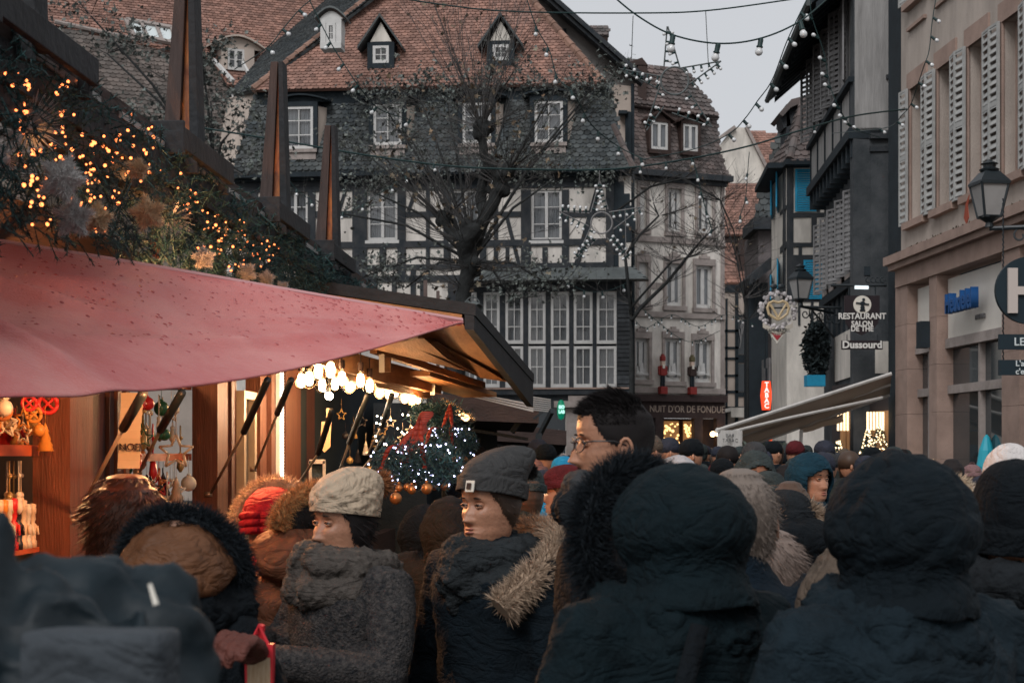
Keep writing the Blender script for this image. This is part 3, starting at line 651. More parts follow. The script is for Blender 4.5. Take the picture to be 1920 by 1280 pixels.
for (x0, x1, y0, y1) in ((1453, 1461, 328, 404), (1463, 1471, 326, 404), (1452, 1459, 512, 560), (1465, 1473, 500, 560)):
    z0, z1 = EL.z(1460, y1), EL.z(1460, y0); shutter(EL, hF, EL.u(x0), z0, z1, (EL.u(x1) - EL.u(x0)), .04, 8, M['blue'], panels=1, step=.06)
q = MB(); Oq = E.pt(E.u(1480), ztop - .05, .45); Vq = (UP * .95 - E.n * .42).normalized(); tiles(q, Oq, E.d, Vq, roofpoly(Oq, E.d, Vq, [(1474, 303), (1560, 301), (1560, 178), (1508, 184)]), .2, .16, .035, .06)
pa = E.pt(E.u(1476), ztop - .05, .45); pb = rayplane(1508, 184, Oq, E.d.cross(Vq)); pc = P(1430, 325, 46)
Uh = (pa - pc).normalized(); Nh = (pa - pc).cross(pb - pc).normalized(); Nh = -Nh if Nh.y > 0 else Nh; Vh = Nh.cross(Uh)
tiles(q, pc, Uh, Vh, roofpoly(pc, Uh, Vh, [(1430, 325), (1474, 303), (1508, 184), (1478, 214), (1474, 265)]), .2, .16, .035, .06)
q.build('tiled_roof', M['oldtile'], hF)
q = MB(); ridge(q, pa, pb, .1, .3); q.build('hip_tiles', M['oldtile'], hF)
q = MB(); E.box(q, -.1, E.u(1560), ztop - .2, ztop - .06, 0, .5); q.hexa([pc + Vector(v) for v in ((0, 0, -.15), (.5, .2, -.15), (.9, -1, -.15), (.1, -1, -.15))] + [pc + Vector(v) for v in ((0, 0, 0), (.5, .2, 0), (.9, -1, 0), (.1, -1, 0))]); EL.box(q, 0, EL.u(1475), ztop - .2, ztop - .06, 0, .5); q.build('eave_board', M['timber2'], hF)
q = MB(); q.poly([P(1462, 212, 43), P(1478, 200, 43), P(1483, 235, 43), P(1470, 240, 43)], (0, .8, 0)); q.box(P(1475, 0, 43).x, P(1502, 0, 43).x, 43, 44, P(0, 265, 43).z, P(0, 195, 43).z); DM = q.build('dormer', M['timber'], hF)
q = MB(); q.poly([P(1460, 213, 42.8), P(1484, 186, 42.8), P(1500, 182, 42.8), P(1504, 192, 42.8), P(1482, 202, 42.8), P(1468, 218, 42.8)], (0, 1.4, 0)); q.build('dormer_roof', M['oldtile'], DM)
q = MB(); q.poly([P(1489, 262, 42.7), P(1500, 262, 42.7), P(1514, 195, 42.7), P(1500, 195, 42.7)], (0, .2, 0)); q.build('dormer_cheek', M['plaster'], DM)

# ---------------------------------------------------------------- dark jettied house
K = Fac(1545, 38, (-.47, -7)); KF = Fac(1632, 31, (1, 0)); kl = K.u(1632)
hG = thing('jettied_house', 'dark old jettied house with grey louvred shutters above the restaurant awning', 'house', (7.4, 34, 0))
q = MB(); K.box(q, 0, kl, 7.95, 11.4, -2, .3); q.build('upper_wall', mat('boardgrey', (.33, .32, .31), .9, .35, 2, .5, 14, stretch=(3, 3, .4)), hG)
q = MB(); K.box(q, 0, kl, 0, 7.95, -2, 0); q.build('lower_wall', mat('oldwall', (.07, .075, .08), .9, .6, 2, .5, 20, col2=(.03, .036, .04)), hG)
q = MB(); KF.box(q, -.33, KF.u(1693), 0, 12.5, -.3, 0); q.build('end_wall', mat('oldwall', (.05, .055, .06)), hG)
q = MB(); KF.pbox(q, 1662, 161, 1676, 254, 0, .03); q.build('plaster_panel', M['cream'], hG)
q = MB(); KF.pbox(q, 1660, 50, 1666, 140, 0, .04); KF.pbox(q, 1660, 142, 1682, 150, 0, .1); KF.pbox(q, 1630, 252, 1690, 262, 0, .14); KF.pbox(q, 1630, 275, 1690, 285, 0, .08); each(q, 'end_frame', M['timber'], hG)
q = MB(); KF.pbox(q, 1667, 55, 1674, 138, .01, .03); q.build('end_window', mat('greenpane', (.03, .12, .11), .4), hG)
# roof: eave hangs out below its fixing
q = MB(); a0, a1 = -1.5, kl + .1
q.hexa([K.pt(a0, 10.4, 1.15), K.pt(a1, 10.4, 1.15), K.pt(a1, 12.4, -1.3), K.pt(a0, 12.4, -1.3), K.pt(a0, 10.55, 1.15), K.pt(a1, 10.55, 1.15), K.pt(a1, 12.6, -1.3), K.pt(a0, 12.6, -1.3)])
u_ = a0 + .3
while u_ < a1: q.hexa([K.pt(u_, 10.3, 1.05), K.pt(u_ + .1, 10.3, 1.05), K.pt(u_ + .1, 11.25, -.05), K.pt(u_, 11.25, -.05), K.pt(u_, 10.42, 1.05), K.pt(u_ + .1, 10.42, 1.05), K.pt(u_ + .1, 11.4, -.05), K.pt(u_, 11.4, -.05)]); u_ += .55
q.build('roof', M['timber2'], hG)
q = MB(); q.tube([K.pt(a0, 10.42, 1.2), K.pt(a1, 10.42, 1.2)], .07, 6); q.build('gutter', M['lead'], hG)
q = MB()
for i in range(6): K.box(q, i * 1.3, i * 1.3 + .07, 8.0, 8.9, .3, .33)
K.box(q, 0, kl, 7.8, 8.0, -.2, .42); K.box(q, 0, kl, 8.9, 9.0, .3, .42); K.box(q, 0, kl, 5.15, 5.32, 0, .12)
for i in range(12): u_ = .2 + i * .6; K.box(q, u_, u_ + .14, 7.45, 7.8, 0, .36)
for i in range(9): u_ = .3 + i * .8; K.box(q, u_, u_ + .12, 4.3, 5.15, 0, .05)
q.build('timber_frame', M['timber2'], hG)
for i, D_ in enumerate((32.2, 33.5, 34.8, 36.1, 37.2)):
    u_ = (38 - D_) / 1.0 * 1.002
    hh = (u_ - .33, u_ + .33, 9.05, 10.75); K.window(hG, hh, cols=2, rows=4, fr=.05, n=.37, curtain=False, mf=M['shuttergrey'])
    shutter(K, hG, u_ - .36, 9.05, 10.75, -.42, .34, 28, M['shuttergrey'], step=.11); shutter(K, hG, u_ + .36, 9.05, 10.75, .42, .34, 14, M['shuttergrey'], step=.11)
    hh = (u_ - .33, u_ + .33, 5.45, 7.1); K.window(hG, hh, cols=2, rows=4, fr=.05, n=.07, curtain=False, mf=M['shuttergrey'])
    shutter(K, hG, u_ - .36, 5.45, 7.1, -.42, .04, 28, M['shuttergrey'], step=.11); shutter(K, hG, u_ + .36, 5.45, 7.1, .42, .04, 14, M['shuttergrey'], step=.11)
q = MB(); K.box(q, 2.2, kl - .2, 3.3, 4.3, 0, .04); KF.pbox(q, 1640, 640, 1684, 700, 0, .05); q.build('white_panel', M['plaster'], hG)
# restaurant front
q = MB(); F2 = Fac(1560, 33, (P(1690, 0, 29.5).x - P(1560, 0, 33).x, -3.5))
F2.box(q, 0, F2.u(1690), 0, 3.1, -.5, 0); q.build('restaurant_front', mat('restbrown', (.035, .028, .028), .7), hG)
q = MB(); F2.pbox(q, 1577, 770, 1604, 870, 0, .02); F2.pbox(q, 1634, 770, 1672, 870, 0, .02); each(q, 'lit_window', mat('restwin', (.25, .12, .05), .6, .5, 5, emit=(1, .5, .2), es=.1), hG)
q = MB()
for c in (1582, 1588, 1594, 1600, 1638, 1644, 1650, 1656, 1662, 1667): q.tube([F2.pp(c, 772, .12), F2.pp(c, 806 + (c % 3), .12)], .022, 6)
q.build('tube_lamp', emis('tubelamp', (1, .72, .42), 1.7), hG)
q = MB()
for c in (1583, 1590, 1597): q.box(*[v for v in (F2.pp(c, 0).x, F2.pp(c + 2, 0).x)], F2.pp(c, 0).y - .2, F2.pp(c, 0).y - .1, 1.0, 2.45)
q.build('window_bars', mat('brass', (.4, .25, .12), .4, metal=.5), hG)
# ---------------------------------------------------------------- red roofed house behind on the left
Lf = Fac(150, 56, (.93, .37)); hL = thing('red_roofed_house', 'big red tiled roof with skylight above ivy covered grey tiles at the upper left', 'house', (-13, 57, 0))
Oq = Lf.pt(0, Lf.z(150, 58), .2); Vq = (UP * .78 - Lf.n * .63).normalized(); Nq = Lf.d.cross(Vq)
q = MB(); tiles(q, Oq, Lf.d, Vq, roofpoly(Oq, Lf.d, Vq, [(-60, 15), (150, 58), (400, 112), (430, 160), (500, 160), (680, -20), (640, -110), (-60, -110)]), .2, .15, .032, .05); q.build('tiled_roof', M['redtile'], hL)
O6 = Lf.pt(0, Lf.z(150, 62), .35); V6 = (UP - Lf.n * .35).normalized()
q = MB(); tiles(q, O6, Lf.d, V6, roofpoly(O6, Lf.d, V6, [(-60, 18), (150, 60), (400, 114), (432, 170), (470, 330), (-60, 330)]), .21, .16, .032, .06); q.build('lower_tiled_roof', mat('greytile', (.155, .125, .11), .9, .4, .8, 0, isl=.35, col2=(.085, .08, .075)), hL)
q = MB(); ridge(q, Lf.pp(100, 46, .4), Lf.pp(400, 112, .4), .08, .4); q.build('ridge_tiles', M['stonegrey'], hL)
q = MB(); Lf.box(q, -5, 14, 0, Lf.z(150, 62) - .1, -5, -.4); q.build('wall', M['cream'], hL)
# skylight
def rp(x, y, k=0): return rayplane(x, y, Oq + Nq * k, Nq)
q = MB(); c = [rp(236, 37, .12), rp(322, 52, .12), rp(332, 82, .12), rp(250, 66, .12)]
for i in range(4): q.beam(c[i], c[(i + 1) % 4], .14, .12, up=Nq)
for t in (.33, .66): q.beam(lerp(c[0], c[1], t), lerp(c[3], c[2], t), .1, .1, up=Nq)
W = q.build('skylight', M['stonegrey'], hL); q = MB(); q.quad(*[p - Nq * .04 for p in c][::-1]); q.build('pane', mat('skypane', (.62, .68, .68), .15, spec=.7), W)
# eyebrow dormer
fd = facat(445, 138, Oq, Nq, Lf.d); q = MB(); h = fd.uz(426, 92, 458, 132); a, b, c_, e = h
fd.box(q, a - .22, a, c_, e + .05, -1.6, .05); fd.box(q, b, b + .35, c_, e + .05, -1.6, .05); q.build('dormer', M['cream'], hL)
q = MB(); N = 10
for i in range(N):
    f = lambda t: (a - .6 + (b - a + 1.3) * t, e + .02 + .38 * math.sin(math.pi * t))
    p, r_ = f(i / N), f((i + 1) / N)
    q.hexa([fd.pt(p[0], p[1], .25), fd.pt(r_[0], r_[1], .25), fd.pt(r_[0], r_[1] + .3, -2), fd.pt(p[0], p[1] + .3, -2), fd.pt(p[0], p[1] + .06, .25), fd.pt(r_[0], r_[1] + .06, .25), fd.pt(r_[0], r_[1] + .36, -2), fd.pt(p[0], p[1] + .36, -2)])
    q.poly([fd.pt(p[0], e, .02), fd.pt(r_[0], e, .02), fd.pt(r_[0], r_[1], .02), fd.pt(p[0], p[1], .02)])
q.build('dormer_roof', M['cream'], hL); fd.window(hL, h, cols=2, rows=2, fr=.08, n=0, curtain=False, sill=False)
# white edged valley and gutter by the dormer
q = MB(); q.beam(P(400, 112, 55), P(437, 152, 54), .12, .1); q.beam(P(455, 118, 55), P(470, 145, 54), .08, .1); q.build('white_verge', M['whitepaint'], hL)

# ---------------------------------------------------------------- sandstone shop building on the right
S = Fac(1690, 29, (.063, -1)); S.O = Vector((8.88 - .063 * 29, 29, 0)); S.O.z = 0
def su(D): return (29 - D) / S.d.y * -1 if False else (29 - D) / -S.d.y
hS = thing('sandstone_shop_house', 'pink plastered house with pale louvred shutters over a sandstone shop front at the right edge', 'house', (8.5, 24, 0))
openD = [28.04 - 1.48 * i for i in range(7)]
HS = [(su(D_) - .38, su(D_) + .38, 5.8, 8.16) for D_ in openD]
HS2 = [(su(D_) - .38, su(D_) + .38, 9.7, 12.0) for D_ in openD]
ub = su(17)
q = MB(); S.wall(q, 0, ub, 5.25, 13, HS + HS2, .3); q.build('wall', M['pinkplaster'], hS)
q = MB()
for h in HS + HS2:
    a, b, c, e = h; S.box(q, a - .16, a, c, e, -.02, .03); S.box(q, b, b + .16, c, e, -.02, .03); S.box(q, a - .16, b + .16, e, e + .3, -.02, .034); S.box(q, a - .2, b + .2, c - .12, c, -.02, .12)
    S.box(q, a - .1, b + .1, c - .5, c - .44, 0, .06)
q.build('window_surrounds', M['sandstone'], hS)
for h in HS: S.window(hS, h, cols=2, rows=3, fr=.06, n=-.2, curtain=False, sill=False, mf=M['sandstone'])
for h in HS2[:3]: S.window(hS, h, cols=2, rows=3, fr=.06, n=-.2, curtain=False, sill=False)
rs = random.Random(3)
for i, h in enumerate(HS):
    for s_ in (-1, 1):
        shutter(S, hS, (h[0] - .02 if s_ < 0 else h[1] + .02), h[2] - .03, h[3] + .02, s_ * .36, .05, rs.uniform(3, 10), M['shutter'], step=.12)
for i, h in enumerate(HS2[:2]):
    for s_ in (-1, 1): shutter(S, hS, (h[0] - .02 if s_ < 0 else h[1] + .02), h[2], h[3], s_ * .36, .05, 6, M['shutter'], step=.12)
q = MB(); S.box(q, -.12, ub, 5.1, 5.25, -.3, .3); S.box(q, -.08, ub, 5.0, 5.1, -.3, .22); S.box(q, -.04, ub, 4.7, 5.0, -.3, .1)
q.build('cornice', M['sandstone'], hS)
# moss, dirt and one fallen leaf on the cornice
q = MB()
for i in range(260): u_ = rs.uniform(.3, ub); q.blade(S.pt(u_, 5.24, rs.uniform(.02, .28)), (rs.uniform(-.5, .5), rs.uniform(-.5, .5), 1), rs.uniform(.02, .09), .02)
tag(q.build('moss', mat('moss', (.06, .05, .03), .95, isl=.5), hS), kind='stuff')
q = MB(); q.poly([S.pt(su(25.0) + a, 5.27 + b, .2) for a, b in ((0, 0), (.1, .1), (.05, .28), (.12, .45), (-.04, .33), (-.12, .12))], S.n * .01)
tag(q.build('fallen_leaf', mat('leafred', (.3, .06, .03), .7)), 'reddish dead leaf lying on the cornice of the sandstone shop', 'leaf')
cols = [(29.15, 28.45), (27.25, 26.85), (23.9, 23.2), (21.5, 20.8), (19, 18.3)]
q = MB()
for (d0, d1) in cols:
    q = MB()
    for z0, z1 in ((0, .8), (.805, 1.6), (1.605, 2.4), (2.405, 3.2), (3.205, 4.0), (4.005, 4.698)): S.box(q, su(d0), su(d1), z0, z1, -.35, .06)
    q.build('stone_column', M['sandstone'], hS)
q = MB()
for (a, b) in ((28.45, 27.25), (26.85, 23.9), (23.2, 21.5), (20.8, 19)):
    S.box(q, su(a) + .03, su(b) - .0, 3.62, 4.62, -.32, -.12)
each(q, 'sign_panel', mat('panelwhite', (.66, .62, .56), .8, .1, 2), hS)
q = MB()
for (a, b) in ((28.45, 27.25), (26.85, 23.9), (23.2, 21.5), (20.8, 19)):
    S.box(q, su(a), su(b), 3.46, 3.62, -.34, -.08); S.box(q, su(a), su(b), 2.7, 2.84, -.3, -.12)
    m_ = (a + b) / 2; S.box(q, su(m_) - .04, su(m_) + .04, 0, 3.46, -.3, -.13); S.box(q, su(a), su(b), 0, .3, -.3, -.12)
q.build('window_bars', M['stonegrey'], hS)
q = MB(); 
for (a, b) in ((28.45, 27.25), (26.85, 23.9), (23.2, 21.5), (20.8, 19)): q.quad(S.pt(su(a), .3, -.22), S.pt(su(b), .3, -.22), S.pt(su(b), 3.46, -.22), S.pt(su(a), 3.46, -.22))
each(q, 'shop_window', mat('shopglass', (.03, .04, .045), .04, spec=.9), hS)
# far end pier to the corner and side
q = MB(); q.box(P(1690, 0, 29).x, 12, 29.01, 30, 0, 13); q.build('end_wall', M['timber2'], hS)
q = MB(); S.box(q, su(27.45), su(27.2), 3.5, 3.95, .06, .22); q.build('alarm_box', M['timber2'], hS)
U_ = S.d
tl = text('Heudelel', S.pt(su(25.55), 4.12, .1), U_, UP, .44, M.setdefault('bluel', mat('bluel', (.01, .07, .22), .5)), hS, ext=.06, bold=.01, sx=.8)
text('PARFUMS', S.pt(su(25.25), 3.86, -.1), U_, UP, .1, M['shuttergrey'], hS, ext=.01, bold=.004)
# warm strings of light inside the far shop window
q = MB()
for i in range(70): q.ball(S.pt(su(rs.uniform(27.5, 28.1)), rs.uniform(.9, 2.5), -.2), .022, 5, 4)
q.build('window_lights', emis('warmdot', (1, .72, .4), 2.5), hS)
q = MB(); 
for (a, b) in ((27.9, 27.5), (24.3, 23.95)): S.box(q, su(a), su(b), .3, 2.65, -.215, -.205)
q.build('lit_interior', mat('litint', (.3, .17, .1), .9, .5, 3, emit=(1, .6, .35), es=.12), hS)
c = S.pt(su(25.1), 0, -.15); q = MB(); q.lathe([(.02, 1.15), (.12, 1.2), (.16, 1.5), (.12, 1.75), (.05, 1.95), (.01, 2.0)], c, 10)
tag(q.build('blue_bottle_display', mat('cyanb', (.02, .35, .45), .3)), 'tall turquoise bottle display glowing in the sandstone shop window', 'display')

# ---------------------------------------------------------------- lanterns and signs
def lantern(name, label, c, s, wallpt, rot=0):
    """c: bottom centre of the lamp body, s: body height"""
    t = thing(name, label, 'street lamp', c, 'wall lanterns on iron brackets'); c = Vector(c); b = MB(); g_ = MB()
    def ring(r, z): return [c + Vector((r * math.cos(R(45 + rot + 90 * k)), r * math.sin(R(45 + rot + 90 * k)), z)) for k in range(4)]
    r0, r1 = .26 * s, .44 * s; lo, hi = ring(r0, 0), ring(r1, .72 * s)
    for k in range(4): b.beam(lo[k], hi[k], .045 * s, .045 * s); b.beam(lo[k], lo[(k + 1) % 4], .05 * s, .05 * s); b.beam(hi[k], hi[(k + 1) % 4], .07 * s, .07 * s)
    b.loft([ring(r1 * 1.12, .72 * s), ring(r1 * 1.08, .76 * s), ring(r1 * .55, .98 * s), ring(r1 * .42, 1.0 * s)]); b.lathe([(.2 * s, 1.0 * s), (.22 * s, 1.04 * s), (.13 * s, 1.08 * s), (.14 * s, 1.14 * s), (.2 * s, 1.16 * s), (.08 * s, 1.22 * s), (.02 * s, 1.26 * s)], c, 12)
    b.lathe([(.1 * s, -.22 * s), (.08 * s, -.12 * s), (.2 * s, -.04 * s), (.25 * s, 0)], c, 10)
    b.build('lamp_frame', M['blackmetal'], t)
    for k in range(4): g_.quad(lo[k], lo[(k + 1) % 4], hi[(k + 1) % 4], hi[k])
    g_.build('lamp_glass', mat('milkglass', (.30, .29, .28), .5, .2, 3), t)
    br = MB(); w_ = Vector(wallpt); a = c + Vector((0, 0, -.25 * s)); d = (w_ - a); d.z = 0; L = d.length; d.normalize()
    e = a + d * L; br.tube([a, e], .035 * s + .01, 8)
    for i, (x, r) in enumerate(((.3, .2), (.62, .24), (.85, .2))):
        o = a + d * (L * x) - UP * (r * s * .9)
        br.tube([o + (d * math.cos(k) + UP * math.sin(k)) * r * s * (1 - k / 9) for k in [j * .45 + 1.5 for j in range(13)]], .014 * s + .006, 5)
    br.tube([a + d * .3 * L, a + d * .6 * L - UP * .35 * s, e - UP * .9 * s], .02 * s + .008, 5); br.build('bracket', M['blackmetal'], t)
    return t
lantern('wall_lantern', 'large black wall lantern on a scrolled bracket at the right edge beside the pink facade', P(1855, 407, 21), .60, (7.5, 20.6, 0), 8)
lantern('wall_lantern', 'small black wall lantern in front of the blue shutters', P(1501, 561, 34), .60, (P(1556, 0, 36).x, 35.6, 0), 20)
# chain beside the big lantern
q = MB(); 
for i in range(34):
    p = P(1880, 372 + i * 9.5, 20.5); q.tube([p, p - UP * .045 + XX * .012, p - UP * .07], .01, 4)
tag(q.build('chain', M['blackmetal']), 'thin hanging chain below the big lantern holding the round sign', 'chain')
# round H sign and its boards
t = thing('round_hanging_sign', 'round dark sign with a pale letter H cut by the right edge', 'sign', P(1927, 610, 20))
q = MB(); q.lathe([(.01, 0), (.42, 0), (.42, .07), (.01, .07)], P(1927, 545, 20), 40, ax=(0, -1, 0)); q.build('disc', mat('signnavy', (.008, .02, .028), .5), t)
o = P(1927, 545, 19.92); q = MB()
for x in (-.255, .135): q.box(o.x + x, o.x + x + .12, o.y - .04, o.y, o.z - .28, o.z + .28)
q.box(o.x - .135, o.x + .135, o.y - .04, o.y, o.z - .05, o.z + .05); q.build('letter', mat('letterw', (.5, .44, .4), .6), t)
for k_, (y, s_, sz) in enumerate(((641, 'LE HANSI', .14), (689, "L'art de\nc'est Noel", .1))):
    t = thing('sign_board', ('upper narrow dark board lettered LE H', 'lower narrow dark board with script lettering')[k_] + ' hanging under the round sign', 'sign', P(1925, y + 15, 20), 'narrow boards under the round sign')
    o = P(1872, y, 20); q = MB(); q.box(o.x, o.x + .9, 19.97, 20.02, o.z - .095, o.z + .095); q.build('board', MATS['signnavy'], t)
    text(s_, P(1901 if k_ == 0 else 1904, y, 19.96), XX, UP, sz, mat('letterl', (.55, .6, .6), .6), t, align='LEFT', bold=.002)
# restaurant sign
t = thing('restaurant_sign', 'dark shield sign reading RESTAURANT SALON DE THE with a round white picture', 'sign', P(1616, 625, 29.5))
c = P(1616.5, 590, 29.5); k = 29.5 / 3000
pts = [(-33, 36), (33, 36), (33, 0), (30, -16), (20, -28), (8, -34), (0, -38), (-8, -34), (-20, -28), (-30, -16), (-33, 0)]
q = MB(); q.poly([c + Vector((x * k, 0, y * k)) for x, y in pts], (0, .06, 0)); q.build('board', mat('shieldb', (.02, .013, .016), .5), t)
q = MB(); q.lathe([(.001, 0), (.165, 0), (.165, .015), (.001, .015)], c + Vector((0, -.001, 19 * k)), 24, ax=(0, -1, 0)); q.build('round_picture', M['paperw'], t)
q = MB(); o = c + Vector((0, -.03, 19 * k))
q.ball(o + Vector((.02, 0, .09)), .03, 7, 5, (1, .2, 1)); q.ball(o + Vector((.0, 0, .02)), .05, 7, 5, (1.1, .15, .8)); q.ball(o + Vector((0, 0, -.06)), .05, 7, 5, (.9, .15, 1)); q.beam(o + Vector((-.12, 0, .03)), o + Vector((.12, 0, .0)), .01, .03); q.beam(o + Vector((-.05, 0, -.11)), o + Vector((.05, 0, -.11)), .01, .03)
q.build('picture_figure', M['timber2'], t)
lw_ = mat('lettercream', (.68, .66, .62), .6)
for s_, y, sz in (('RESTAURANT', 593, .155), ('SALON', 607, .135), ('DE THE', 616.5, .135)): text(s_, P(1616.5, y, 29.48), XX, UP, sz, lw_, t, bold=.004, sx=.92)
q = MB(); q.tube([P(1558, 535, 29.5), P(1662, 535, 29.5)], .03, 6); q.tube([P(1592, 535, 29.5), P(1592, 553, 29.5)], .012, 4); q.tube([P(1641, 535, 29.5), P(1641, 553, 29.5)], .012, 4)
for i in range(4): q.tube([P(1628 + i * 9 + 5 * math.cos(a), 525 + 5 * math.sin(a), 29.5) for a in [j * .6 for j in range(9)]], .01, 4)
q.build('bracket', M['blackmetal'], t)
q = MB(); q.tube([P(1603, 538.5, 29.4), P(1628, 539, 29.4)], .035, 6); q.build('lamp_tube', emis('tubewhite', (.85, .95, 1), .9), t)
t = thing('name_sign', 'small dark board lettered Dussourd in old pale script under the shield', 'sign', P(1616, 655, 29.5))
q = MB(); o = P(1578, 655, 29.5); e = P(1655, 638, 29.5); q.box(o.x, e.x, 29.5, 29.54, o.z, e.z); q.build('board', MATS['shieldb'], t)
text('Dussourd', P(1616.5, 646.5, 29.48), XX, UP, .185, lw_, t, bold=.006)
q = MB(); q.tube([P(1588, 627, 29.52), P(1588, 638, 29.52)], .008, 4); q.tube([P(1645, 627, 29.52), P(1645, 638, 29.52)], .008, 4); q.build('hanger', M['blackmetal'], t)
# pretzel sign
Dp = 35; k = Dp / 3000; c = P(1458, 583, Dp)
t = thing('pretzel_sign', 'wreath shaped sign of white flowers around a golden pretzel', 'sign', c - UP * .45)
q = MB(); rr = random.Random(5)
for i in range(90):
    a = rr.uniform(0, 6.28); r = rr.uniform(26, 34) * k; p = c + Vector((math.cos(a) * r, rr.uniform(-.05, .03), math.sin(a) * r)); q.ball(p, rr.uniform(.022, .042), 6, 4, (1, .5, 1))
for i in range(16): a = i / 16 * 6.28; q.ball(c + Vector((math.cos(a) * 34 * k, 0, math.sin(a) * 35 * k)), .05, 6, 4, (1, .5, 1))
q.build('flower_ring', mat('flowerw', (.45, .42, .42), .8, isl=.5), t)
q = MB()
for s_ in (-1, 1): q.tube([c + Vector((s_ * x * k, -.06, y * k)) for x, y in ((0, 15), (9, 18), (17, 14), (20, 5), (17, -6), (8, -13), (0, -17))], .032, 6); q.tube([c + Vector((s_ * x * k, -.07, y * k)) for x, y in ((0, -14), (5, -4), (10, 4), (15, 12))], .028, 6)
q.build('pretzel', mat('pretzelg', (.55, .42, .25), .5), t)
q = MB(); q.poly([c + Vector((x * k, -.04, y * k)) for x, y in [(-28, -22), (-14, -30), (0, -33), (14, -30), (28, -22), (28, -31), (14, -40), (0, -43), (-14, -40), (-28, -31)]], (0, .03, 0)); q.build('banner', mat('bannerc', (.5, .45, .38), .7), t)
text('KAMMERZELL', c + Vector((0, -.06, -36.5 * k)), XX, UP, .11, M['timber2'], t, sx=.8)
q = MB(); q.tube([P(1500, 575, Dp), P(1582, 577, Dp)], .03, 6); q.tube([P(1458, 540, Dp), P(1458, 549, Dp)], .012, 4)
for s_ in (-1, 1): q.ball(P(1458 + s_ * 7, 537, Dp), .07, 7, 5, (1.2, .5, .8))
for i in range(5): q.tube([P(1510 + i * 14 + (7 + i) * math.cos(a) * (1 - j_ * .05), 589 + i * 2 + (8 + i) * math.sin(a) * (1 - j_ * .05), Dp) for j_, a in enumerate([j * .6 for j in range(12)])], .014, 4)
q.tube([P(1495, 577, Dp), P(1420, 577, Dp + .1)], .02, 5)
q.build('bracket', M['blackmetal'], t)
t = thing('heart_sign', 'small red heart with a white frilled border hanging under the pretzel sign', 'sign', P(1457, 645, Dp))
def heart(s): return [(0, -15 * s), (-9 * s, -4 * s), (-14 * s, 4 * s), (-12 * s, 11 * s), (-6 * s, 13 * s), (0, 8 * s), (6 * s, 13 * s), (12 * s, 11 * s), (14 * s, 4 * s), (9 * s, -4 * s)]
c = P(1457, 627, Dp); q = MB(); q.poly([c + Vector((x * k, 0, y * k)) for x, y in heart(1.05)], (0, .05, 0))
for x, y in heart(1.02): q.ball(c + Vector((x * k, .02, y * k)), .024, 6, 4)
q.build('border', M['paperw'], t); q = MB(); q.poly([c + Vector((x * k, -.02, y * k)) for x, y in heart(.72)], (0, .03, 0)); q.build('heart', mat('heartred', (.35, .03, .04), .5), t)
text('1978', c + Vector((0, -.025, .01)), XX, UP, .09, M['paperw'], t)
# tobacco sign
D_ = 46; k = D_ / 3000; c = P(1437.5, 741, D_); t = thing('tobacco_sign', 'glowing red elongated sign reading TABAC', 'sign', c - UP * .5)
q = MB(); q.poly([c + Vector((x * k, 0, y * k)) for x, y in ((-7, 27), (7, 27), (10, 0), (7, -27), (-7, -27), (-10, 0))], (0, .2, 0)); q.build('sign_body', mat('tabred', (.6, .06, .02), .5, emit=(1, .07, .02), es=.75), t)
for i, s_ in enumerate('TABAC'): text(s_, c + Vector((0, -.01, (20 - i * 10) * k)), XX, UP, .19, emis('letterglow', (1, .85, .8), 1.0), t, bold=.006)
q = MB(); q.tube([P(1437, 690, 46.1), P(1437, 714, 46.1)], .03, 5); q.tube([P(1434, 592, 46.1), P(1434, 690, 46.1)], .03, 5); q.build('bracket', M['timber2'], t)
# pharmacy sign
D_ = 44; k = D_ / 3000; c = P(1052, 768, D_); t = thing('green_oval_sign', 'tall green oval lit sign in front of the shop under the tall windows', 'sign', c - UP * .3)
q = MB(); q.lathe([(.001, -.28), (.07, -.24), (.105, -.12), (.11, 0), (.105, .12), (.07, .24), (.001, .28)], c, 14); q.build('sign_body', mat('pgreen', (.0, .15, .08), .4, emit=(0, .3, .16), es=.25), t)
for i, s_ in enumerate(('BIO', 'LAB')): text(s_, c + Vector((.01, -.12, .07 - i * .13)), XX, UP, .12, emis('mintglow', (.5, 1, .85), .9), t, bold=.01, sx=.8)
# restaurant awnings
def cloth_quad(a, b, c, d, n, m_, sag, rng=None):
    q = MB(); a, b, c, d = map(Vector, (a, b, c, d))
    for i in range(n + 1):
        for j in range(m_ + 1):
            s_, t_ = i / n, j / m_; p = lerp(lerp(a, b, s_), lerp(d, c, s_), t_); p.z -= sag * math.sin(math.pi * s_) * math.sin(math.pi * t_); p.z += .012 * math.sin(s_ * 40); q.v.append(p)
    for i in range(n):
        for j in range(m_): q.f.append((i * (m_ + 1) + j, (i + 1) * (m_ + 1) + j, (i + 1) * (m_ + 1) + j + 1, i * (m_ + 1) + j + 1))
    return q
aw = mat('awningcloth', (.50, .43, .37), .85, .15, 3, .1, 30, trans=.45); awv = mat('valance', (.55, .53, .5), .85, .2, 5)
t = thing('restaurant_awning', 'long beige awning stretched out over the restaurant terrace below the shield sign', 'awning', P(1500, 850, 33))
wa, wb_, oa, ob = P(1672, 700, 29), P(1668, 740, 29.6), P(1345, 806, 29.6), P(1398, 838, 30.4)
q = cloth_quad(wa, oa, ob, wb_, 14, 10, .06); mods(q.build('awning_cloth', aw, t, smooth=True), solid=.02)
q = MB(); q.tube([wa, oa], .035, 6); q.tube([wb_, ob], .035, 6); q.tube([lerp(wa, wb_, .5), lerp(oa, ob, .5)], .035, 6); q.tube([oa, ob], .05, 8)
q.tube([P(1655, 745, 29.3), P(1470, 785, 29.4), P(1375, 808, 29.6)], .03, 6); q.build('awning_arms', awv, t)
q = MB(); bb = oa + (P(1392, 806, 29.4) - oa)
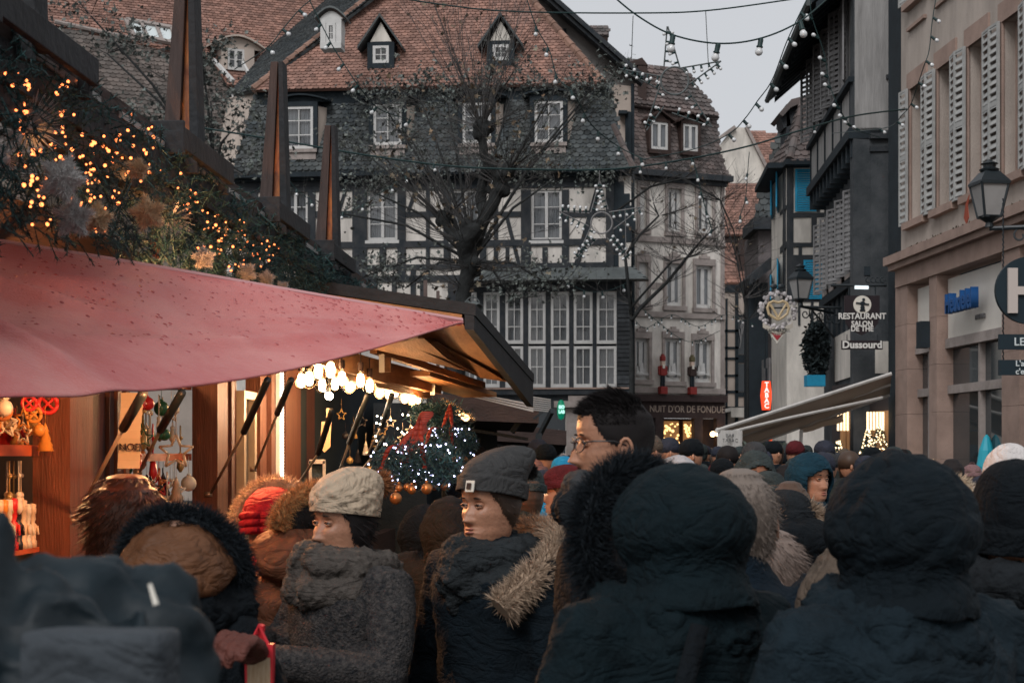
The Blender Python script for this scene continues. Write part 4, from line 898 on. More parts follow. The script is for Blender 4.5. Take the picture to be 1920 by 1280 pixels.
pr_ = [lerp(oa, bb, i / 12) + Vector((0, .03 * math.sin(i * 2.1), 0)) for i in range(13)]
for i in range(12): q.quad(pr_[i] - UP * .31, pr_[i + 1] - UP * .31, pr_[i + 1], pr_[i])
q.quad(lerp(oa, ob, 0) - UP * .28, ob - UP * .2, ob, oa)
v_ = q.build('valance', awv, t, smooth=True); text('BAR\nTABAC', lerp(oa, bb, .5) + Vector((0, -.05, -.15)), XX, UP, .09, M['timber'], v_)
q = MB(); q.box(*sorted((P(1395, 0, 34).x, P(1470, 0, 34).x)), 33.8, 34.1, P(0, 838, 34).z, P(0, 826, 34).z); q.build('front_board', M['timber2'], t)
q = MB(); 
for a, b in ((1380, 1408), (1415, 1432), (1437, 1448)): q.box(*sorted((P(a, 0, 36).x, P(b, 0, 36).x)), 36, 36.2, P(0, 826, 36).z, P(0, 812, 36).z)
tag(q.build('red_terrace_heater', mat('heat', (.5, .06, .02), .5, emit=(1, .12, .03), es=.5)), 'row of glowing red heater panels under the long beige awning', 'heater')
t = thing('small_awning', 'small folded beige awning under the long restaurant awning', 'awning', P(1540, 850, 30))
q = cloth_quad(P(1580, 778, 29.8), P(1499, 804, 30), P(1503, 812, 32), P(1582, 790, 32), 8, 6, .03); mods(q.build('awning_cloth', aw, t, smooth=True), solid=.02)
q = MB(); q.quad(P(1499, 806, 30), P(1503, 812, 32), P(1503, 832, 32), P(1499, 834, 30)); q.quad(P(1499, 806, 30), P(1506, 805, 29.9), P(1505, 833, 29.9), P(1498, 834, 30)); q.build('valance', awv, t)
t = thing('terrace_planter', 'dark leafy hedge planters along the restaurant terrace', 'plant', P(1480, 950, 27)); q = MB(); rr = random.Random(9)
for i in range(1500):
    px = rr.uniform(1395, 1500); D_ = rr.uniform(26, 28); p = P(px, 850, D_); p.z = rr.uniform(.7, 1.85) ; q.blade(p, (rr.uniform(-1, 1), rr.uniform(-1, 1), rr.uniform(-.3, 1)), rr.uniform(.06, .14), .03)
q.build('leaves', mat('hedge', (.06, .075, .06), .8, isl=.6), t); q = MB(); q.box(P(1400, 0, 27).x, P(1500, 0, 27).x, 26.3, 27.8, 0, .8); q.build('planter_box', M['wooddark'], t)
# hanging foliage pot in blue box
t = thing('ivy_planter', 'big dark ivy bush growing over a bright blue window box', 'plant', P(1530, 720, 36)); q = MB()
for i in range(2600):
    a = rr.uniform(0, 6.28); r = rr.random() ** .5; p = P(1530 + 22 * r * math.cos(a) + 4 * math.sin(i), 655 + 52 * r * math.sin(a), 36 + rr.uniform(-.4, .2)); q.blade(p, (rr.uniform(-1, 1), rr.uniform(-1, .2), rr.uniform(-1, .6)), rr.uniform(.06, .13), .035)
q.build('leaves', mat('ivydark', (.022, .032, .034), .8, isl=.7), t); o = P(1512, 724, 35.6); q = MB(); q.box(o.x, P(1546, 0, 35.6).x, 35.5, 35.9, o.z, o.z + .25); q.build('window_box', M['blue'], t)
for k_, (px, y0, y1, D_) in enumerate(((1572, 825, 890, 25), (1627, 805, 860, 25.5), (1650, 800, 850, 25))):
    t = thing('lit_tree', 'slim conical tree of warm fairy lights beside the restaurant door, %s of three' % ('leftmost', 'middle', 'rightmost')[k_], 'lit tree', P(px, y1, D_), 'light covered trees by the restaurant door'); q = MB(); b = MB()
    for i in range(70):
        f = rr.random(); a = rr.uniform(0, 6.28); r = (.02 + f * .13); p = P(px, lerp(y0, y1, f), D_) + Vector((r * math.cos(a), r * math.sin(a), 0)); q.ball(p, .014, 5, 4)
    for i in range(300): f = rr.random(); a = rr.uniform(0, 6.28); r = f * .12; b.blade(P(px, lerp(y0, y1, f), D_) + Vector((r * math.cos(a), r * math.sin(a), 0)), (math.cos(a), math.sin(a), -.2), .07, .01)
    b.build('branches', mat('firg', (.012, .03, .028), .8, isl=.5), t); q.build('lights', MATS['warmdot'], t)
# ================================================================ TREES
def clump_leaf(q, p, s, rr):
    n = Vector((rr.uniform(-1, 1), rr.uniform(-1, .6), rr.uniform(-1, 1))).normalized(); x = n.orthogonal().normalized(); y = n.cross(x); a0 = rr.uniform(0, 6.28)
    pts = []
    for i in range(10):
        a = a0 + i * .628; r = s * (1 if i % 2 == 0 else .5) * rr.uniform(.8, 1.15); pts.append(p + (x * math.cos(a) + y * math.sin(a)) * r + n * (.15 * s * (i % 3)))
    q.add(pts, [tuple(range(10))])
def shoots(q, o, n, L, spread, up, rr, r0=.014, sub=2, depthj=1.0, ends=None):
    for i in range(n):
        a = rr.uniform(0, 6.28); d = Vector((math.cos(a) * spread, math.sin(a) * spread * depthj, up + rr.uniform(-.3, .3))).normalized(); l = L * rr.uniform(.45, 1.15); p = Vector(o) + d * .08; pts = [p.copy()]; side = Vector((rr.uniform(-.3, .3), rr.uniform(-.2, .2), .25))
        for j in range(6): d = (d + side * .16 + Vector((rr.uniform(-.07, .07), rr.uniform(-.07, .07), 0))).normalized(); p = p + d * l / 6; pts.append(p.copy())
        rad = [r0 * (1 - .8 * j / 6) for j in range(7)]; q.tube(pts, rad, 3, cap=False)
        if ends is not None: ends += pts[2:]
        for s_ in range(sub):
            j = rr.randint(1, 4); p2 = pts[j].copy(); d2 = (d + Vector((rr.uniform(-.9, .9), rr.uniform(-.6, .6), rr.uniform(-.1, .5)))).normalized(); q2 = [p2.copy()]
            for j2 in range(3): p2 = p2 + d2 * l * .13; d2 = (d2 + Vector((rr.uniform(-.2, .2), 0, .15))).normalized(); q2.append(p2.copy())
            q.tube(q2, [r0 * .5, r0 * .4, r0 * .3, r0 * .2], 3, cap=False)
            if ends is not None: ends += q2[1:]
rr = random.Random(11); DT = 27.0
tT = thing('plane_tree', 'pollarded tree with knobbly dark trunk and long thin shoots before the half-timbered house', 'tree', P(862, 850, DT) * 1); tT.location.z = 0
pa = [P(842, 1040, DT), P(850, 700, DT), P(862, 620, DT), P(868, 560, DT), P(878, 500, DT), P(892, 455, DT), P(905, 415, DT), P(925, 380, DT), P(936, 350, DT), P(930, 325, DT), P(908, 295, DT), P(905, 262, DT), P(904, 240, DT)]
pa[0].z = 0; q = MB(); q.tube(pa, [.22, .17, .15, .135, .122, .115, .11, .115, .1, .09, .075, .085, .14], 12)
q.tube([P(878, 495, DT), P(870, 470, DT - .1), P(872, 448, DT - .2), P(885, 430, DT - .2)], [.14, .13, .15, .18], 9)
q.tube([P(880, 480, DT), P(855, 445, DT + .1), P(838, 425, DT + .2), P(832, 408, DT + .2)], [.11, .09, .08, .12], 8)
q.tube([P(908, 410, DT), P(900, 370, DT + .2), P(906, 340, DT + .2), P(912, 310, DT)], [.1, .1, .09, .08], 8)
q.tube([P(930, 340, DT), P(945, 325, DT - .2), P(955, 318, DT - .3)], [.08, .07, .1], 7)
knobs = [(P(904, 240, DT), .2), (P(885, 432, DT - .2), .19), (P(832, 410, DT + .2), .15), (P(938, 348, DT), .19), (P(955, 318, DT - .3), .12), (P(868, 452, DT - .1), .15), (P(882, 500, DT), .2)]
for c, r in knobs:
    for i in range(9): q.ball(c + Vector((rr.uniform(-r, r), rr.uniform(-r, r), rr.uniform(-r, r))) * .6, r * rr.uniform(.4, .7), 7, 5)
mods(q.build('trunk', M['bark'], tT, smooth=True), remesh=.035, disp=[(.03, .12)])
q = MB(); ends = []
shoots(q, knobs[0][0], 40, 3.0, .5, 1.1, rr, .0095, 3, 1, ends)
shoots(q, knobs[0][0], 20, 1.9, 1.2, .4, rr, .0085, 3, 1, ends)
shoots(q, knobs[1][0], 26, 2.0, .8, .7, rr, .0095, 3, 1, ends); shoots(q, knobs[2][0], 34, 2.2, 1.0, .6, rr, .0085, 3, 1, ends)
shoots(q, knobs[3][0], 22, 2.0, 1.1, .5, rr, .0085, 3, 1, ends); shoots(q, knobs[4][0], 22, 2.2, 1.3, .5, rr, .008, 3, 1, ends); shoots(q, knobs[5][0], 20, 1.8, 1.3, .3, rr, .008, 3, 1, ends)
shoots(q, P(868, 540, DT), 20, 1.3, 1.2, .2, rr, .01, 2, 1, ends); shoots(q, knobs[6][0], 26, 1.4, 1.3, -.1, rr, .01, 2, 1, ends)
q.build('crown', M['twig'], tT)
q = MB(); 
def lum(p): return noise.noise(p * .9) > -.05
n_ = 0
while n_ < 500:
    p = rr.choice(ends) + Vector((rr.uniform(-.2, .2), rr.uniform(-.2, .2), rr.uniform(-.2, .15)))
    if lum(p): clump_leaf(q, p, rr.uniform(.035, .07), rr)
    n_ += 1
q.build('leaves', mat('leafgrey', (.13, .12, .09), .8, .6, 3, isl=.7, col2=(.16, .10, .06)), tT)
# a flood lamp strapped to the trunk
c = P(886, 572, DT - .5); t = thing('flood_lamp', 'small round metal flood lamp strapped to the tree trunk', 'lamp', c - UP * .15)
q = MB(); q.lathe([(.06, 0), (.09, .04), (.1, .17), (.105, .2), (.09, .2), (.08, .12), (.001, .1)], c, 16, ax=(.5, -.8, -.45)); q.tube([c + Vector((.12 * math.cos(a), .02, .14 * math.sin(a))) for a in [j * .5 for j in range(14)]], .012, 5); q.tube([c, c + Vector((-.1, .3, .1)), P(868, 570, DT)], .02, 5); q.build('lamp_housing', M['lead'], t)
# vine tangle: second leafy tree behind left
def leafy(name, label, trunk, spots, nl, nsh, D_, col, seed, lsz=(.05, .1), L=1.6):
    rr = random.Random(seed); trunk[0].z = 0; t = thing(name, label, 'tree', (trunk[0].x, trunk[0].y, 0)); q = MB(); q.tube(trunk, [.16 - .09 * i / len(trunk) for i in range(len(trunk))], 7)
    for x, y in spots: 
        e = P(x, y, D_); q.tube([trunk[-1], lerp(trunk[-1], e, .5) + Vector((0, 0, .3)), e], [.05, .035, .02], 5)
    q.build('trunk', M['bark'], t, smooth=True); q = MB(); ends = []
    for x, y in spots: shoots(q, P(x, y, D_ + rr.uniform(-.8, .8)), nsh, L, 1.1, .35, rr, .009, 3, 1, ends)
    q.build('branches', M['twig'], t); q = MB()
    for i in range(nl):
        p = rr.choice(ends) + Vector((rr.gauss(0, .25), rr.gauss(0, .25), rr.gauss(0, .2)))
        if noise.noise(p * 1.1) > -.12: clump_leaf(q, p, rr.uniform(*lsz), rr)
    q.build('leaves', col, t); return t
lg_ = mat('leafg2', (.13, .135, .12), .75, .6, 3, isl=.8, col2=(.075, .095, .09))
leafy('leafy_tree', 'leaf hung tree spreading over the upper storey behind the pollarded tree', [P(858, 900, 40) * 1, P(864, 600, 40), P(884, 490, 40)], [(720, 200), (790, 190), (700, 300), (770, 260), (840, 200), (960, 170), (1040, 165), (1110, 165), (820, 320), (960, 320), (1040, 335), (700, 360), (1090, 200), (640, 400), (960, 560), (1040, 540), (760, 540), (680, 520)], 5200, 12, 40, lg_, 21, (.03, .085), 1.5)
leafy('ivy_tree', 'ragged leafy tree in front of the grey tiles above the left stall', [P(420, 900, 40), P(410, 500, 40), P(400, 330, 40)], [(395, 190), (430, 250), (350, 250), (420, 310), (380, 120), (300, 250), (200, 100), (170, 30), (460, 330), (330, 160)], 3200, 11, 40, lg_, 22, (.04, .10), 1.5)
# bare tree to the right
rr = random.Random(31); DR = 40; t = thing('bare_tree', 'bare thin branched tree reaching across the pale house', 'tree', (P(1150, 0, DR).x, DR, 0)); q = MB(); e2 = []
def limb(pts, r0, D_=DR):
    w_ = [P(x, y, D_ + i * .15) for i, (x, y) in enumerate(pts)]
    if pts[0][1] >= 900: w_[0].z = 0
    q.tube(w_, [r0 * (1 - .75 * i / (len(w_) - 1)) for i in range(len(w_))], 6); return w_
tr = limb([(1184, 900), (1184, 700), (1184, 620), (1180, 580)], .09); tr
A1 = limb([(1184, 600), (1200, 578), (1250, 530), (1290, 480), (1320, 445), (1345, 425)], .06); A2 = limb([(1184, 590), (1172, 480), (1200, 440), (1235, 405), (1225, 380)], .055)
A3 = limb([(1180, 580), (1260, 490), (1300, 480), (1345, 470)], .035); A4 = limb([(1150, 400), (1220, 350), (1280, 335), (1350, 375), (1375, 430), (1390, 500), (1400, 560)], .035); A5 = limb([(1402, 900), (1402, 600), (1395, 560), (1380, 480), (1350, 380)], .04)
q.build('trunk', M['bark'], t, smooth=True); q = MB()
for L_ in (A1, A2, A3, A4, A5):
    for p in L_[1:]: shoots(q, p, 9, 1.5, 1.0, .35, rr, .010, 4, .8, e2)
q.build('branches', M['twig'], t); q = MB()
for i in range(120): clump_leaf(q, rr.choice(e2), rr.uniform(.03, .06), rr)
q.build('leaves', MATS['leafgrey'], t)
# ---------------------------------------------------------------- climbing leaves on the eaves of the big house
q = MB(); rr = random.Random(41); k = 0
while k < 2600:
    px = rr.uniform(640, 1150); y = rr.choice((rr.gauss(175, 12), rr.gauss(335, 14), rr.uniform(170, 360))); dens = noise.noise(Vector((px * .02, y * .02, 3)))
    if dens > -.05: p = P(px, y, 45.4 - (.3 if y > 300 else 0)); clump_leaf(q, p + Vector((0, rr.uniform(-.25, .1), 0)), rr.uniform(.03, .085), rr)
    k += 1
tag(q.build('climbing_vine', lg_), 'straggling vine leaves along the eaves of the half-timbered house', 'vine')

# ================================================================ STRING LIGHTS
def catmull(pts, n=8):
    out = []; pts = [Vector(p) for p in pts]; m = len(pts)
    for i in range(m - 1):
        a, b, c, d = pts[max(i - 1, 0)], pts[i], pts[i + 1], pts[min(i + 2, m - 1)]
        for j in range(n):
            t = j / n; out.append(.5 * ((2 * b) + (c - a) * t + (2 * a - 5 * b + 4 * c - d) * t * t + (3 * b - a - 3 * c + d) * t ** 3))
    return out + [pts[-1]]
BM = {}
def bulb_mesh(L):
    k = round(L, 3)
    if k not in BM:
        a = MB(); a.lathe([(.001, 0), (.13 * L, 0), (.16 * L, -.1 * L), (.15 * L, -.42 * L), (.2 * L, -.5 * L), (.2 * L, -.55 * L), (.001, -.56 * L)], (0, 0, 0), 8)
        b = MB(); b.lathe([(.11 * L, -.5 * L), (.17 * L, -.64 * L), (.24 * L, -.8 * L), (.2 * L, -.95 * L), (.09 * L, -1.03 * L), (.001, -1.05 * L)], (0, 0, 0), 8)
        oa = a.build('socket', M['socket'], local=True, smooth=True); ob = b.build('bulb', M['bulbglass'], local=True, smooth=True); BM[k] = (oa.data, ob.data); bpy.data.objects.remove(oa); bpy.data.objects.remove(ob)
    return BM[k]
def hang(parent, p, L, d=(0, 0, -1)):
    s_, b_ = bulb_mesh(L); rot = Vector((0, 0, -1)).rotation_difference(Vector(d).normalized())
    for nm, me in (('socket', s_), ('bulb', b_)):
        o = bpy.data.objects.new(nm, me); SC.collection.objects.link(o); o.parent = parent; o.location = Vector(p) - WL(parent); o.rotation_mode = 'QUATERNION'; o.rotation_quaternion = rot
def string(label, pts, rad, bulbs=(), L=.1, dirs=None):
    w_ = [P(*p) for p in pts]; c = catmull(w_); t = thing('string_light' if len(bulbs) else 'overhead_cable', label, 'string light' if len(bulbs) else 'cable', w_[0], 'cables and light strings over the street')
    q = MB(); q.tube(c, rad, 5); q.build('cable', M['socket'], t)
    for i, b in enumerate(bulbs):
        # nearest point on the curve in the picture plane
        bp = P(b[0], b[1], 1); best = min(c, key=lambda w: (w / w.y - Vector((bp.x, 1, CZ + (bp.z - CZ))) ).length if False else ((w.x / w.y - (b[0] - 960) / F) ** 2 + ((w.z - CZ) / w.y - (HZ - b[1]) / F) ** 2))
        d = dirs if dirs else (rr.uniform(-.3, .3), rr.uniform(-.3, .3), -1)
        hang(t, best, L, d)
    return t
rr = random.Random(51)
string('thick black cable with four large clear bulbs hanging across the sky', [(1140, -15, 14), (1195, 30, 14), (1262, 66, 14), (1347, 82, 14), (1427, 72, 14.2), (1500, 40, 14.5), (1560, -10, 15)], .008, [(1265, 66), (1347, 82), (1427, 72), (1500, 40)], .15)
string('long near level cable crossing the top of the picture', [(700, -12, 14), (820, 8, 14), (960, 22, 14), (1195, 25, 14), (1330, 20, 14), (1500, -3, 14)], .007)
string('string of small bulbs falling steeply against the sky', [(1520, -15, 16), (1478, 72, 16), (1448, 150, 16.5), (1420, 190, 17), (1397, 222, 17), (1366, 252, 18), (1300, 280, 19), (1200, 300, 20)], .006, [(1503, 28), (1478, 72), (1461, 112), (1440, 152), (1418, 192), (1394, 224), (1366, 252)], .11, (.7, -.1, -.75))
string('long dark cable sagging in front of the half-timbered house to the jettied house', [(380, 240, 20), (550, 268, 20), (700, 293, 20), (850, 312, 20), (1000, 318, 20), (1150, 317, 20), (1280, 300, 20), (1400, 275, 20.5), (1500, 245, 21), (1600, 218, 22), (1700, 205, 23)], .012, [(820, 306), (1200, 310), (1250, 305), (1296, 297), (1530, 235), (1590, 222)], .09)
string('string of bulbs slanting down over the left part of the red roof', [(575, -10, 17), (620, 80, 17), (648, 125, 17), (675, 165, 17), (712, 205, 17.5), (770, 225, 18)], .006, [(600, 40), (616, 80), (640, 122), (672, 160), (705, 200), (775, 222)], .1, (-.6, -.1, -.7))
string('short string of bulbs at the upper left over the dark hip roof', [(600, -12, 16), (565, 15, 16), (530, 55, 16), (500, 90, 16), (440, 130, 17)], .006, [(560, 20), (530, 55), (498, 88)], .1, (.7, -.1, -.6))
string('string of bulbs running down past the right dormer to the corner', [(985, -10, 17), (1005, 50, 17), (1030, 95, 17), (1045, 145, 17), (1075, 175, 17), (1110, 235, 17.5), (1160, 275, 18), (1210, 300, 18)], .006, [(1008, 52), (1026, 92), (1042, 142), (1062, 180), (1092, 215), (1122, 252), (1160, 282), (1200, 300)], .1)
string('thin string of small bulbs hanging on the pink facade', [(1756, -10, 16), (1748, 40, 16), (1742, 95, 16), (1732, 125, 16), (1722, 155, 16.5), (1708, 195, 17), (1692, 215, 17.5), (1660, 240, 19), (1560, 250, 22)], .005, [(1748, 30), (1745, 72), (1737, 114), (1726, 156), (1708, 195), (1690, 238), (1650, 258)], .09, (.7, -.1, -.5))
string('string of bulbs looping down the front of the jettied house', [(1520, -10, 22), (1522, 30, 22), (1545, 100, 22), (1556, 160, 22), (1575, 205, 22), (1600, 240, 22.5), (1650, 258, 23)], .006, [(1530, 35), (1540, 76), (1535, 122), (1506, 158), (1553, 166), (1572, 208), (1575, 228), (1612, 240), (1590, 248)], .12, (-.6, 0, .4))
string('string of bulbs hanging across the timbered storey behind the tree', [(535, 325, 30), (556, 355, 30), (600, 385, 30), (650, 398, 30), (700, 370, 30), (760, 330, 30)], .006, [(537, 326), (556, 352), (578, 380), (643, 396), (676, 380), (740, 363), (800, 330)], .13)
string('string of bulbs in the right side of the bare crown', [(930, 280, 29), (925, 340, 29), (915, 400, 29), (905, 430, 29), (890, 465, 29)], .006, [(935, 334), (927, 366), (916, 398), (904, 433), (890, 465)], .13)
string('string of bulbs curving under the lead canopy', [(1060, 525, 44), (1095, 545, 44), (1140, 545, 44), (1180, 528, 44)], .01, [(1062, 528), (1094, 543), (1130, 547), (1168, 536)], .2)
string('drooping fairy string in front of the pale house', [(1185, 590, 45), (1210, 615, 45), (1260, 590, 45), (1310, 612, 45), (1360, 590, 45), (1420, 610, 45)], .008, [(1200 + i * 12, 600 + (i * 7 % 11)) for i in range(18)], .12)
string('lower drooping fairy string in front of the pale house', [(1185, 560, 45), (1230, 600, 45), (1290, 640, 45), (1350, 620, 45)], .008, [(1200 + i * 12, 590 + i * 4) for i in range(11)], .12)
string('cable with bulbs dropping beside the orange roof', [(1405, 285, 30), (1402, 320, 30), (1398, 370, 30), (1388, 405, 30)], .008, [(1402, 325), (1396, 368), (1388, 404)], .14)
string('two strand string hanging over the stone framed windows', [(1300, 300, 30), (1315, 360, 30), (1325, 400, 30), (1335, 430, 30)], .01, [(1310, 328), (1315, 363), (1322, 397), (1335, 430)], .14)
# wire hangers of the star lights
def star(label, D_, segs, circ, hangs, L):
    t = thing('star_light', label, 'star light', P(circ[0], circ[1], D_), 'bulb covered star decorations'); q = MB(); bl = []
    for (x0, y0, x1, y1, sd, n_) in segs:
        a, b = P(x0, y0, D_), P(x1, y1, D_ + .05); q.tube([a, b], .009, 4); d = (b - a).normalized(); nn = Vector((d.z, 0, -d.x)) * sd
        for i in range(n_): bl.append((lerp(a, b, (i + .6) / (n_ + .2)), nn))
    cx, cy, cr = circ; q.tube([P(cx + cr * math.cos(a), cy + cr * math.sin(a), D_) for a in [j * math.pi / 14 for j in range(29)]], .012, 5)
    for (x0, y0, x1, y1) in hangs: q.tube([P(x0, y0, D_), P(x1, y1, D_)], .005, 4)
    q.build('wire_frame', M['shuttergrey'] if 'pale' in label else M['lead'], t)
    for p, nn in bl: hang(t, p, L, nn)
star('large star of bare bulbs with wire ring hanging against the sky', 19, [(1251, 50, 1245, 125, -1, 4), (1252, 50, 1275, 128, 1, 4), (1276, 128, 1352, 115, 1, 5), (1352, 115, 1290, 160, -1, 5), (1290, 170, 1335, 238, 1, 4), (1260, 212, 1335, 238, -1, 4), (1245, 200, 1212, 245, 1, 3), (1238, 160, 1210, 240, -1, 3), (1160, 128, 1240, 170, -1, 5), (1165, 130, 1245, 145, 1, 4)],
     (1265, 152, 26), [(1187, 30, 1184, 110), (1323, 20, 1328, 118)], .085)
star('pale star of bare bulbs with a wire ring hanging before the timbered corner', 24, [(1124, 340, 1108, 398, -1, 5), (1125, 340, 1140, 392, 1, 5), (1142, 398, 1205, 388, 1, 5), (1205, 388, 1150, 430, -1, 4), (1150, 440, 1180, 485, 1, 5), (1138, 446, 1180, 486, -1, 5), (1120, 448, 1080, 486, 1, 5), (1108, 425, 1082, 484, -1, 5), (1048, 396, 1105, 400, -1, 5), (1048, 397, 1104, 424, 1, 5)],
     (1128, 418, 20), [(1124, 318, 1124, 340), (1172, 390, 1174, 480)], .1)
# ================================================================ NEAR STALL (left)
def SF(off): f = Fac(960, 1, (.057, 1)); f.O = Vector((off, 0, 0)); return f     # vertical plane X = off + .057 D
EV = SF(-1.70); ST = SF(-2.3); GA = SF(-1.76)
tS = thing('market_stall', 'wooden market stall with tapered roof horns and red awning, nearest on the left', 'stall', (-2.6, 7, 0))
def ud(D): return D * math.sqrt(1 + .057 ** 2)
# roof: slab rising away from the street, seen edge on
q = MB(); u0, u1 = ud(2.6), ud(12.7)
q.hexa([EV.pt(u0, 2.86, .02), EV.pt(u1, 2.86, .02), EV.pt(u1, 4.2, -2.4), EV.pt(u0, 4.2, -2.4), EV.pt(u0, 2.93, .02), EV.pt(u1, 2.93, .02), EV.pt(u1, 4.3, -2.4), EV.pt(u0, 4.3, -2.4)])
q.build('roof', M['wooddark'], tS)
q = MB(); EV.box(q, u0, u1, 2.74, 2.858, -.03, .03); EV.box(q, u0, ud(7.2), 2.66, 2.735, -.05, .01); q.build('eave_beam', M['fascia'], tS)
q = MB()
rr = random.Random(61); k = u0
while k < u1:
    L = rr.uniform(.3, 1.1)
    if rr.random() < .8: EV.box(q, k, min(k + L, u1), 2.862, 2.884, .021, .034)
    k += L + rr.uniform(.05, .5)
EV.box(q, ud(11.1), ud(12.72), 2.80, 2.856, .032, .05)
each(q, 'metal_edge', mat('zinc', (.32, .31, .30), .5, .3, 6), tS)
# stall front wall pieces
q = MB(); 
def sp(mb, x0, x1, z0, z1, n0, n1): ST.box(mb, ST.u(x0), ST.u(x1), z0, z1, n0, n1)
for i, (x0, x1) in enumerate([(105, 149)]): sp(q, x0, x1, 0, 2.6, -.1, .06)
sp(q, 392, 411, 0, 2.6, -.1, .05); each(q, 'post', M['woodorange'], tS)
q = MB(); sp(q, 149.5, 205, 0, 2.6, -.1, -.02); sp(q, 205.5, 214, 0, 2.6, -.1, .0); sp(q, 225, 236, 0, 2.6, -.1, -.01); sp(q, 411.5, 434, 0, 2.6, -.1, -.02); sp(q, 434.5, 440, 0, 2.6, -.1, 0); sp(q, 442, 452, 0, 2.6, -.12, -.03); sp(q, 575, 590, 0, 2.6, -.1, 0)
each(q, 'wall_board', M['woodred'], tS)
q = MB(); sp(q, 214.5, 222, 0, 2.6, -.1, .015); sp(q, 236.5, 243, .8, 2.6, -.1, 0); q.build('light_batten', M['woodorange'], tS)
q = MB(); sp(q, -400, 104, 0, 1.05, -.1, 0); sp(q, 243.5, 391, 0, 1.1, -.1, 0); each(q, 'counter_front', M['woodred'], tS)
q = MB(); ST.box(q, ud(3), ud(12.6), 0, 2.7, -1.5, -1.45); q.build('back_wall', mat('stallback', (.10, .055, .035), .9, .5, 2), tS)
q = MB(); ST.box(q, ud(3), ud(12.6), 2.5, 2.6, -1.5, .05); q.build('ceiling', M['wooddark'], tS)
# pale-wood window frame of the next bay and LED strip
q = MB(); sp(q, 452, 456, .9, 2.05, -.06, .02); sp(q, 472, 476, .9, 2.05, -.06, .02); sp(q, 452, 476, 2.05, 2.1, -.06, .022); sp(q, 456.5, 471.5, .9, .95, -.06, .02); q.build('display_frame', mat('champagne', (.34, .27, .2), .4, .2, 5, metal=.3), tS)
q = MB(); sp(q, 456.5, 471.5, .95, 2.05, -.03, -.02); q.build('display_glass', DG, tS)
q = MB(); sp(q, 488, 500, 0, 2.6, -.1, .0); sp(q, 531, 556, 0, 2.6, -.12, .02); sp(q, 557, 564, 0, 2.6, -.1, 0); sp(q, 501, 508, 0, 2.6, -.1, .03); each(q, 'wall_board', M['woodorange'], tS)
q = MB(); uS = ST.u(519)
for i in range(46): z = 1.33 + i * .021; ST.box(q, uS - .02, uS + .02, z, z + .012, .03, .045)
q.build('light_strip', emis('stripw', (1, .84, .62), 9), tS)
q = MB(); ST.box(q, uS - .035, uS + .035, 1.3, 2.32, .0, .029); q.build('strip_backing', M['paperw'], tS)
# shelves with goods
q = MB(); sp(q, -400, 100, 1.69, 1.735, -.5, -.06);  sp(q, 243.5, 391, 1.66, 1.70, -.4, -.1); sp(q, 243.5, 391, 2.07, 2.11, -.4, -.1); sp(q, -400, 100, 1.06, 1.1, -.6, 0); sp(q, 243.5, 391, 1.1, 1.14, -.6, .02); each(q, 'shelf', mat('redshelf', (.45, .10, .04), .5, .3, 5), tS)
# round roof horns
for k_, (D_, lab) in enumerate(((4.65, 'nearest, cut by the top of the picture'), (6.5, 'tallest full one with orange inner face'), (8.3, 'third along the eave'), (9.9, 'farthest and smallest'))):
    t = thing('roof_horn', 'tapered dark wooden horn on the stall eave, ' + lab, 'roof horn', EV.pt(ud(D_), 2.93, .02), 'wooden horns along the stall eave'); u = ud(D_); h = .86
    def hb(nm, m_, b0, b1, t0, t1, x0, x1):
        q = MB(); z0, z1 = 2.87, 2.86 + h
        q.hexa([EV.pt(u + x0, z0, b0), EV.pt(u + x0, z0, b1), EV.pt(u + x1, z0, b1), EV.pt(u + x1, z0, b0), EV.pt(u + x0, z1, t0), EV.pt(u + x0, z1, t1), EV.pt(u + x1, z1, t1), EV.pt(u + x1, z1, t0)]); mods(q.build(nm, m_, t), bevel=.003)
    w0 = (.05, .05, .02, .01)[k_]
    hb('left_board', mat('weathered', (.085, .062, .056), .85, .4, 6, .4, 30, stretch=(8, 8, .6)), -.085, -.015, -.015, .022, -.05, .03); hb('right_board', M['fascia'], .035, .075, .026, .05, -.06, .05)
    hb('inner_board', mat('hornorange', (.5, .17, .045), .5, .65, 9, .3, 20, stretch=(3, 3, .8), col2=(.16, .05, .03)), -.015, .035, .022, .026, -.02, .02)
    q = MB(); EV.box(q, u - .40, u + .42, 2.86, 2.945, .08, .105); EV.box(q, u - .42, u - .40, 2.84, 2.965, -.02, .108); EV.box(q, u + .40, u + .44, 2.82, 2.95, .04, .078); EV.box(q, u - .1, u - .07, 2.82, 2.95, -.04, .078); mods(q.build('foot_bracket', M['fascia'], t), bevel=.003)
# dark rafters ends under eave, brown panel at left behind the garland
q = MB(); GA.box(q, ud(3), ud(8), 2.05, 2.66, -.5, -.45); q.build('gable_panel', M['wooddark'], tS)
q = MB(); GA.box(q, ud(7.2), ud(7.45), 2.1, 2.5, -.4, -.2); GA.box(q, ud(7.9), ud(8.05), 2.1, 2.5, -.4, -.2); q.build('dark_block', M['fascia'], tS)
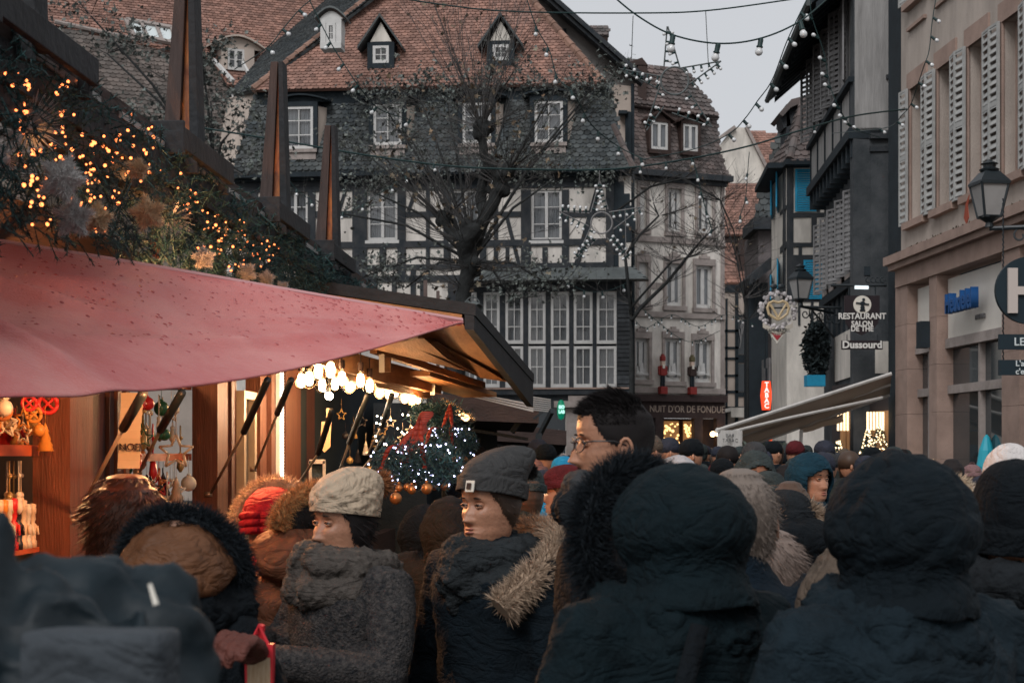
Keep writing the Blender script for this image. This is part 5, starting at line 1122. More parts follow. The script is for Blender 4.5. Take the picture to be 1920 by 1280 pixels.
# ---------------- fir garland
firm = mat('firneedle', (.016, .058, .058), .6, .3, 5, isl=.8, spec=.5)
def gar_z(D):      # lower and upper z of the garland at depth D
    lo = interp([3, 4.5, 5.6, 6.6, 7.6, 9, 12.6], [2.28, 2.33, 2.42, 2.42, 2.44, 2.5, 2.62], D); return lo, 2.87
def garland(name, label, Da, Db, n, seed, mt):
    rr = random.Random(seed); q = MB()
    br = []
    for i in range(int(n / 26)):
        D_ = Da + (Db - Da) * rr.random() ** 1.0; lo, hi = gar_z(D_); z = rr.uniform(lo, hi); p = GA.pt(ud(D_), z, rr.uniform(-.04, .13)); d = Vector((rr.uniform(.0, .8), rr.uniform(-1, 1), rr.uniform(-1, .9))).normalized()
        L = rr.uniform(.06, .11); q.tube([p, p + d * L], .002, 3, cap=False)
        for j in range(26):
            o = p + d * L * rr.random(); e = (d * .6 + Vector((rr.uniform(-1, 1), rr.uniform(-1, 1), rr.uniform(-1, 1)))).normalized(); sd = e.cross(d).normalized() * .0021; l = rr.uniform(.016, .03)
            q.add([o - sd, o + sd, o + e * l], [(0, 1, 2)])
    return tag(q.build(name, mt), label, 'garland')
garland('fir_garland', 'thick dark fir garland wound with warm lights under the near stall eave', 3.6, 9.9, 78000, 71, firm)
garland('fir_garland', 'plain dark fir garland without lights at the far end of the stall eave', 9.9, 12.5, 22000, 72, firm)
# ---------------- fairy lights
wl = emis('fairywarm', (1, .23, .065), 3.2)
me_l = MB().ball((0, 0, 0), .0054, 6, 4).build('x', wl, local=True); FM = me_l.data; bpy.data.objects.remove(me_l)
rr = random.Random(81)
def inreg(x, y):
    return inpoly((x, y), [(0, 95), (60, 150), (150, 150), (330, 265), (345, 340), (440, 395), (530, 455), (530, 530), (440, 515), (370, 470), (370, 400), (290, 460), (60, 425), (20, 250)]) and noise.noise(Vector((x * .017, y * .017, 4.5))) > -.22
for s_ in range(3):
    t = thing('fairy_lights', ('warm fairy lights at the thick left end of the garland', 'warm fairy lights in the middle of the garland around the white stars', 'warm fairy lights at the thin right end of the garland')[s_], 'fairy lights', P((60, 230, 450)[s_], 300, 6), 'fairy lights in the fir garland'); n_ = 0; pts = []; cx, cy = (60, 250, 450)[s_], (200, 300, 440)[s_]; guard = 0
    while n_ < (98, 99, 96)[s_] and guard < 20000:
        guard += 1
        x = rr.uniform((0, 150, 345)[s_], (150, 345, 530)[s_]); y = rr.uniform(95, 530)
        if not inreg(x, y): continue
        D_ = (GA.D(x)); p = P(x, y, D_ * rr.uniform(.925, .965)); o = bpy.data.objects.new('bulb', FM); SC.collection.objects.link(o); o.parent = t; o.location = p - Vector(t.location); pts.append(p); n_ += 1; f = rr.uniform(.6, 1.3); o.scale = (f, f, f)
    ch = [pts.pop(0)]; q = MB()
    while pts: j = min(range(len(pts)), key=lambda i: (pts[i] - ch[-1]).length); ch.append(pts.pop(j))
    pts = ch
    for i in range(0, len(pts) - 1): 
        if (pts[i] - pts[i + 1]).length < .22: m = lerp(pts[i], pts[i + 1], .5) - UP * .01 + Vector((0, .02, 0)); q.tube([pts[i], m, pts[i + 1]], .001, 3, cap=False)
    q.build('cable', M['socket'], t)
# real light of the fairy lights (three soft warm glows inside the garland)
def plight(name, loc, e, col, r=.08, parent=None):
    l = bpy.data.lights.new(name, 'POINT'); l.energy = e; l.color = col; l.shadow_soft_size = r; o = bpy.data.objects.new(name, l); SC.collection.objects.link(o); o.location = loc
    if parent: o.parent = parent; o.location = Vector(loc) - WL(parent)
    return o
for x, y in ((60, 260), (140, 380), (240, 330), (290, 400), (430, 440)): plight('garland_glow', P(x, y, GA.D(x) * .955), .5, (1, .42, .14), .05)
# ---------------- decorations in the garland
def spiky(label, px, py, D_, r, n, seed):
    rr = random.Random(seed); c = P(px, py, D_); q = MB()
    for i in range(n):
        a = rr.uniform(0, 6.283); v = Vector((math.cos(a), rr.uniform(-.4, .25), math.sin(a))).normalized(); L = r * rr.uniform(.65, 1.05); q.tube([c, c + v * L], [.0022, .0008], 3, cap=False)
    q.ball(c, .02, 8, 6); tag(q.build('starburst_ornament', mat('silver', (.36, .35, .35), .35, metal=.4)), label, 'ornament', 'silver starburst ornaments')
spiky('big silver starburst ornament at the left end of the garland', 55, 237, GA.D(55) * .955, .108, 150, 1)
spiky('small silver starburst ornament below the middle of the garland', 318, 408, GA.D(318) * .96, .10, 90, 2)
spiky('faint silver starburst ornament tucked at the left edge of the garland', 8, 300, GA.D(8) * .98, .06, 40, 3)
def fluffy(label, px, py, D_, r, seed, rot, m_):
    rr = random.Random(seed); D_ *= .965; c = P(px, py, D_); q = MB(); pts = []
    for i in range(10): a = rot + i * math.pi / 5; rad = r * .84 * (1 if i % 2 == 0 else .6); pts.append(c + Vector((math.cos(a) * rad, 0, math.sin(a) * rad)))
    n0 = len(q.v); q.v += pts + [c + Vector((0, -.045, 0)), c + Vector((0, .045, 0))]
    for i in range(10): q.f += [(i, (i + 1) % 10, 10), ((i + 1) % 10, i, 11)]
    for i in range(2400):
        k = rr.randrange(10); u, v = rr.random(), rr.random()
        if u + v > 1: u, v = 1 - u, 1 - v
        s_ = -1 if rr.random() < .7 else 1; p = c * (1 - u - v) + pts[k] * u + pts[(k + 1) % 10] * v + Vector((0, s_ * .045 * (1 - u - v), 0)); d = (p - c); d.y = s_ * .04; d = d.normalized() + Vector((rr.uniform(-.6, .6), rr.uniform(-.6, .6), rr.uniform(-.6, .6))); q.blade(p, d, rr.uniform(.010, .026), .0007)
    tag(q.build('fluffy_star', m_), label, 'ornament', 'fluffy star ornaments')
fw = mat('fluffw', (.42, .40, .39), .95, isl=.3); fo = mat('fluffo', (.55, .40, .26), .95, isl=.3)
for a in [('largest grey white fluffy star in the garland', 117, 335, 4.75, .085, 5, 1.2, fw), ('grey fluffy star below the largest one', 138, 408, 4.85, .072, 6, .3, fw), ('golden fluffy star beside the grey ones', 182, 410, 5.0, .055, 7, .2, fo), ('fluffy star glowing orange at the middle of the garland', 278, 400, 5.65, .072, 8, .5, fo), ('small orange fluffy star above the middle of the garland', 258, 318, 5.5, .04, 9, .1, fo),
          ('small grey fluffy star above the red awning', 382, 484, 6.5, .05, 10, .4, fw), ('tiny grey fluffy star near the thin end of the garland', 462, 512, 7.3, .05, 11, .9, fw), ('tiny pale fluffy star at the thin end of the garland', 500, 522, 7.7, .04, 12, .3, fw), ('lowest pale fluffy star touching the awning edge', 530, 540, 8.1, .035, 13, .8, fw)]: fluffy(*a)
q = MB()
for c, e in (((285, 435), (295, 480)), ((350, 345), (330, 400))): a, b = P(*c, 6.7), P(*e, 6.7); q.lathe([(.004, 0), (.028, .02), (.032, .06), (.02, .10), (.004, .115)], a, 8, ax=(b - a))
tag(q.build('pine_cone', M['woodorange']), 'brown elongated cones hanging below the garland', 'ornament')
# ---------------- red awning
t = thing('red_awning', 'rain spotted red canvas awning stretched across the near stall front', 'awning', (-1.4, 5.2, 0))
top = [P(-260, 415, 5.2), P(0, 454, 5.45), P(300, 503, 5.8), P(580, 552, 6.15), P(866, 601, 6.5)]
bot = [P(-260, 760, 3.75), P(0, 749, 3.95), P(200, 744, 4.3), P(480, 708, 5.1), P(700, 655, 5.8), P(868, 603, 6.49)]
tc_, bc_ = catmull(top, 20), catmull(bot, 20)
def sample(c, s): f = s * (len(c) - 1); i = min(int(f), len(c) - 2); return lerp(c[i], c[i + 1], f - i)
q = MB(); NU, NV = 150, 60
for i in range(NU + 1):
    for j in range(NV + 1):
        s_, v = i / NU, j / NV; p = lerp(sample(tc_, s_), sample(bc_, s_), v); x = s_ * 3.2; fade = (1 - s_) ** .5 * math.sin(math.pi * v) ** .6
        w_ = -.07 * math.sin(math.pi * v) * (1 - s_ * .7)
        for (a, b, c, amp, wd) in ((.2, .25, .62, .045, .035), (.16, .8, .25, .06, .12), (.34, .2, -.25, .022, .05), (.55, .62, .12, .018, .05), (.15, .5, 1.9, .05, .06), (.7, .4, .3, .01, .05)):
            dd = (v - b) - c * (s_ - a); w_ += amp * math.exp(-(dd / wd) ** 2) * math.exp(-((s_ - a) / .22) ** 2)
        w_ += (noise.noise(Vector((x * 1.5, v * 2.2, 1))) * .05 + noise.noise(Vector((x * 4, v * 5, 6))) * .012) * math.sin(math.pi * min(1, v * 1.05)) ** .5 if 0 < v < .96 else 0
        q.v.append(p + Vector((.25, -.5, .8)) * w_)
for i in range(NU):
    for j in range(NV): a = i * (NV + 1) + j; q.f.append((a, a + NV + 1, a + NV + 2, a + 1))
rc = mat('redcanvas', (.64, .23, .21), .5, .28, 1.6, .35, 160, fold=.18, col2=(.50, .085, .085), sheen=.2)
cl = q.build('canvas', rc, t, smooth=True); mods(cl, solid=.006); AWV = q.v
q2 = MB(); rr = random.Random(91)
for n_ in range(620):
    i = rr.randrange(2, NU - 1); j = int(abs(rr.gauss(0, .36)) * NV * (1.0 if i > 60 else .8))
    if j >= NV or (i < 40 and rr.random() < .7): continue
    a = i * (NV + 1) + j; p = q.v[a] + (q.v[a + NV + 1] - q.v[a]) * rr.random(); q2.ball(p + Vector((.0, -.004, .003)), rr.uniform(.004, .0085), 6, 4, (1.3, .5, .8))
tag(q2.build('rain_drops', mat('drop', (.40, .08, .08), .08, spec=1), t), kind='stuff')
q3 = MB(); q3.tube(catmull(top, 6), .012, 6); q3.build('hem_rope', mat('hem', (.55, .3, .3), .8), t)
q3 = MB(); q3.tube([P(-100, 470, 5.6), P(740, 590, 6.9)], .02, 6); q3.build('awning_bar', M['blackmetal'], t)
# gas struts holding the flap
for k_, (a, b, c, D_) in enumerate((((268, 738), (231, 803), (141, 974), (6.0, 6.3, 6.75)), ((341, 736), (301, 806), (262, 884), (6.9, 7.3, 7.9)), ((502, 712), (457, 810), (394, 926), (8.3, 8.8, 9.3)), ((546, 712), (520, 775), (478, 880), (9, 9.4, 9.9)), ((690, 740), (655, 830), (630, 900), (10, 10.4, 10.8)), ((622, 770), (597, 850), (560, 905), (9.6, 10, 10.5)), ((722, 820), (700, 855), (662, 900), (10, 10.4, 10.8)), ((735, 740), (715, 800), (690, 850), (10.5, 10.9, 11.4)))):
    p0, p1, p2 = P(*a, D_[0]), P(*b, D_[1]), P(*c, D_[2])
    t = thing('gas_strut', ('first strut by the orange post, long with a pale rod', 'second strut crossing the ornament window', 'third strut with a long pale rod before the brown boards', 'dark strut beside the light strip', 'thin dark strut in the second stall', 'strut under the bright white lamp', 'short pale strut behind the cream hat', 'faint strut near the red ribbon')[k_], 'gas strut', p2, 'gas struts holding up the stall flaps')
    q = MB(); q.tube([p0, p1], .019, 10); q.build('cylinder', M['blackmetal'], t, smooth=True); q = MB(); q.tube([p1, p2], .0085, 8); q.tube([p2 - XX * .03, p2 + XX * .01], .016, 6); q.build('rod', mat('rodm', (.42, .33, .25), .3, metal=.7) if k_ < 4 else M['steel'], t, smooth=True)
q = MB(); c_ = P(246, 738, 6.3)
for i in range(10):
    f0, f1 = i / 10, (i + 1) / 10; w_ = .055; g_ = lambda f: (P(lerp(247, 240, f), lerp(736, 878, f), 7.2) + Vector((0, .012 * math.sin(f * 9), 0)))
    a, b = g_(f0), g_(f1); q.quad(b - XX * w_ * .9, b + XX * w_ * .95, a + XX * w_ * .9, a - XX * w_ * .9)
t = tag(q.build('paper_banner', mat('cream2', (.62, .48, .33), .9, .1, 6), smooth=True), 'narrow cream paper banner hanging in the stall opening', 'banner')
text('NOEL', P(247, 838, 7.18), XX, UP, .045, M['wooddark'], t)
# ---------------- stall goods
GR = 'small ornaments for sale in the near stall'
rr = random.Random(101)
def gm(n_, c, r_=.35, **k): return mat(n_, c, r_, .3, 20, **k)
gcols = [gm('g1', (.55, .03, .03)), gm('g2', (.6, .25, .05)), gm('g3', (.65, .6, .5)), gm('g4', (.45, .3, .12), metal=.4), gm('g5', (.03, .12, .06)), gm('g6', (.02, .02, .025)), gm('g7', (.5, .18, .06)), gm('g8', (.65, .5, .35))]
def mk_bauble(m_): q = MB(); q.ball((0, 0, -.05), .032, 10, 8); q.tube([(0, 0, -.02), (0, 0, .06)], .0012, 4); q.lathe([(.008, -.02), (.008, -.012), (.001, -.011)], (0, 0, 0), 8); return q, m_, 'bauble', 'shiny round bauble hanging in the near stall'
def mk_star(m_):
    q = MB(); pts = [(math.sin(i * math.pi / 5) * (.05 if i % 2 == 0 else .022), 0, math.cos(i * math.pi / 5) * (.05 if i % 2 == 0 else .022) - .08) for i in range(10)]
    for i in range(10): q.beam(pts[i], pts[(i + 1) % 10], .008, .006)
    q.tube([(0, 0, -.03), (0, 0, .06)], .0012, 4); return q, m_, 'star_ornament', 'open wooden star ornament hanging in the near stall'
def mk_string(m_):
    q = MB(); q.tube([(0, 0, 0), (0, 0, -.13)], .0035, 5); q.ball((0, 0, -.14), .014, 7, 5); q.lathe([(.012, -.15), (.018, -.2), (.005, -.22)], (0, 0, 0), 7); q.ball((.004, 0, -.06), .009, 6, 4); return q, m_, 'string_ornament', 'slim bead ornament hanging on a cord in the near stall'
def mk_doll(m_):
    q = MB(); q.lathe([(.001, 0), (.022, 0), (.022, .03), (.017, .035), (.02, .07), (.024, .1), (.012, .115), (.017, .13), (.016, .155), (.019, .157), (.019, .2), (.001, .205)], (0, 0, 0), 10)
    for s_ in (-1, 1): q.tube([(s_ * .024, 0, .1), (s_ * .03, -.004, .06)], .006, 5)
    return q, m_, 'wooden_doll', 'small painted wooden soldier doll on the stall shelf'
def mk_cone(m_):
    q = MB(); q.lathe([(.001, -.14), (.036, -.14), (.028, -.12), (.032, -.118), (.02, -.095), (.024, -.093), (.012, -.06), (.016, -.058), (.001, -.02)], (0, 0, 0), 12); q.tube([(0, 0, -.02), (0, 0, .05)], .0012, 4); return q, m_, 'tree_ornament', 'striped metal tree shaped ornament hanging in the near stall'
def mk_ring(m_):
    q = MB(); q.tube([(math.cos(a) * .034, 0, math.sin(a) * .034 - .06) for a in [j * .45 for j in range(15)]], .009, 6); q.tube([(-.02, 0, -.04), (.02, 0, -.08)], .006, 5); q.tube([(.02, 0, -.04), (-.02, 0, -.08)], .006, 5); q.tube([(0, 0, -.02), (0, 0, .05)], .0012, 4); return q, m_, 'pretzel_ornament', 'pretzel shaped ornament hanging in the near stall'
protos = {}
def goods(fn, ci, p, s=1, rot=None):
    k = (fn.__name__, ci)
    if k not in protos:
        q, m_, nm, lab = fn(gcols[ci]); o = q.build(nm, m_, local=True, smooth=True); cn_ = ('red', 'orange', 'cream', 'brass', 'green', 'black', 'copper', 'straw')[ci]
        tag(o, cn_ + ' ' + lab, 'ornament', GR); protos[k] = o; c = o
    else: c = protos[k].copy(); SC.collection.objects.link(c)
    c.location = p; c.scale = (s, s, s); c.rotation_euler = (0, 0, rot if rot is not None else rr.uniform(-.6, .6))
def stp(px, z, n): u = ST.u(px); return ST.pt(u, z, n)
fns = [mk_bauble, mk_ring, mk_bauble, mk_star, mk_cone, mk_bauble]
for i in range(70): goods(rr.choice(fns), rr.choice([0, 1, 2, 3, 6, 7, 0, 1]), stp(rr.uniform(-30, 98), rr.uniform(1.83, 1.99), rr.uniform(-.25, .0)), rr.uniform(.8, 1.2))
for i in range(34): goods(mk_string, rr.choice([2, 7, 3]), stp(-30 + i * 3.8, 1.67, rr.uniform(-.3, -.05)), rr.uniform(.8, 1.1))
for i in range(46): goods(mk_doll, rr.choice([0, 2, 0, 7, 5, 1]), stp(-35 + i * 2.9, 1.31, (-.08, -.18, -.28)[i % 3]), rr.uniform(.8, 1.05))
for i in range(8): goods(mk_doll, rr.choice([0, 2, 7, 5, 1, 3]), stp(-35 + i * 17, 1.10, rr.uniform(-.3, -.05)), rr.uniform(.7, .95))
for i in range(40): goods(rr.choice([mk_string, mk_string, mk_star, mk_bauble]), rr.choice([2, 7, 3, 0, 6, 4]), stp(250 + i * 3.4, rr.choice([2.02, 2.0, 1.86]), rr.uniform(-.25, -.08)), rr.uniform(.9, 1.4))
for i in range(44): goods(rr.choice([mk_string, mk_string, mk_star, mk_bauble, mk_cone]), rr.choice([2, 7, 3, 0, 6, 5]), stp(248 + i * 3.1, rr.choice([1.62, 1.6, 1.46]), rr.uniform(-.25, -.08)), rr.uniform(.9, 1.5))
for i in range(22): goods(rr.choice([mk_doll, mk_doll]), rr.choice([2, 7, 3, 0]), stp(248 + i * 6, 1.15, rr.uniform(-.25, -.08)), rr.uniform(.9, 1.3))
goods(mk_star, 7, stp(330, 1.86, .0), 1.9, 0)
q = MB(); sp(q, -400, 100, 1.31 - .02, 1.31, -.4, -.06); q.build('shelf', MATS['redshelf'], tS)
q = MB(); sp(q, -60, 92, 1.73, 1.98, -.62, -.6); q.build('backing_card', mat('cardgreen', (.06, .16, .15), .8), tS)
# lamps inside the stall, then unseen ones added under the awning
def lampb(label, p, e, col, es, r=.035, lit=True, grp=None, name='hanging_lamp'):
    t = thing(name, label, 'lamp', p, grp); q = MB(); q.ball(p, r, 10, 8); q.build('lamp_bulb', emis('lb%d' % int(es), col, es), t); q = MB(); q.lathe([(r * .5, r * .8), (r * .55, r * 2), (.001, r * 2.1)], p, 8); q.tube([Vector(p) + UP * r * 2, Vector(p) + UP * (.06 if 'awning' in label else .25)], .004, 5); q.build('lamp_cap', M['blackmetal'], t)
    if lit: plight('lamp_light', Vector(p) + Vector((0, -.02, -r * 2.2)), e, col, r, t)
WC = (1, .50, .21)
lampb('warm lamp inside the near stall above the first shelf', ST.pt(ud(5.7), 2.3, -.25), 8, WC, 12); lampb('warm lamp inside the near stall behind the orange post', ST.pt(ud(7.0), 2.32, -.35), 7, WC, 12); lampb('warm lamp inside the ornament window', ST.pt(ud(8.6), 2.28, -.2), 13, WC, 12)
lampb('added unseen warm lamp under the far part of the red awning', (-1.0, 5.9, 2.09), 68, (1, .43, .16), 12, .03); lampb('added unseen warm lamp under the near part of the red awning', (-1.5, 5.2, 2.02), 20, WC, 12, .025)  # added lamps, kept out of view, to warm the faces and stall front
# ================================================================ SECOND STALL with the bulbs
t2 = thing('market_stall', 'second market stall with an open wooden flap and a row of big glowing bulbs', 'stall', (-1.4, 12, 0))
a_, b_, c_, d_ = P(560, 560, 9.3), P(866, 606, 9.2), P(984, 726, 13.5), P(700, 640, 14.5)
q = MB(); th = Vector((0, 0, .05)); 
q.hexa([a_, b_, c_, d_, a_ + th, b_ + th, c_ + th, d_ + th]); q.build('roof_flap', M['roofwood'], t2)
q = MB(); o = Vector((0, 0, .056)); e1 = (b_ - a_).normalized() * .08; n1 = Vector((.06, 0, .06))
q.hexa([a_ + o, b_ + o + e1, c_ + o + e1, d_ + o, a_ + o * 2.2, b_ + o * 2.2 + e1, c_ + o * 2.2 + e1, d_ + o * 2.2])
q.hexa([b_ + e1 * .2 - UP * .03, b_ + e1 * .9 - UP * .03, c_ + e1 * .9 - UP * .16, c_ + e1 * .2 - UP * .16, b_ + e1 * .2 + UP * .053, b_ + e1 * .9 + UP * .053, c_ + e1 * .9 + UP * .053, c_ + e1 * .2 + UP * .053])
q.build('roof_covering', M['fascia'], t2)
# inner slope of the gable and rafters
q = MB(); p0, p1, p2, p3 = P(780, 636, 9.6), P(890, 712, 12.8), P(735, 668, 12.9), P(690, 655, 10)
q.poly([P(690, 652, 9.9), P(795, 634, 9.6), P(838, 672, 11), P(893, 700, 12.2)], Vector((0, .3, .02))); q.poly([P(770, 648, 10.0), P(900, 708, 12.5), P(952, 716, 12.8), P(930, 712, 12.9), P(820, 640, 10.5)], Vector((0, .1, .04)))
q.build('lining_boards', M['roofwood'], t2)
q = MB()
q.beam(P(520, 640, 9.0), P(718, 700, 11.0), .07, .14); q.beam(P(600, 668, 10.0), P(820, 722, 13.0), .07, .14); q.beam(P(640, 700, 10.2), P(800, 738, 13.0), .06, .08)
q.beam(P(722, 664, 10.9), P(722, 697, 10.9), .05, .08); q.beam(P(800, 704, 12.9), P(800, 735, 12.9), .05, .08); q.beam(P(700, 655, 10.6), P(905, 722, 13.4), .05, .05)
q.beam(P(770, 700, 12), P(900, 740, 14), .3, .04)
q.build('beam', M['roofwood'], t2)
q = MB(); q.beam(P(716, 664, 10.7), P(716, 698, 10.7), .035, .035); q.beam(P(794, 704, 12.7), P(794, 735, 12.7), .035, .035); q.beam(P(811, 712, 12.7), P(811, 740, 12.7), .035, .035); q.beam(P(545, 672, 9.4), P(700, 697, 10.8), .012, .02); q.beam(P(640, 694, 10.3), P(800, 741, 12.9), .012, .02); q.build('light_clamps', M['paperw'], t2)
# stall body
q = MB(); S2 = SF(-2.25); S2.box(q, ud(12), ud(17), 0, 2.4, -.1, -.05); q.build('back_wall', mat('deepblue', (.012, .025, .035), .8, .4, 3), t2)
S3 = SF(-1.95); q = MB(); S3.box(q, ud(12.1), ud(16), 0, 1.0, -.1, 0); q.build('counter_front', M['wooddark'], t2)
q = MB(); q.box(*sorted((P(582, 0, 11).x, P(608, 0, 11).x)), 11, 11.02, P(0, 902, 11).z, P(0, 864, 11).z); q.build('price_board', M['timber2'], t2); q = MB(); q.beam(P(582, 905, 10.98), P(582, 864, 10.98), .02, .02); q.beam(P(608, 905, 10.98), P(608, 864, 10.98), .02, .02); q.beam(P(580, 865, 10.98), P(610, 865, 10.98), .02, .03); q.build('board_frame', M['steel'], t2)
q = MB(); q.poly([P(603, 790, 11.2), P(621, 790, 11.2), P(619, 838, 11.2), P(608, 848, 11.2), P(600, 838, 11.2)], (0, .02, 0)); q.box(*sorted((P(612, 0, 11.2).x, P(617, 0, 11.2).x)), 11.19, 11.22, P(0, 792, 11.2).z, P(0, 765, 11.2).z); tag(q.build('cutting_board', mat('boardw', (.5, .28, .12), .5, .3, 5)), 'pale wooden serving board hanging under the bright white lamp', 'board')
for k_ in range(26):
    px = 640 + (k_ * 61 % 160); y = 760 + (k_ * 47 % 110); goods(rr.choice([mk_bauble, mk_star, mk_cone]), rr.choice([2, 3, 5]), P(px, y, 12.4), .9)
# bulbs
GB = 'big glowing filament bulbs under the second stall flap'
eb = emis('edison', (1, .66, .36), 16)
def mk_edison():
    t = thing('filament_bulb', 'big round glowing filament bulb in the row under the wooden flap', 'light bulb', (0, 0, 0), GB)
    q = MB(); q.lathe([(.001, -.125), (.022, -.118), (.044, -.095), (.05, -.07), (.042, -.045), (.02, -.02), (.014, 0)], (0, 0, 0), 14); q.build('glass', glass('clearbulb', (.97, .9, .8), .07, .03), t, smooth=True, local=True)
    q = MB(); q.lathe([(.016, -.004), (.019, .012), (.019, .05), (.001, .052)], (0, 0, 0), 10); q.tube([(0, 0, .05), (0, 0, .12)], .004, 4); q.build('socket', M['wooddark'], t, local=True)
    q = MB(); q.lathe([(.001, -.108), (.02, -.1), (.027, -.062), (.018, -.025), (.001, -.02)], (0, 0, 0), 8); q.build('filament', eb, t, local=True); return t
spots = [(620, 672, 8.8), (597, 676, 9.6), (580, 690, 9.6), (565, 694, 9.8), (641, 690, 9.8), (655, 704, 10.6), (676, 694, 10.1), (693, 705, 10.5), (661, 702, 11.4), (712, 717, 11.6), (729, 720, 11.6), (741, 718, 12.2), (759, 730, 12.4), (773, 732, 12.4), (783, 732, 13), (604, 704, 10.8), (628, 702, 11)]
eb0 = mk_edison(); eb0.location = P(*spots[0])
for s_ in spots[1:]: c = copy_tree(eb0); c.location = P(*s_)
for i, (x, y, D_) in enumerate(((590, 706, 9.8), (650, 722, 10.6), (715, 735, 11.6), (770, 750, 12.4))): plight('bulb_light', P(x, y, D_), 30, (1, .56, .26), .1)
lampb('bright white lamp shining in the second stall', P(617, 742, 10.8), 14, (1, .8, .6), 60, .028)
# string of round bulbs farther in
t = thing('bulb_chain', 'short chain of glowing bulbs under the dark roof behind the wreath', 'light bulb', P(850, 770, 14)); q = MB()
for x, y in ((838, 762), (846, 768), (858, 774), (868, 780), (874, 783)): q.ball(P(x, y, 14), .03, 8, 6)
q.build('bulbs', emis('chainb', (1, .62, .3), 5), t); q = MB()
for i in range(9): q.ball(P(832 + i * 6.5, 752 + i * 4, 14), .045, 10, 8)
q.build('glass_shades', MATS['clearbulb'], t, smooth=True)
# ---------------- wreaths with ribbons
def wreath(label, cx, cy, D_, R_, r_, seed, n_l, lum):
    rr = random.Random(seed); t = thing('lit_wreath', label, 'wreath', P(cx, cy, D_), 'hanging wreaths with white lights and red ribbons'); c = P(cx, cy, D_); q = MB(); L = MB()
    for i in range(5200):
        a = rr.uniform(0, 6.283); b = rr.uniform(0, 6.283); rad = r_ * rr.random() ** .4; p = c + Vector(((R_ + rad * math.cos(b)) * math.cos(a), (R_ + rad * math.cos(b)) * math.sin(a) * .8, rad * math.sin(b) * 1.25 + .03 * math.sin(a * 3))); e = Vector((rr.uniform(-1, 1), rr.uniform(-1, 1), rr.uniform(-1, 1))); q.blade(p, e, rr.uniform(.02, .045), .003)
    q.build('fir_ring', firm, t)
    for i in range(n_l):
        a = rr.uniform(0, 6.283); b = rr.uniform(0, 6.283); p = c + Vector(((R_ + r_ * math.cos(b)) * math.cos(a), -abs((R_ + r_ * math.cos(b)) * math.sin(a) * .8) * (1 if rr.random() < .8 else -1), r_ * math.sin(b) * 1.35)); L.ball(p, .0045, 5, 4)
    each(L, 'white_light', lum, t)
    q = MB()
    for s_ in (-1, .3):
        top_ = c + Vector((.02, 0, .26)); w_ = .012
        pp_ = [top_, top_ + Vector((s_ * .05, -.05, -.15)), c + Vector((s_ * R_ * .75, -.1, .1)), c + Vector((s_ * R_ * 1.05, -.12, -.02))]; cc = catmull(pp_, 6)
        for i in range(len(cc) - 1):
            k1 = .6 + .6 * math.sin(i * .6) ** 2; q.quad(cc[i] - XX * w_ * k1, cc[i] + XX * w_ * k1, cc[i + 1] + XX * w_, cc[i + 1] - XX * w_ * k1)
    o = q.build('ribbon', mat('ribbon', (.26, .03, .015), .5, .3, 10), t, smooth=True); mods(o, solid=.004)
    q = MB()
    for i in range(9): a = i / 9 * 6.28 + .3; q.ball(c + Vector((R_ * math.cos(a), R_ * .8 * math.sin(a), -r_ * 1.35)), .022, 9, 7)
    each(q, 'gold_ball', mat('goldball', (.45, .18, .06), .3, metal=.6), t, smooth=True)
cw = emis('whitefairy', (.6, .62, 1), 9)
wreath('larger dark fir wreath with bluish white lights and long red ribbons', 780, 872, 8.6, .17, .085, 5, 80, cw)
wreath('smaller dark fir wreath with bluish white lights behind the larger one', 838, 832, 10.6, .13, .075, 6, 70, cw)
q = MB(); pts = [P(800, 772, 8.9), P(790, 800, 8.8), P(775, 830, 8.7), P(757, 868, 8.5)]
cc = catmull(pts, 7)
for i in range(len(cc) - 1): a = .035 * (1 + .3 * math.sin(i * .9)); q.quad(cc[i] - XX * a * .8, cc[i] + XX * a, cc[i + 1] + XX * a * .9, cc[i + 1] - XX * a * .8)
pts = [P(797, 790, 8.85), P(770, 812, 8.7), P(745, 848, 8.6)]; cc = catmull(pts, 7)
for i in range(len(cc) - 1): q.quad(cc[i] - XX * .02, cc[i] + XX * .02, cc[i + 1] + XX * .012, cc[i + 1] - XX * .02)
tag(mods(q.build('red_ribbon', MATS['ribbon'], smooth=True), solid=.004), 'long twisted red ribbon hanging in front of the larger wreath', 'ribbon')
for k_, (x, y, D_, r) in enumerate(((742, 934, 8.3, .032), (800, 916, 8.4, .03), (772, 918, 8.4, .024), (748, 915, 8.4, .02))): q = MB(); c = P(x, y, D_); q.ball(c, r, 14, 10); q.lathe([(.008, r), (.008, r + .012), (.001, r + .014)], c, 8); tag(q.build('gold_bauble', MATS['goldball'], smooth=True), 'amber bauble hanging under the lit wreath, ' + ('largest, beside the pompom', 'second largest, to the right', 'dull middle one', 'smallest, above the largest')[k_], 'bauble', 'amber baubles under the wreath')
rr = random.Random(7); t = thing('fairy_lights', 'few scattered warm white fairy lights between second stall and wreaths', 'fairy lights', P(730, 800, 10)); q = MB()
for i in range(26): q.ball(P(rr.uniform(700, 800), rr.uniform(770, 880), 10.6), .006, 5, 4)
q.build('bulbs', emis('wfl', (1, .85, .6), 20), t)
# firm dark crown above second wreath
q = MB()
for i in range(2500): q.blade(P(820 + rr.gauss(0, 20), 775 + rr.gauss(0, 9), 11 + rr.uniform(-.2, .2)), (rr.uniform(-1, 1), rr.uniform(-1, 1), rr.uniform(-1, 1)), .05, .004)
tag(q.build('fir_bunch', firm), 'dark fir bunch above the smaller wreath', 'fir bunch')
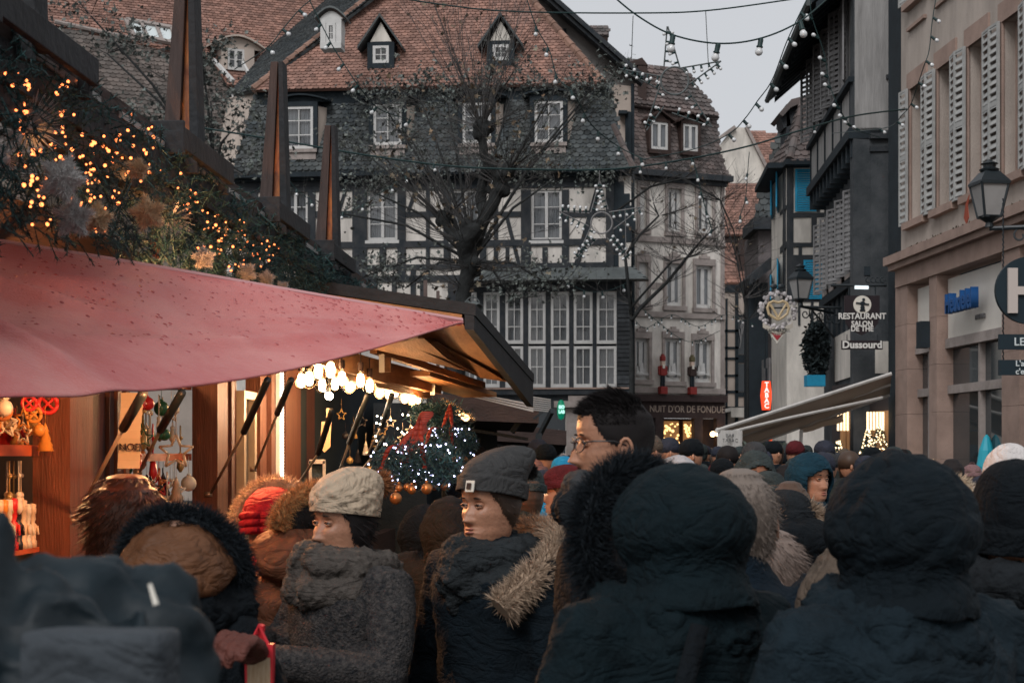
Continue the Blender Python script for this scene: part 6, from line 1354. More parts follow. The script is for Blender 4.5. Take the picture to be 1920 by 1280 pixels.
# ---------------- farther stalls
for k_, (x0, x1, y0, y1, Da, Db, lab) in enumerate(((800, 1010, 735, 760, 15, 19, 'dark third stall with brown boards behind the wreaths'), (860, 1062, 785, 812, 20, 26, 'dark farthest stall with two warm lights under its roof'))):
    t = thing('market_stall', lab, 'stall', P((x0 + x1) / 2, 900, Db)); t.location.z = 0
    a, b, c, d = P(x0, y0, Da), P(x1, y0 + 22, Da), P(x1 - 10, y1 + 22, Db), P(x0, y1, Db)
    q = MB(); q.hexa([a - UP * .25, b - UP * .18, c - UP * .18, d - UP * .25, a, b, c, d]); q.build('roof', M['wooddark'], t)
    q = MB(); q.box(a.x, (a.x + b.x) / 2 + .1, Db - .1, Db, 0, a.z - .2); q.box(a.x - .5, a.x, Da, Db, 0, a.z - .1); q.build('wall', M['timber2'], t)
    q = MB(); q.beam(P(x0 + 30, y0 + 62 - k_ * 20, Da + .3), P(x1 - 20, y0 + 88 - k_ * 20, Da + .3), .03, .03); q.beam(P(x1 - 50, y0 + 75, Da + .2), P(x1 - 12, y0 + 22, Da + .1), .03, .05); q.build('flap_edge', M['shuttergrey'] if k_ else M['timber'], t)
    q = MB(); q.box(a.x + .3, b.x - .4, Da + 1, Da + 1.1, 0, 1.1); q.build('counter_front', M['wooddark'], t)
q = MB()
for x, y in ((946, 827), (958, 828), (964, 826)): q.ball(P(x, y, 22), .035, 8, 6)
tag(q.build('warm_lamps', emis('farw', (1, .55, .22), 9)), 'cluster of small warm lamps in the dark farthest stall', 'lamp')
# corrugated white sheet roof
t = thing('corrugated_roof', 'pale corrugated sheet roof edge of the third stall', 'roof sheet', P(930, 760, 14.5)); q = MB()
def strip(x0, y0, x1, y1, w0, w1, Da, Db, n_):
    for i in range(n_):
        f0, f1 = i / n_, (i + 1) / n_
        for (f, g) in ((f0, f0 + .7 / n_), (f0 + .7 / n_, f1)):
            up_ = .0 if f == f0 else .01
            q.quad(P(x0, y0 + w0 * g, Da) + UP * up_, P(x1, y1 + w1 * g, Db) + UP * up_, P(x1, y1 + w1 * f, Db), P(x0, y0 + w0 * f, Da))
strip(822, 724, 1000, 757, 5, 17, 14, 14.4, 3); strip(985, 741, 1033, 748, 28, 26, 14.6, 14.8, 7); 
q.build('sheet', mat('corrug', (.40, .39, .37), .6, .2, 5), t)
q = MB(); q.beam(P(1035, 770, 14.5), P(1008, 822, 14.9), .03, .05); q.beam(P(1000, 785, 14.3), P(1018, 772, 14.3), .015, .02); q.box(*sorted((P(1004, 0, 14.8).x, P(1016, 0, 14.8).x)), 14.7, 14.8, P(0, 823, 14.8).z, P(0, 812, 14.8).z); q.build('prop_arm', M['timber2'], t)
# square frontage behind stalls, wooden fence posts on the horizon of the awning
q = MB()
for x, y0, w_ in ((794, 525, 7), (818, 545, 6), (833, 578, 5)): q.box(*sorted((P(x, 0, 12.5).x, P(x + w_, 0, 12.5).x)), 12.5, 12.53, 2.3, P(0, y0, 12.5).z)
tag(q.build('roof_stakes', mat('stake', (.14, .10, .09), .8, .4, 6)), 'three thin brown wooden stakes rising behind the red awning tip', 'stakes')
# ================================================================ PEOPLE
def fabric(name, col, nz=.35, ns=14, bump=.5, bs=90, rough=.9, sheen=0, **k):
    return mat(name, col, rough, nz, ns, bump * .7, bs, spec=.2, fold=.55, **k)
SK = mat('skin', (.42, .205, .125), .45, .22, 30, .15, 120, spec=.4)
HZF = [-.19, -.15, -.122, -.105, -.085, -.068, -.05, -.025, 0, .02, .04, .07, .10, .12, .128]       # heights below/above the head centre (eyes at 0)
HFR = [.035, .045, .078, .092, .094, .090, .094, .094, .089, .092, .098, .095, .07, .03, .004]
HBK = [-.055, -.06, -.062, -.062, -.065, -.072, -.082, -.095, -.102, -.104, -.104, -.098, -.075, -.04, -.006]
HWD = [.055, .053, .048, .056, .063, .066, .069, .074, .076, .077, .077, .073, .055, .028, .004]
def head(mb, c, s=1.0, N=56, R_=60, nose=1.0, jaw=1.0, ears=True, cheek=0):
    """continuous head and neck, facing -Y in local space"""
    rings = []
    zz = [-.19 + (.128 + .19) * i / R_ for i in range(R_ + 1)]
    for z in zz:
        f, b, w_ = interp(HZF, HFR, z), -interp(HZF, HBK, z), interp(HZF, HWD, z); ring = []
        if -.13 < z < -.06: w_ *= jaw
        for k in range(N):
            t = 2 * math.pi * k / N; sx, cy = math.sin(t), math.cos(t)      # t=0 is the front
            e = .88; x = w_ * (abs(sx) ** e) * (1 if sx > 0 else -1); y = (f if cy > 0 else b) * (abs(cy) ** e) * (1 if cy > 0 else -1)
            if cy > 0 and z > -.13:
                g = lambda x0, z0, sx_, sz_: math.exp(-((x - x0) / sx_) ** 2 - ((z - z0) / sz_) ** 2)
                nz_ = interp([-.062, -.056, -.048, -.03, -.005, .014], [0, .012, .027, .019, .008, .0], z) * nose
                y += nz_ * math.exp(-(x / (.0105 + .004 * math.exp(-((z + .048) / .012) ** 2))) ** 2)
                y += .006 * nose * (g(.013, -.052, .006, .008) + g(-.013, -.052, .006, .008))
                y -= .012 * (g(.031, .0, .015, .013) + g(-.031, .0, .015, .013)); y += .005 * (g(.028, .021, .019, .008) + g(-.028, .021, .019, .008)); y += (.004 + cheek) * (g(.04, -.03, .02, .018) + g(-.04, -.03, .02, .018))
                y += .005 * g(0, -.073, .020, .0045) + .006 * g(0, -.084, .017, .0055) - .0045 * g(0, -.0785, .022, .0024) - .003 * g(0, -.094, .02, .005) + .006 * g(0, -.108, .018, .01)
            ring.append(c + Vector((x, -y, z)) * s)
        rings.append(ring)
    mb.loft(rings)
    for sd in (-1, 1):       # eyes with lids
        mb.ball(c + Vector((sd * .031, -.0745, .0)) * s, .0125 * s, 12, 8)
        for z_, r_ in ((.0065, .0032), (-.0065, .0022)): mb.tube([c + Vector((sd * (.031 + d_), -(.0895 - abs(d_) * .35 - (d_ * sd > 0) * .002), z_ - abs(d_) * .32 * (1 if z_ > 0 else -1))) * s for d_ in (-.014, -.007, 0, .007, .014)], r_ * s, 6)
        if ears:
            e = c + Vector((sd * .078, .006, -.018)) * s
            pts = [e + Vector((sd * (.006 + .010 * math.sin(a / 2)), -.016 * math.cos(a) + .004, .031 * math.sin(a) * (1 if math.sin(a) > 0 else .85))) * s for a in [j * .45 - .9 for j in range(12)]]
            mb.tube(pts, .0048 * s, 6); mb.ball(e + Vector((sd * .004, .002, 0)) * s, .02 * s, 8, 6, (.3, .8, 1.3)); mb.ball(e + Vector((sd * .006, -.01, -.022)) * s, .009 * s, 7, 5)
def eyes(t, c, s, dr=(0, 0)):
    q = MB()
    for sd in (-1, 1):
        p = c + Vector((sd * .031 + dr[0], -.0862, dr[1] - .001)) * s; q.tube([c + Vector((sd * (.031 + d_), -(.0925 - abs(d_) * .4 - (d_ * sd > 0) * .002), .0045 - abs(d_) * .3)) * s for d_ in (-.014, -.007, 0, .007, .015)], .0018 * s, 5); q.lathe([(.001, 0), (.0056, 0), (.0052, .002), (.001, .0026)], p, 10, ax=(dr[0] * 40, -1, 0))
    q.build('iris', mat('iris', (.02, .012, .008), .1, spec=1), t, local=True, smooth=True)
    q = MB()
    for sd in (-1, 1): q.tube([c + Vector((sd * (.031 + d_), -(.098 - abs(d_) * .42), .021 + .003 * math.cos(d_ * 70))) * s for d_ in (-.016, -.008, 0, .008, .018)], [.001, .0028 * s, .003 * s, .0024 * s, .001], 5)
    q.build('eyebrow', mat('brow', (.02, .013, .01), .8), t, local=True)
    q = MB(); q.tube([c + Vector((x, -.0935 - .006 * (1 - (x / .022) ** 2), -.0725)) * s for x in (-.02, -.012, -.005, 0, .005, .012, .02)], [.0008, .0024, .003, .0026, .003, .0024, .0008], 5); q.tube([c + Vector((x, -.0925 - .007 * (1 - (x / .022) ** 2), -.084)) * s for x in (-.02, -.012, 0, .012, .02)], [.0008, .003, .004, .003, .0008], 5)
    q.build('lips', mat('lips', (.38, .14, .11), .45), t, local=True, smooth=True)
def blades(mb, pts, L, w, dj=.6, droop=-.2, rr=random):
    for p, n in pts: mb.blade(p, Vector(n).normalized() + Vector((rr.uniform(-dj, dj), rr.uniform(-dj, dj), rr.uniform(-dj, dj) + droop)), L * rr.uniform(.5, 1.2), w)
def furtube(path, rad, n, L, w, rr, close=False):
    """blades growing out of a tube"""
    c = catmull(path, 8); q = MB(); q.tube(c, [rad * .9] * len(c), 9)
    for i in range(n):
        j = rr.randrange(len(c) - 1); p = lerp(c[j], c[j + 1], rr.random()); d = (c[j + 1] - c[j]).normalized(); o = d.orthogonal().normalized(); a = rr.uniform(0, 6.283); v = (o * math.cos(a) + d.cross(o) * math.sin(a)); q.blade(p + v * rad * .8, v + d * rr.uniform(-.5, .9) + Vector((rr.uniform(-.3, .3), rr.uniform(-.3, .3), rr.uniform(-.5, .2))), L * rr.uniform(.5, 1.25), w)
    return q
def coat(t, h, m_, bulk=1.0, armL=None, armR=None, hem=.42, noise_=.018, vox=.016, lean=0, name='coat', quilt=False, sh=1.0, wr=.1, slope=0):
    """one continuous jacket: torso, shoulders, sleeves; armX = list of elbow, wrist in local metres"""
    q = MB(); z = lambda f: f * h; N = 28
    prof = [(hem, .235, .185), (.50, .235, .185), (.56, .205, .165), (.62, .185, .15), (.68, .19, .155), (.74, .205, .16), (.785, .215, .15), (.81, .205, .135), (.828, .16, .115), (.845, .10, .09), (.87, .078, .08), (.885, .07, .075)]
    rings = []
    for f, rx, ry in prof:
        k = bulk if f < .8 else 1 + (bulk - 1) * .6
        rings.append([Vector((rx * k * sh * math.sin(a) * 1.0, -ry * k * math.cos(a) + lean * (f - .6), z(f) + (-.035 * abs(math.sin(a)) if f > .8 else 0))) for a in [2 * math.pi * i / N for i in range(N)]])
    q.loft(rings)
    for sd, arm in ((-1, armL), (1, armR)):
        s0 = Vector((sd * .185 * bulk * sh, lean * .2, z(.80))); arm = arm or [(sd * .295 * bulk * sh, .03, z(.615)), (sd * .27 * bulk * sh, -.09, z(.47))]
        e, w_ = Vector(arm[0]), Vector(arm[1])
        pts = [s0 - Vector((sd * .06, 0, -.0)), s0, lerp(s0, e, .33), lerp(s0, e, .7), e, lerp(e, w_, .4), lerp(e, w_, .8), w_]
        q.tube(pts, [.07 * bulk, .08 * bulk, .073 * bulk, .066 * bulk, .063 * bulk, .058 * bulk, .05 * bulk, .047 * bulk], 14)
    if quilt:
        for v in q.v: pass
    o = q.build(name, m_, t, local=True, smooth=True); mods(o, remesh=vox, smooth=2, disp=[(noise_ * 1.3, wr), (noise_ * .9, wr * .45)]); return o
def lower(t, h, m_, feet=True):
    q = MB()
    for sd in (-1, 1):
        q.tube([(sd * .09, 0, .52 * h), (sd * .1, -.01, .28 * h), (sd * .1, .0, .07)], [.095, .07, .055], 10)
        q.ball((sd * .1, -.05, .04), .05, 10, 6, (.95, 2.4, .8))
    q.build('trousers_and_shoes', m_, t, local=True, smooth=True)
def hood(t, c, m_, rx=.135, ry=.155, rz=.17, open_=58, pitch=0, name='hood', noise_=.02, peak=0, drop=.24, solid=.014, wr=.08, back=0):
    """hood shell, open towards -Y with half-angle open_ (0 = seen only from behind)"""
    q = MB(); N, K = 48, 34; idx = {}
    for i in range(K + 1):
        f = i / K; ph = math.pi * (.02 + .98 * f)
        for k in range(N):
            a = 2 * math.pi * k / N
            if f < .55: r = math.sin(min(ph * .909, math.pi / 2)); zz = math.cos(min(ph * .909, math.pi / 2)) * rz
            else: g_ = (f - .55) / .45; r = 1 - .2 * math.sin(math.pi * min(g_ * 1.1, 1)) - .02 * g_ * g_; zz = -drop * g_
            x = rx * r * math.sin(a); y = -ry * r * math.cos(a)
            if y > 0: y += back * math.exp(-((zz - .02) / .1) ** 2)
            zz2 = zz + peak * math.exp(-((f) / .2) ** 2)
            p = Vector((x, y, zz2)); 
            if pitch: p = Matrix.Rotation(R(pitch), 3, 'X') @ p
            q.v.append(c + p)
    for i in range(K):
        for k in range(N):
            a = (k + .5) / N * 360; a = a if a < 180 else 360 - a; f = (i + .5) / K
            if open_ and a < open_ and .36 + .12 * (a / open_) ** 2 < f < .86: continue
            q.f.append((i * N + k, i * N + (k + 1) % N, (i + 1) * N + (k + 1) % N, (i + 1) * N + k))
    o = q.build(name, m_, t, local=True, smooth=True); mods(o, sub=1, disp=[(noise_ * 1.1, wr * 1.3), (noise_ * .8, wr * .55)]); 
    mm = o.modifiers.new('so', 'SOLIDIFY'); mm.thickness = solid
    if solid > .01 and open_:
        for aa in (math.pi, math.pi * .62, math.pi * 1.38):
            pts = []; k = int(round(aa / (2 * math.pi) * N)) % N
            for i in range(3, K - 1, 3):
                p = o.data.vertices[i * N + k].co; pts.append(p + (p - c).normalized() * .004)
            MB().tube(catmull2(pts), .0022, 5).build('seam', m_, o, local=True, smooth=True)
    return o
def catmull2(p): return catmull(p, 4)
def beanie(t, c, m_, s=1, h=.115, cuff=True, tilt=8, slouch=0, rib=40, pom=None, rmul=1.0, name='knit_hat', cable=False, low=0, bumpamp=.0012, squeeze=1):
    q = MB(); N = 112; rings = []; K = 30; ROT = Matrix.Rotation(R(tilt), 3, 'X')
    for i in range(K + 1):
        f = i / K; z = .022 - low + f * (h + low); prof = (1 - max(0, (f - .25) / .75) ** 2.4) ** .5 if f < .999 else .02
        cu = .010 if (cuff and f < .3) else 0; ring = []
        for k in range(N):
            a = 2 * math.pi * k / N; rx, ry = (.087 * rmul + cu) * prof, (.109 * rmul + cu) * prof
            ri = bumpamp * math.cos(rib * a)
            if cable and f > .12: ri = .0035 * math.sin(10 * a + 1.5 * math.sin(f * 20)) + .0018 * math.sin(40 * a)
            bend = slouch * max(0, f - .35) ** 1.5
            ring.append(c + ROT @ Vector(((rx + ri) * math.sin(a) * s * squeeze, (-(ry + ri) * math.cos(a) + bend) * s + .002, z * s)))
        rings.append(ring)
    q.loft(rings, cap=False); q.f.append(tuple(K * N + k + len(q.v) - (K + 1) * N for k in range(N)))
    o = q.build(name, m_, t, local=True, smooth=True); mm = o.modifiers.new('so', 'SOLIDIFY'); mm.thickness = .006; tx = bpy.data.textures.new('b', 'CLOUDS'); tx.noise_scale = .07; dm = o.modifiers.new('d', 'DISPLACE'); dm.texture = tx; dm.strength = .009; dm.mid_level = .5
    if pom:
        r, pm, off = pom; pc = c + ROT @ Vector((0, slouch * .5 + off[0], .022 + h + off[1])) * s; q = MB(); q.ball(pc, r * .6, 10, 8); rr = random.Random(4)
        for i in range(900): v = Vector((rr.gauss(0, 1), rr.gauss(0, 1), rr.gauss(0, 1))).normalized(); q.blade(pc + v * r * .45, v + Vector((rr.uniform(-.3, .3), rr.uniform(-.3, .3), rr.uniform(-.3, .3))), r * rr.uniform(.4, .7), .0016)
        q.build('pompom', pm, o, local=True)
    return o
def hair(t, c, m_, s=1, th=.014, line=.045, back=-.12, L=.03, n=1500, side=-.02, seed=1, long_=0, front=True, name='hair', w=.0012, topn=0):
    """hair cap following the skull; line = height of the front hairline"""
    q = MB(); N, K = 96, 60; rr = random.Random(seed); keep = []; V = {}
    for i in range(K + 1):
        z = -.15 + (.128 + .15) * i / K; f, b, w_ = interp(HZF, HFR, z), -interp(HZF, HBK, z), interp(HZF, HWD, z)
        for k in range(N):
            a = 2 * math.pi * k / N; aa = a if a < math.pi else 2 * math.pi - a
            lim = interp([0, .7, 1.15, 1.45, 1.8, 3.15], [line, line + .012, .012, side, back * .6, back], aa); on = z > lim
            edge = min(1, max(0, (z - lim) / .02)); tk = th * (.25 + .75 * edge) * (1 + .25 * noise.noise(Vector((a * 3, z * 30, seed)))) + (topn if z > .06 else 0)
            sx, cy = math.sin(a), math.cos(a); x = (w_ + tk) * (abs(sx) ** .88) * (1 if sx > 0 else -1); y = ((f if cy > 0 else b) + tk) * (abs(cy) ** .88) * (1 if cy > 0 else -1)
            p = c + Vector((x, -y, z + (th * .8 if z > .11 else 0))) * s; q.v.append(p); V[(i, k)] = (p, on, Vector((sx, -cy, .2 + z * 6)))
    for i in range(K):
        for k in range(N):
            if V[(i, k)][1] or V[(i + 1, k)][1]: q.f.append((i * N + k, i * N + (k + 1) % N, (i + 1) * N + (k + 1) % N, (i + 1) * N + k)); keep.append((i, k))
    q.f.append(tuple(K * N + k for k in range(N)))
    for _ in range(n):
        i, k = rr.choice(keep); p, on, nr = V[(i, k)]; d = nr.normalized() * .5 + Vector((rr.uniform(-.3, .3), .55 if nr.y > -.3 else .2, -.6)); q.blade(p - nr.normalized() * .003, d, L * rr.uniform(.5, 1.2), w)
    if long_:
        for _ in range(900):
            a = rr.uniform(1.2, 5.08); x, y = .085 * math.sin(a), -.105 * math.cos(a); z0 = rr.uniform(-.02, .1); pts = [c + Vector((x, y, z0)), c + Vector((x * 1.15, y * 1.15, z0 - .08)), c + Vector((x * 1.25 + rr.uniform(-.01, .01), y * 1.1, -.1)), c + Vector((x * 1.1 + rr.uniform(-.02, .02), y * 1.05, -.1 - long_ * rr.uniform(.6, 1)))]
            q.tube(pts, [.004, .005, .004, .001], 3, cap=False)
    return q.build(name, m_, t, local=True, smooth=True)
def scarf(t, c, m_, r=.10, tube_=.045, loops=2, z=-.155, noise_=.02, name='scarf', front=0):
    q = MB()
    for l in range(loops):
        q.tube([c + Vector((r * (1 + .12 * l) * math.sin(a), -r * (1.12 + .1 * l) * math.cos(a) + .0, z - l * tube_ * .9 + .018 * math.cos(a + l * 2) + front * (1 + math.cos(a)) * -.02)) for a in [j * 2 * math.pi / 20 for j in range(21)]], [tube_ * (1 + .12 * math.sin(j * 1.7 + l)) for j in range(21)], 12)
    if front: q.tube([c + Vector((.03, -r * 1.2, z - .02)), c + Vector((0, -r * 1.45, z - .09)), c + Vector((-.02, -r * 1.3, z - .2))], [.06, .065, .02], 10)
    o = q.build(name, m_, t, local=True, smooth=True); mods(o, remesh=.009, smooth=1, disp=[(noise_ * 2, .06), (noise_, .02)]); return o
def hand(t, w_, d, nrm, m_, curl=.6, s=1, thumb=1, name='hand'):
    """palm and five bent fingers; w_ wrist, d pointing direction, nrm back of the hand"""
    w_ = Vector(w_); d = Vector(d).normalized(); nrm = Vector(nrm); nrm = (nrm - d * nrm.dot(d)).normalized(); sd = d.cross(nrm) * thumb; q = MB()
    q.tube([w_ - d * .04 * s, w_, w_ + d * .03 * s], [.027 * s, .026 * s, .03 * s], 10)
    for k, o in enumerate((-.028, -.009, .01, .027)):
        q.tube([w_ + sd * o * .5 * s, w_ + (d * .05 + sd * o) * s, w_ + (d * .09 + sd * o * 1.05) * s], [.018 * s, .017 * s, .0135 * s], 8)
        L = (.062, .078, .082, .072)[k] * s; b = w_ + (d * .088 + sd * o * 1.1) * s; a = 0; pts = [b]; 
        for j in range(3): a += curl * (.7 + .1 * k); b = b + (d * math.cos(a) - nrm * math.sin(a)) * L * (.45, .32, .23)[j]; pts.append(b)
        q.tube(pts, [.0115 * s, .0105 * s, .0095 * s, .008 * s], 8)
    b = w_ + (d * .03 + sd * .03) * s; q.tube([w_ + d * .012 * s + sd * .012 * s, b, b + (d * .03 + sd * .022 - nrm * .008) * s, b + (d * .055 + sd * .018 - nrm * .025) * s], [.018 * s, .015 * s, .012 * s, .0095 * s], 8)
    o = q.build(name, m_, t, local=True, smooth=True); mods(o, remesh=.004, smooth=2); return o
def person(label, px, D_, h, face, group=None):
    """face: heading in degrees, 0 = towards camera, -90 = to the left of the picture"""
    return thing('person', label, 'person', (P(px, 850, D_).x, D_, 0), group, rz=R(face))
def hc(h, dz=0, dy=0): return Vector((0, dy - .02, h - .13 + dz))
F_navy = fabric('cnavy', (.003, .008, .0125)); F_black = fabric('cblack', (.0025, .005, .0075)); F_teal = fabric('cteal', (.0022, .009, .0125)); F_char = fabric('cchar', (.012, .015, .018), .5, 20)
F_brown = fabric('cbrown', (.12, .045, .022), .35, 8, .3, 30, rough=.7); F_tweed = mat('tweed', (.012, .014, .017), .95, 0, 60, .9, 130, col2=(.085, .075, .07))
F_hatw = fabric('hatcream', (.46, .36, .26), .15, 20, .3, 200); F_hatg = fabric('hatgrey', (.050, .050, .050), .3, 60, .4, 300); F_scg = fabric('scarfgrey', (.095, .082, .072), .4, 40, .6, 200); F_scd = fabric('scarfdark', (.024, .029, .032), .5, 10, .6, 120)
F_tan = fabric('ctan', (.12, .09, .068)); F_olive = fabric('colive', (.025,.028,.024)); F_grey = fabric('cgrey', (.05, .052, .055), .4, 12)
FB = mat('furblack', (.006, .010, .014), .8, isl=.6); FT = mat('furtan', (.33, .24, .17), .9, isl=.5); FO = mat('furorange', (.42, .22, .09), .9, isl=.5); FC = mat('furcream', (.5, .40, .29), .9, isl=.4); FBR = mat('furbrown', (.25, .10, .04), .9, isl=.5)
H_dk = mat('hairdark', (.012, .010, .010), .7, isl=.7, spec=.15); H_red = mat('hairred', (.09, .032, .016), .45, isl=.5, spec=.5); H_gry = mat('hairgrey', (.15, .12, .10), .6, isl=.6); H_brn = mat('hairbrown', (.05, .03, .02), .5, isl=.5)
def ptl(t, v): return v     # marker

# --- man with glasses, in profile to the left
t = person('tall man with glasses and short dark hair in profile facing left', 1165, 4.1, 1.88, -80); h = 1.855; c = hc(h) + Vector((0, 0, .0))
q = MB(); head(q, c, 0.97, 72, 90, nose=1.15); q.tube([c + Vector((0, .02, -.14)), c + Vector((0, .03, -.3))], [.058, .075], 14); body = q.build('body', SK, t, local=True, smooth=True)
eyes(t, c, 0.97); hair(t, c, H_dk, 0.97, .005, .066, -.12, .008, 4000, side=-.005, seed=2, w=.0007)
q = MB(); rr = random.Random(33)
for i in range(9000):
    z = rr.uniform(.045, .128); a = rr.uniform(0, 6.283); aa = min(a, 6.283 - a)
    if z < .075 and aa < .9: continue
    f, b, w_ = interp(HZF, HFR, z), -interp(HZF, HBK, z), interp(HZF, HWD, z); x = w_ * math.sin(a); y = (f if math.cos(a) > 0 else b) * math.cos(a); n = Vector((math.sin(a), -math.cos(a), .6 + z * 6)).normalized()
    cl_ = noise.noise(Vector((x * 40, y * 40, 1))); d = n * (.7 + .3 * cl_) + Vector((.35 * cl_, -.75, .25 * cl_ - .1)); q.blade(c + Vector((x, -y, z)) * 0.97, d, (.016 + .02 * max(0, z - .06) / .06) * rr.uniform(.7, 1.2), .0009)
q.build('hair_tuft', H_dk, t, local=True)
q = MB(); rr = random.Random(8)
for i in range(2200):      # beard stubble
    a = rr.uniform(-1.35, 1.35); z_ = rr.uniform(-.125, -.06); f = interp(HZF, HFR, z_); w_ = interp(HZF, HWD, z_)
    if abs(a) < .35 and -.09 < z_ < -.068: continue
    if z_ > -.095 + abs(a) * .05 and abs(a) > .3: continue
    q.blade(c + Vector((w_ * math.sin(a), -(f + .001) * math.cos(a), z_)) * 0.97, (math.sin(a), -math.cos(a), -.8), .006, .0006)
q.build('stubble', mat('stub', (.05, .03, .022), .8), t, local=True)
q = MB(); gy = -.098
for sd in (-1, 1):
    pts = [c + Vector((sd * .033 + .025 * math.cos(a) * (1.0), gy - .004 + .012 * abs(math.cos(a)) * (1 if math.cos(a) * sd > 0 else 0), -.004 + .019 * math.sin(a))) * 1 for a in [j * math.pi / 10 for j in range(21)]]; q.tube(pts, .0016, 6)
    q.tube([c + Vector((sd * .06, gy + .008, .004)), c + Vector((sd * .079, gy + .03, .006)), c + Vector((sd * .086, -.02, .006)), c + Vector((sd * .087, .012, -.004))], .0021, 6)
q.tube([c + Vector((-.009, gy - .008, .002)), c + Vector((0, gy - .014, .005)), c + Vector((.009, gy - .008, .002))], .0018, 6); gl_ = q.build('glasses', mat('specs', (.01, .01, .012), .3, spec=.7), t, local=True, smooth=True)
coat(t, h, F_black, 1.08, noise_=.012); scarf(t, c, F_grey, .082, .04, 2, -.125, .008, 'collar'); scarf(t, c, F_char, .10, .05, 1, -.18, .012, 'coat_collar'); lower(t, h, F_black)

# --- woman in grey beanie
t = person('woman in grey beanie and dark scarf with fur trimmed collar looking left', 928, 5.0, 1.67, -44); h = 1.67; c = hc(h, .0)
q = MB(); head(q, c, .98, 72, 90, nose=1.05, ears=False); q.tube([c + Vector((0, .02, -.14)), c + Vector((0, .03, -.26))], [.052, .065], 14); q.build('body', SK, t, local=True, smooth=True); eyes(t, c, .98, (-.002, 0))
hair(t, c, H_brn, .98, .006, .05, -.1, .02, 300, side=-.03)
bn = beanie(t, c, F_hatg, 1.0, .185, True, -10, .22, 60, pom=(.03, F_hatg, (.05, -.075)), rmul=1.05, low=-.008, bumpamp=.0007)
q = MB(); pc_ = c + Vector((.03, -.125, .06)); q.add([pc_ + Vector(v) for v in ((-.016, 0, -.016), (.016, .004, -.016), (.016, .01, .018), (-.016, .006, .018))], [(0, 1, 2, 3)]); o = q.build('patch', M['paperw'], t, local=True); mods(o, solid=.003)
q = MB(); q.add([pc_ + Vector((0, -.0025, .001)) + Vector(v) for v in ((-.009, 0, -.009), (.009, .002, -.009), (.009, .006, .01), (-.009, .004, .01))], [(0, 1, 2, 3)]); q.build('patch_mark', M['wooddark'], t, local=True)
coat(t, h, F_navy, 1.1, armR=[(.27, -.02, .98), (.2, -.2, .86)], noise_=.014); scarf(t, c, F_scd, .10, .06, 2, -.135, .014, front=1)
rr = random.Random(12); fc = furtube([c + Vector((.19, -.15, -.30)), c + Vector((.23, -.03, -.20)), c + Vector((.19, .12, -.12)), c + Vector((.05, .2, -.09)), c + Vector((-.12, .18, -.12)), c + Vector((-.2, .03, -.2))], .042, 9000, .038, .0012, rr)
fc.build('fur_collar', FT, t, local=True); lower(t, h, F_navy)

# --- woman in cream cable hat
t = person('woman in cream cable knit hat with brown pompom, grey scarf and speckled coat', 655, 4.9, 1.62, -48); h = 1.62; c = hc(h, .0)
q = MB(); head(q, c, .98, 72, 90, nose=1.0, ears=False, cheek=.002); q.tube([c + Vector((0, .02, -.14)), c + Vector((0, .03, -.26))], [.052, .065], 14); q.build('body', SK, t, local=True, smooth=True); eyes(t, c, .98, (-.001, -.002))
hair(t, c, H_dk, .98, .008, .05, -.13, .03, 700, side=-.06, seed=5); beanie(t, c, F_hatw, 1.02, .15, False, -6, .08, 40, pom=(.05, FBR, (.085, -.045)), rmul=1.05, cable=True, low=-.002)
scarf(t, c, F_scg, .105, .062, 2, -.135, .016); coat(t, h, F_tweed, 1.08, armL=[(-.27, -.08, 1.07), (-.08, -.34, 1.17)], armR=[(.29, -.06, 1.05), (.04, -.36, 1.11)], noise_=.010)
F_glb = fabric('gloveblack', (.012, .016, .02), .3, 30); hand(t, (-.07, -.36, 1.18), (.0, -.6, .7), (-.4, -.7, -.3), F_glb, .5, 1.15, 1, 'glove'); hand(t, (.03, -.38, 1.12), (-.5, -.7, .2), (.2, -.2, 1), F_glb, .7, 1.15, -1, 'glove')
q = MB(); rr = random.Random(3)
for i in range(14): q.blade(Vector((-.07, -.43, 1.28)), (rr.uniform(-.5, .5), rr.uniform(-.5, .5), 1), rr.uniform(.03, .07), .003)
q.build('cord_tie', F_tan, t, local=True); lower(t, h, F_black)
# red paper bag
t = thing('gift_bag', 'small bright red paper gift bag with printed picture and red ribbon handle', 'bag', P(487, 1290, 3.33)); q = MB(); o = P(487, 1246, 3.33); K14 = .88; q.hexa([o + Vector(v) * K14 for v in ((-.03, -.02, -.09), (.032, -.02, -.09), (.032, .02, -.09), (-.03, .02, -.09), (-.034, -.02, .05), (.034, -.02, .05), (.034, .02, .05), (-.034, .02, .05))]); q.build('bag_body', mat('bagred', (.62, .03, .04), .5, .15, 9), t)
q = MB(); q.tube([o + Vector((-.02, -.01, .05)) * K14, o + Vector((.0, -.01, .095)) * K14, o + Vector((.02, -.01, .05)) * K14], .005, 6); q.tube([o + Vector((0, .01, .05)) * K14, o + Vector((.004, 0, .095)) * K14], .008, 5); q.build('handle', MATS['bagred'], t)
q = MB(); q.quad(o + Vector((-.026, -.0215, -.085)) * K14, o + Vector((.028, -.0215, -.085)) * K14, o + Vector((.028, -.0215, .02)) * K14, o + Vector((-.026, -.0215, .02)) * K14); q.build('print', mat('bagprint', (.35, .22, .12), .6, 0, 60, col2=(.5, .4, .28), stretch=(3, 3, .3)), t)

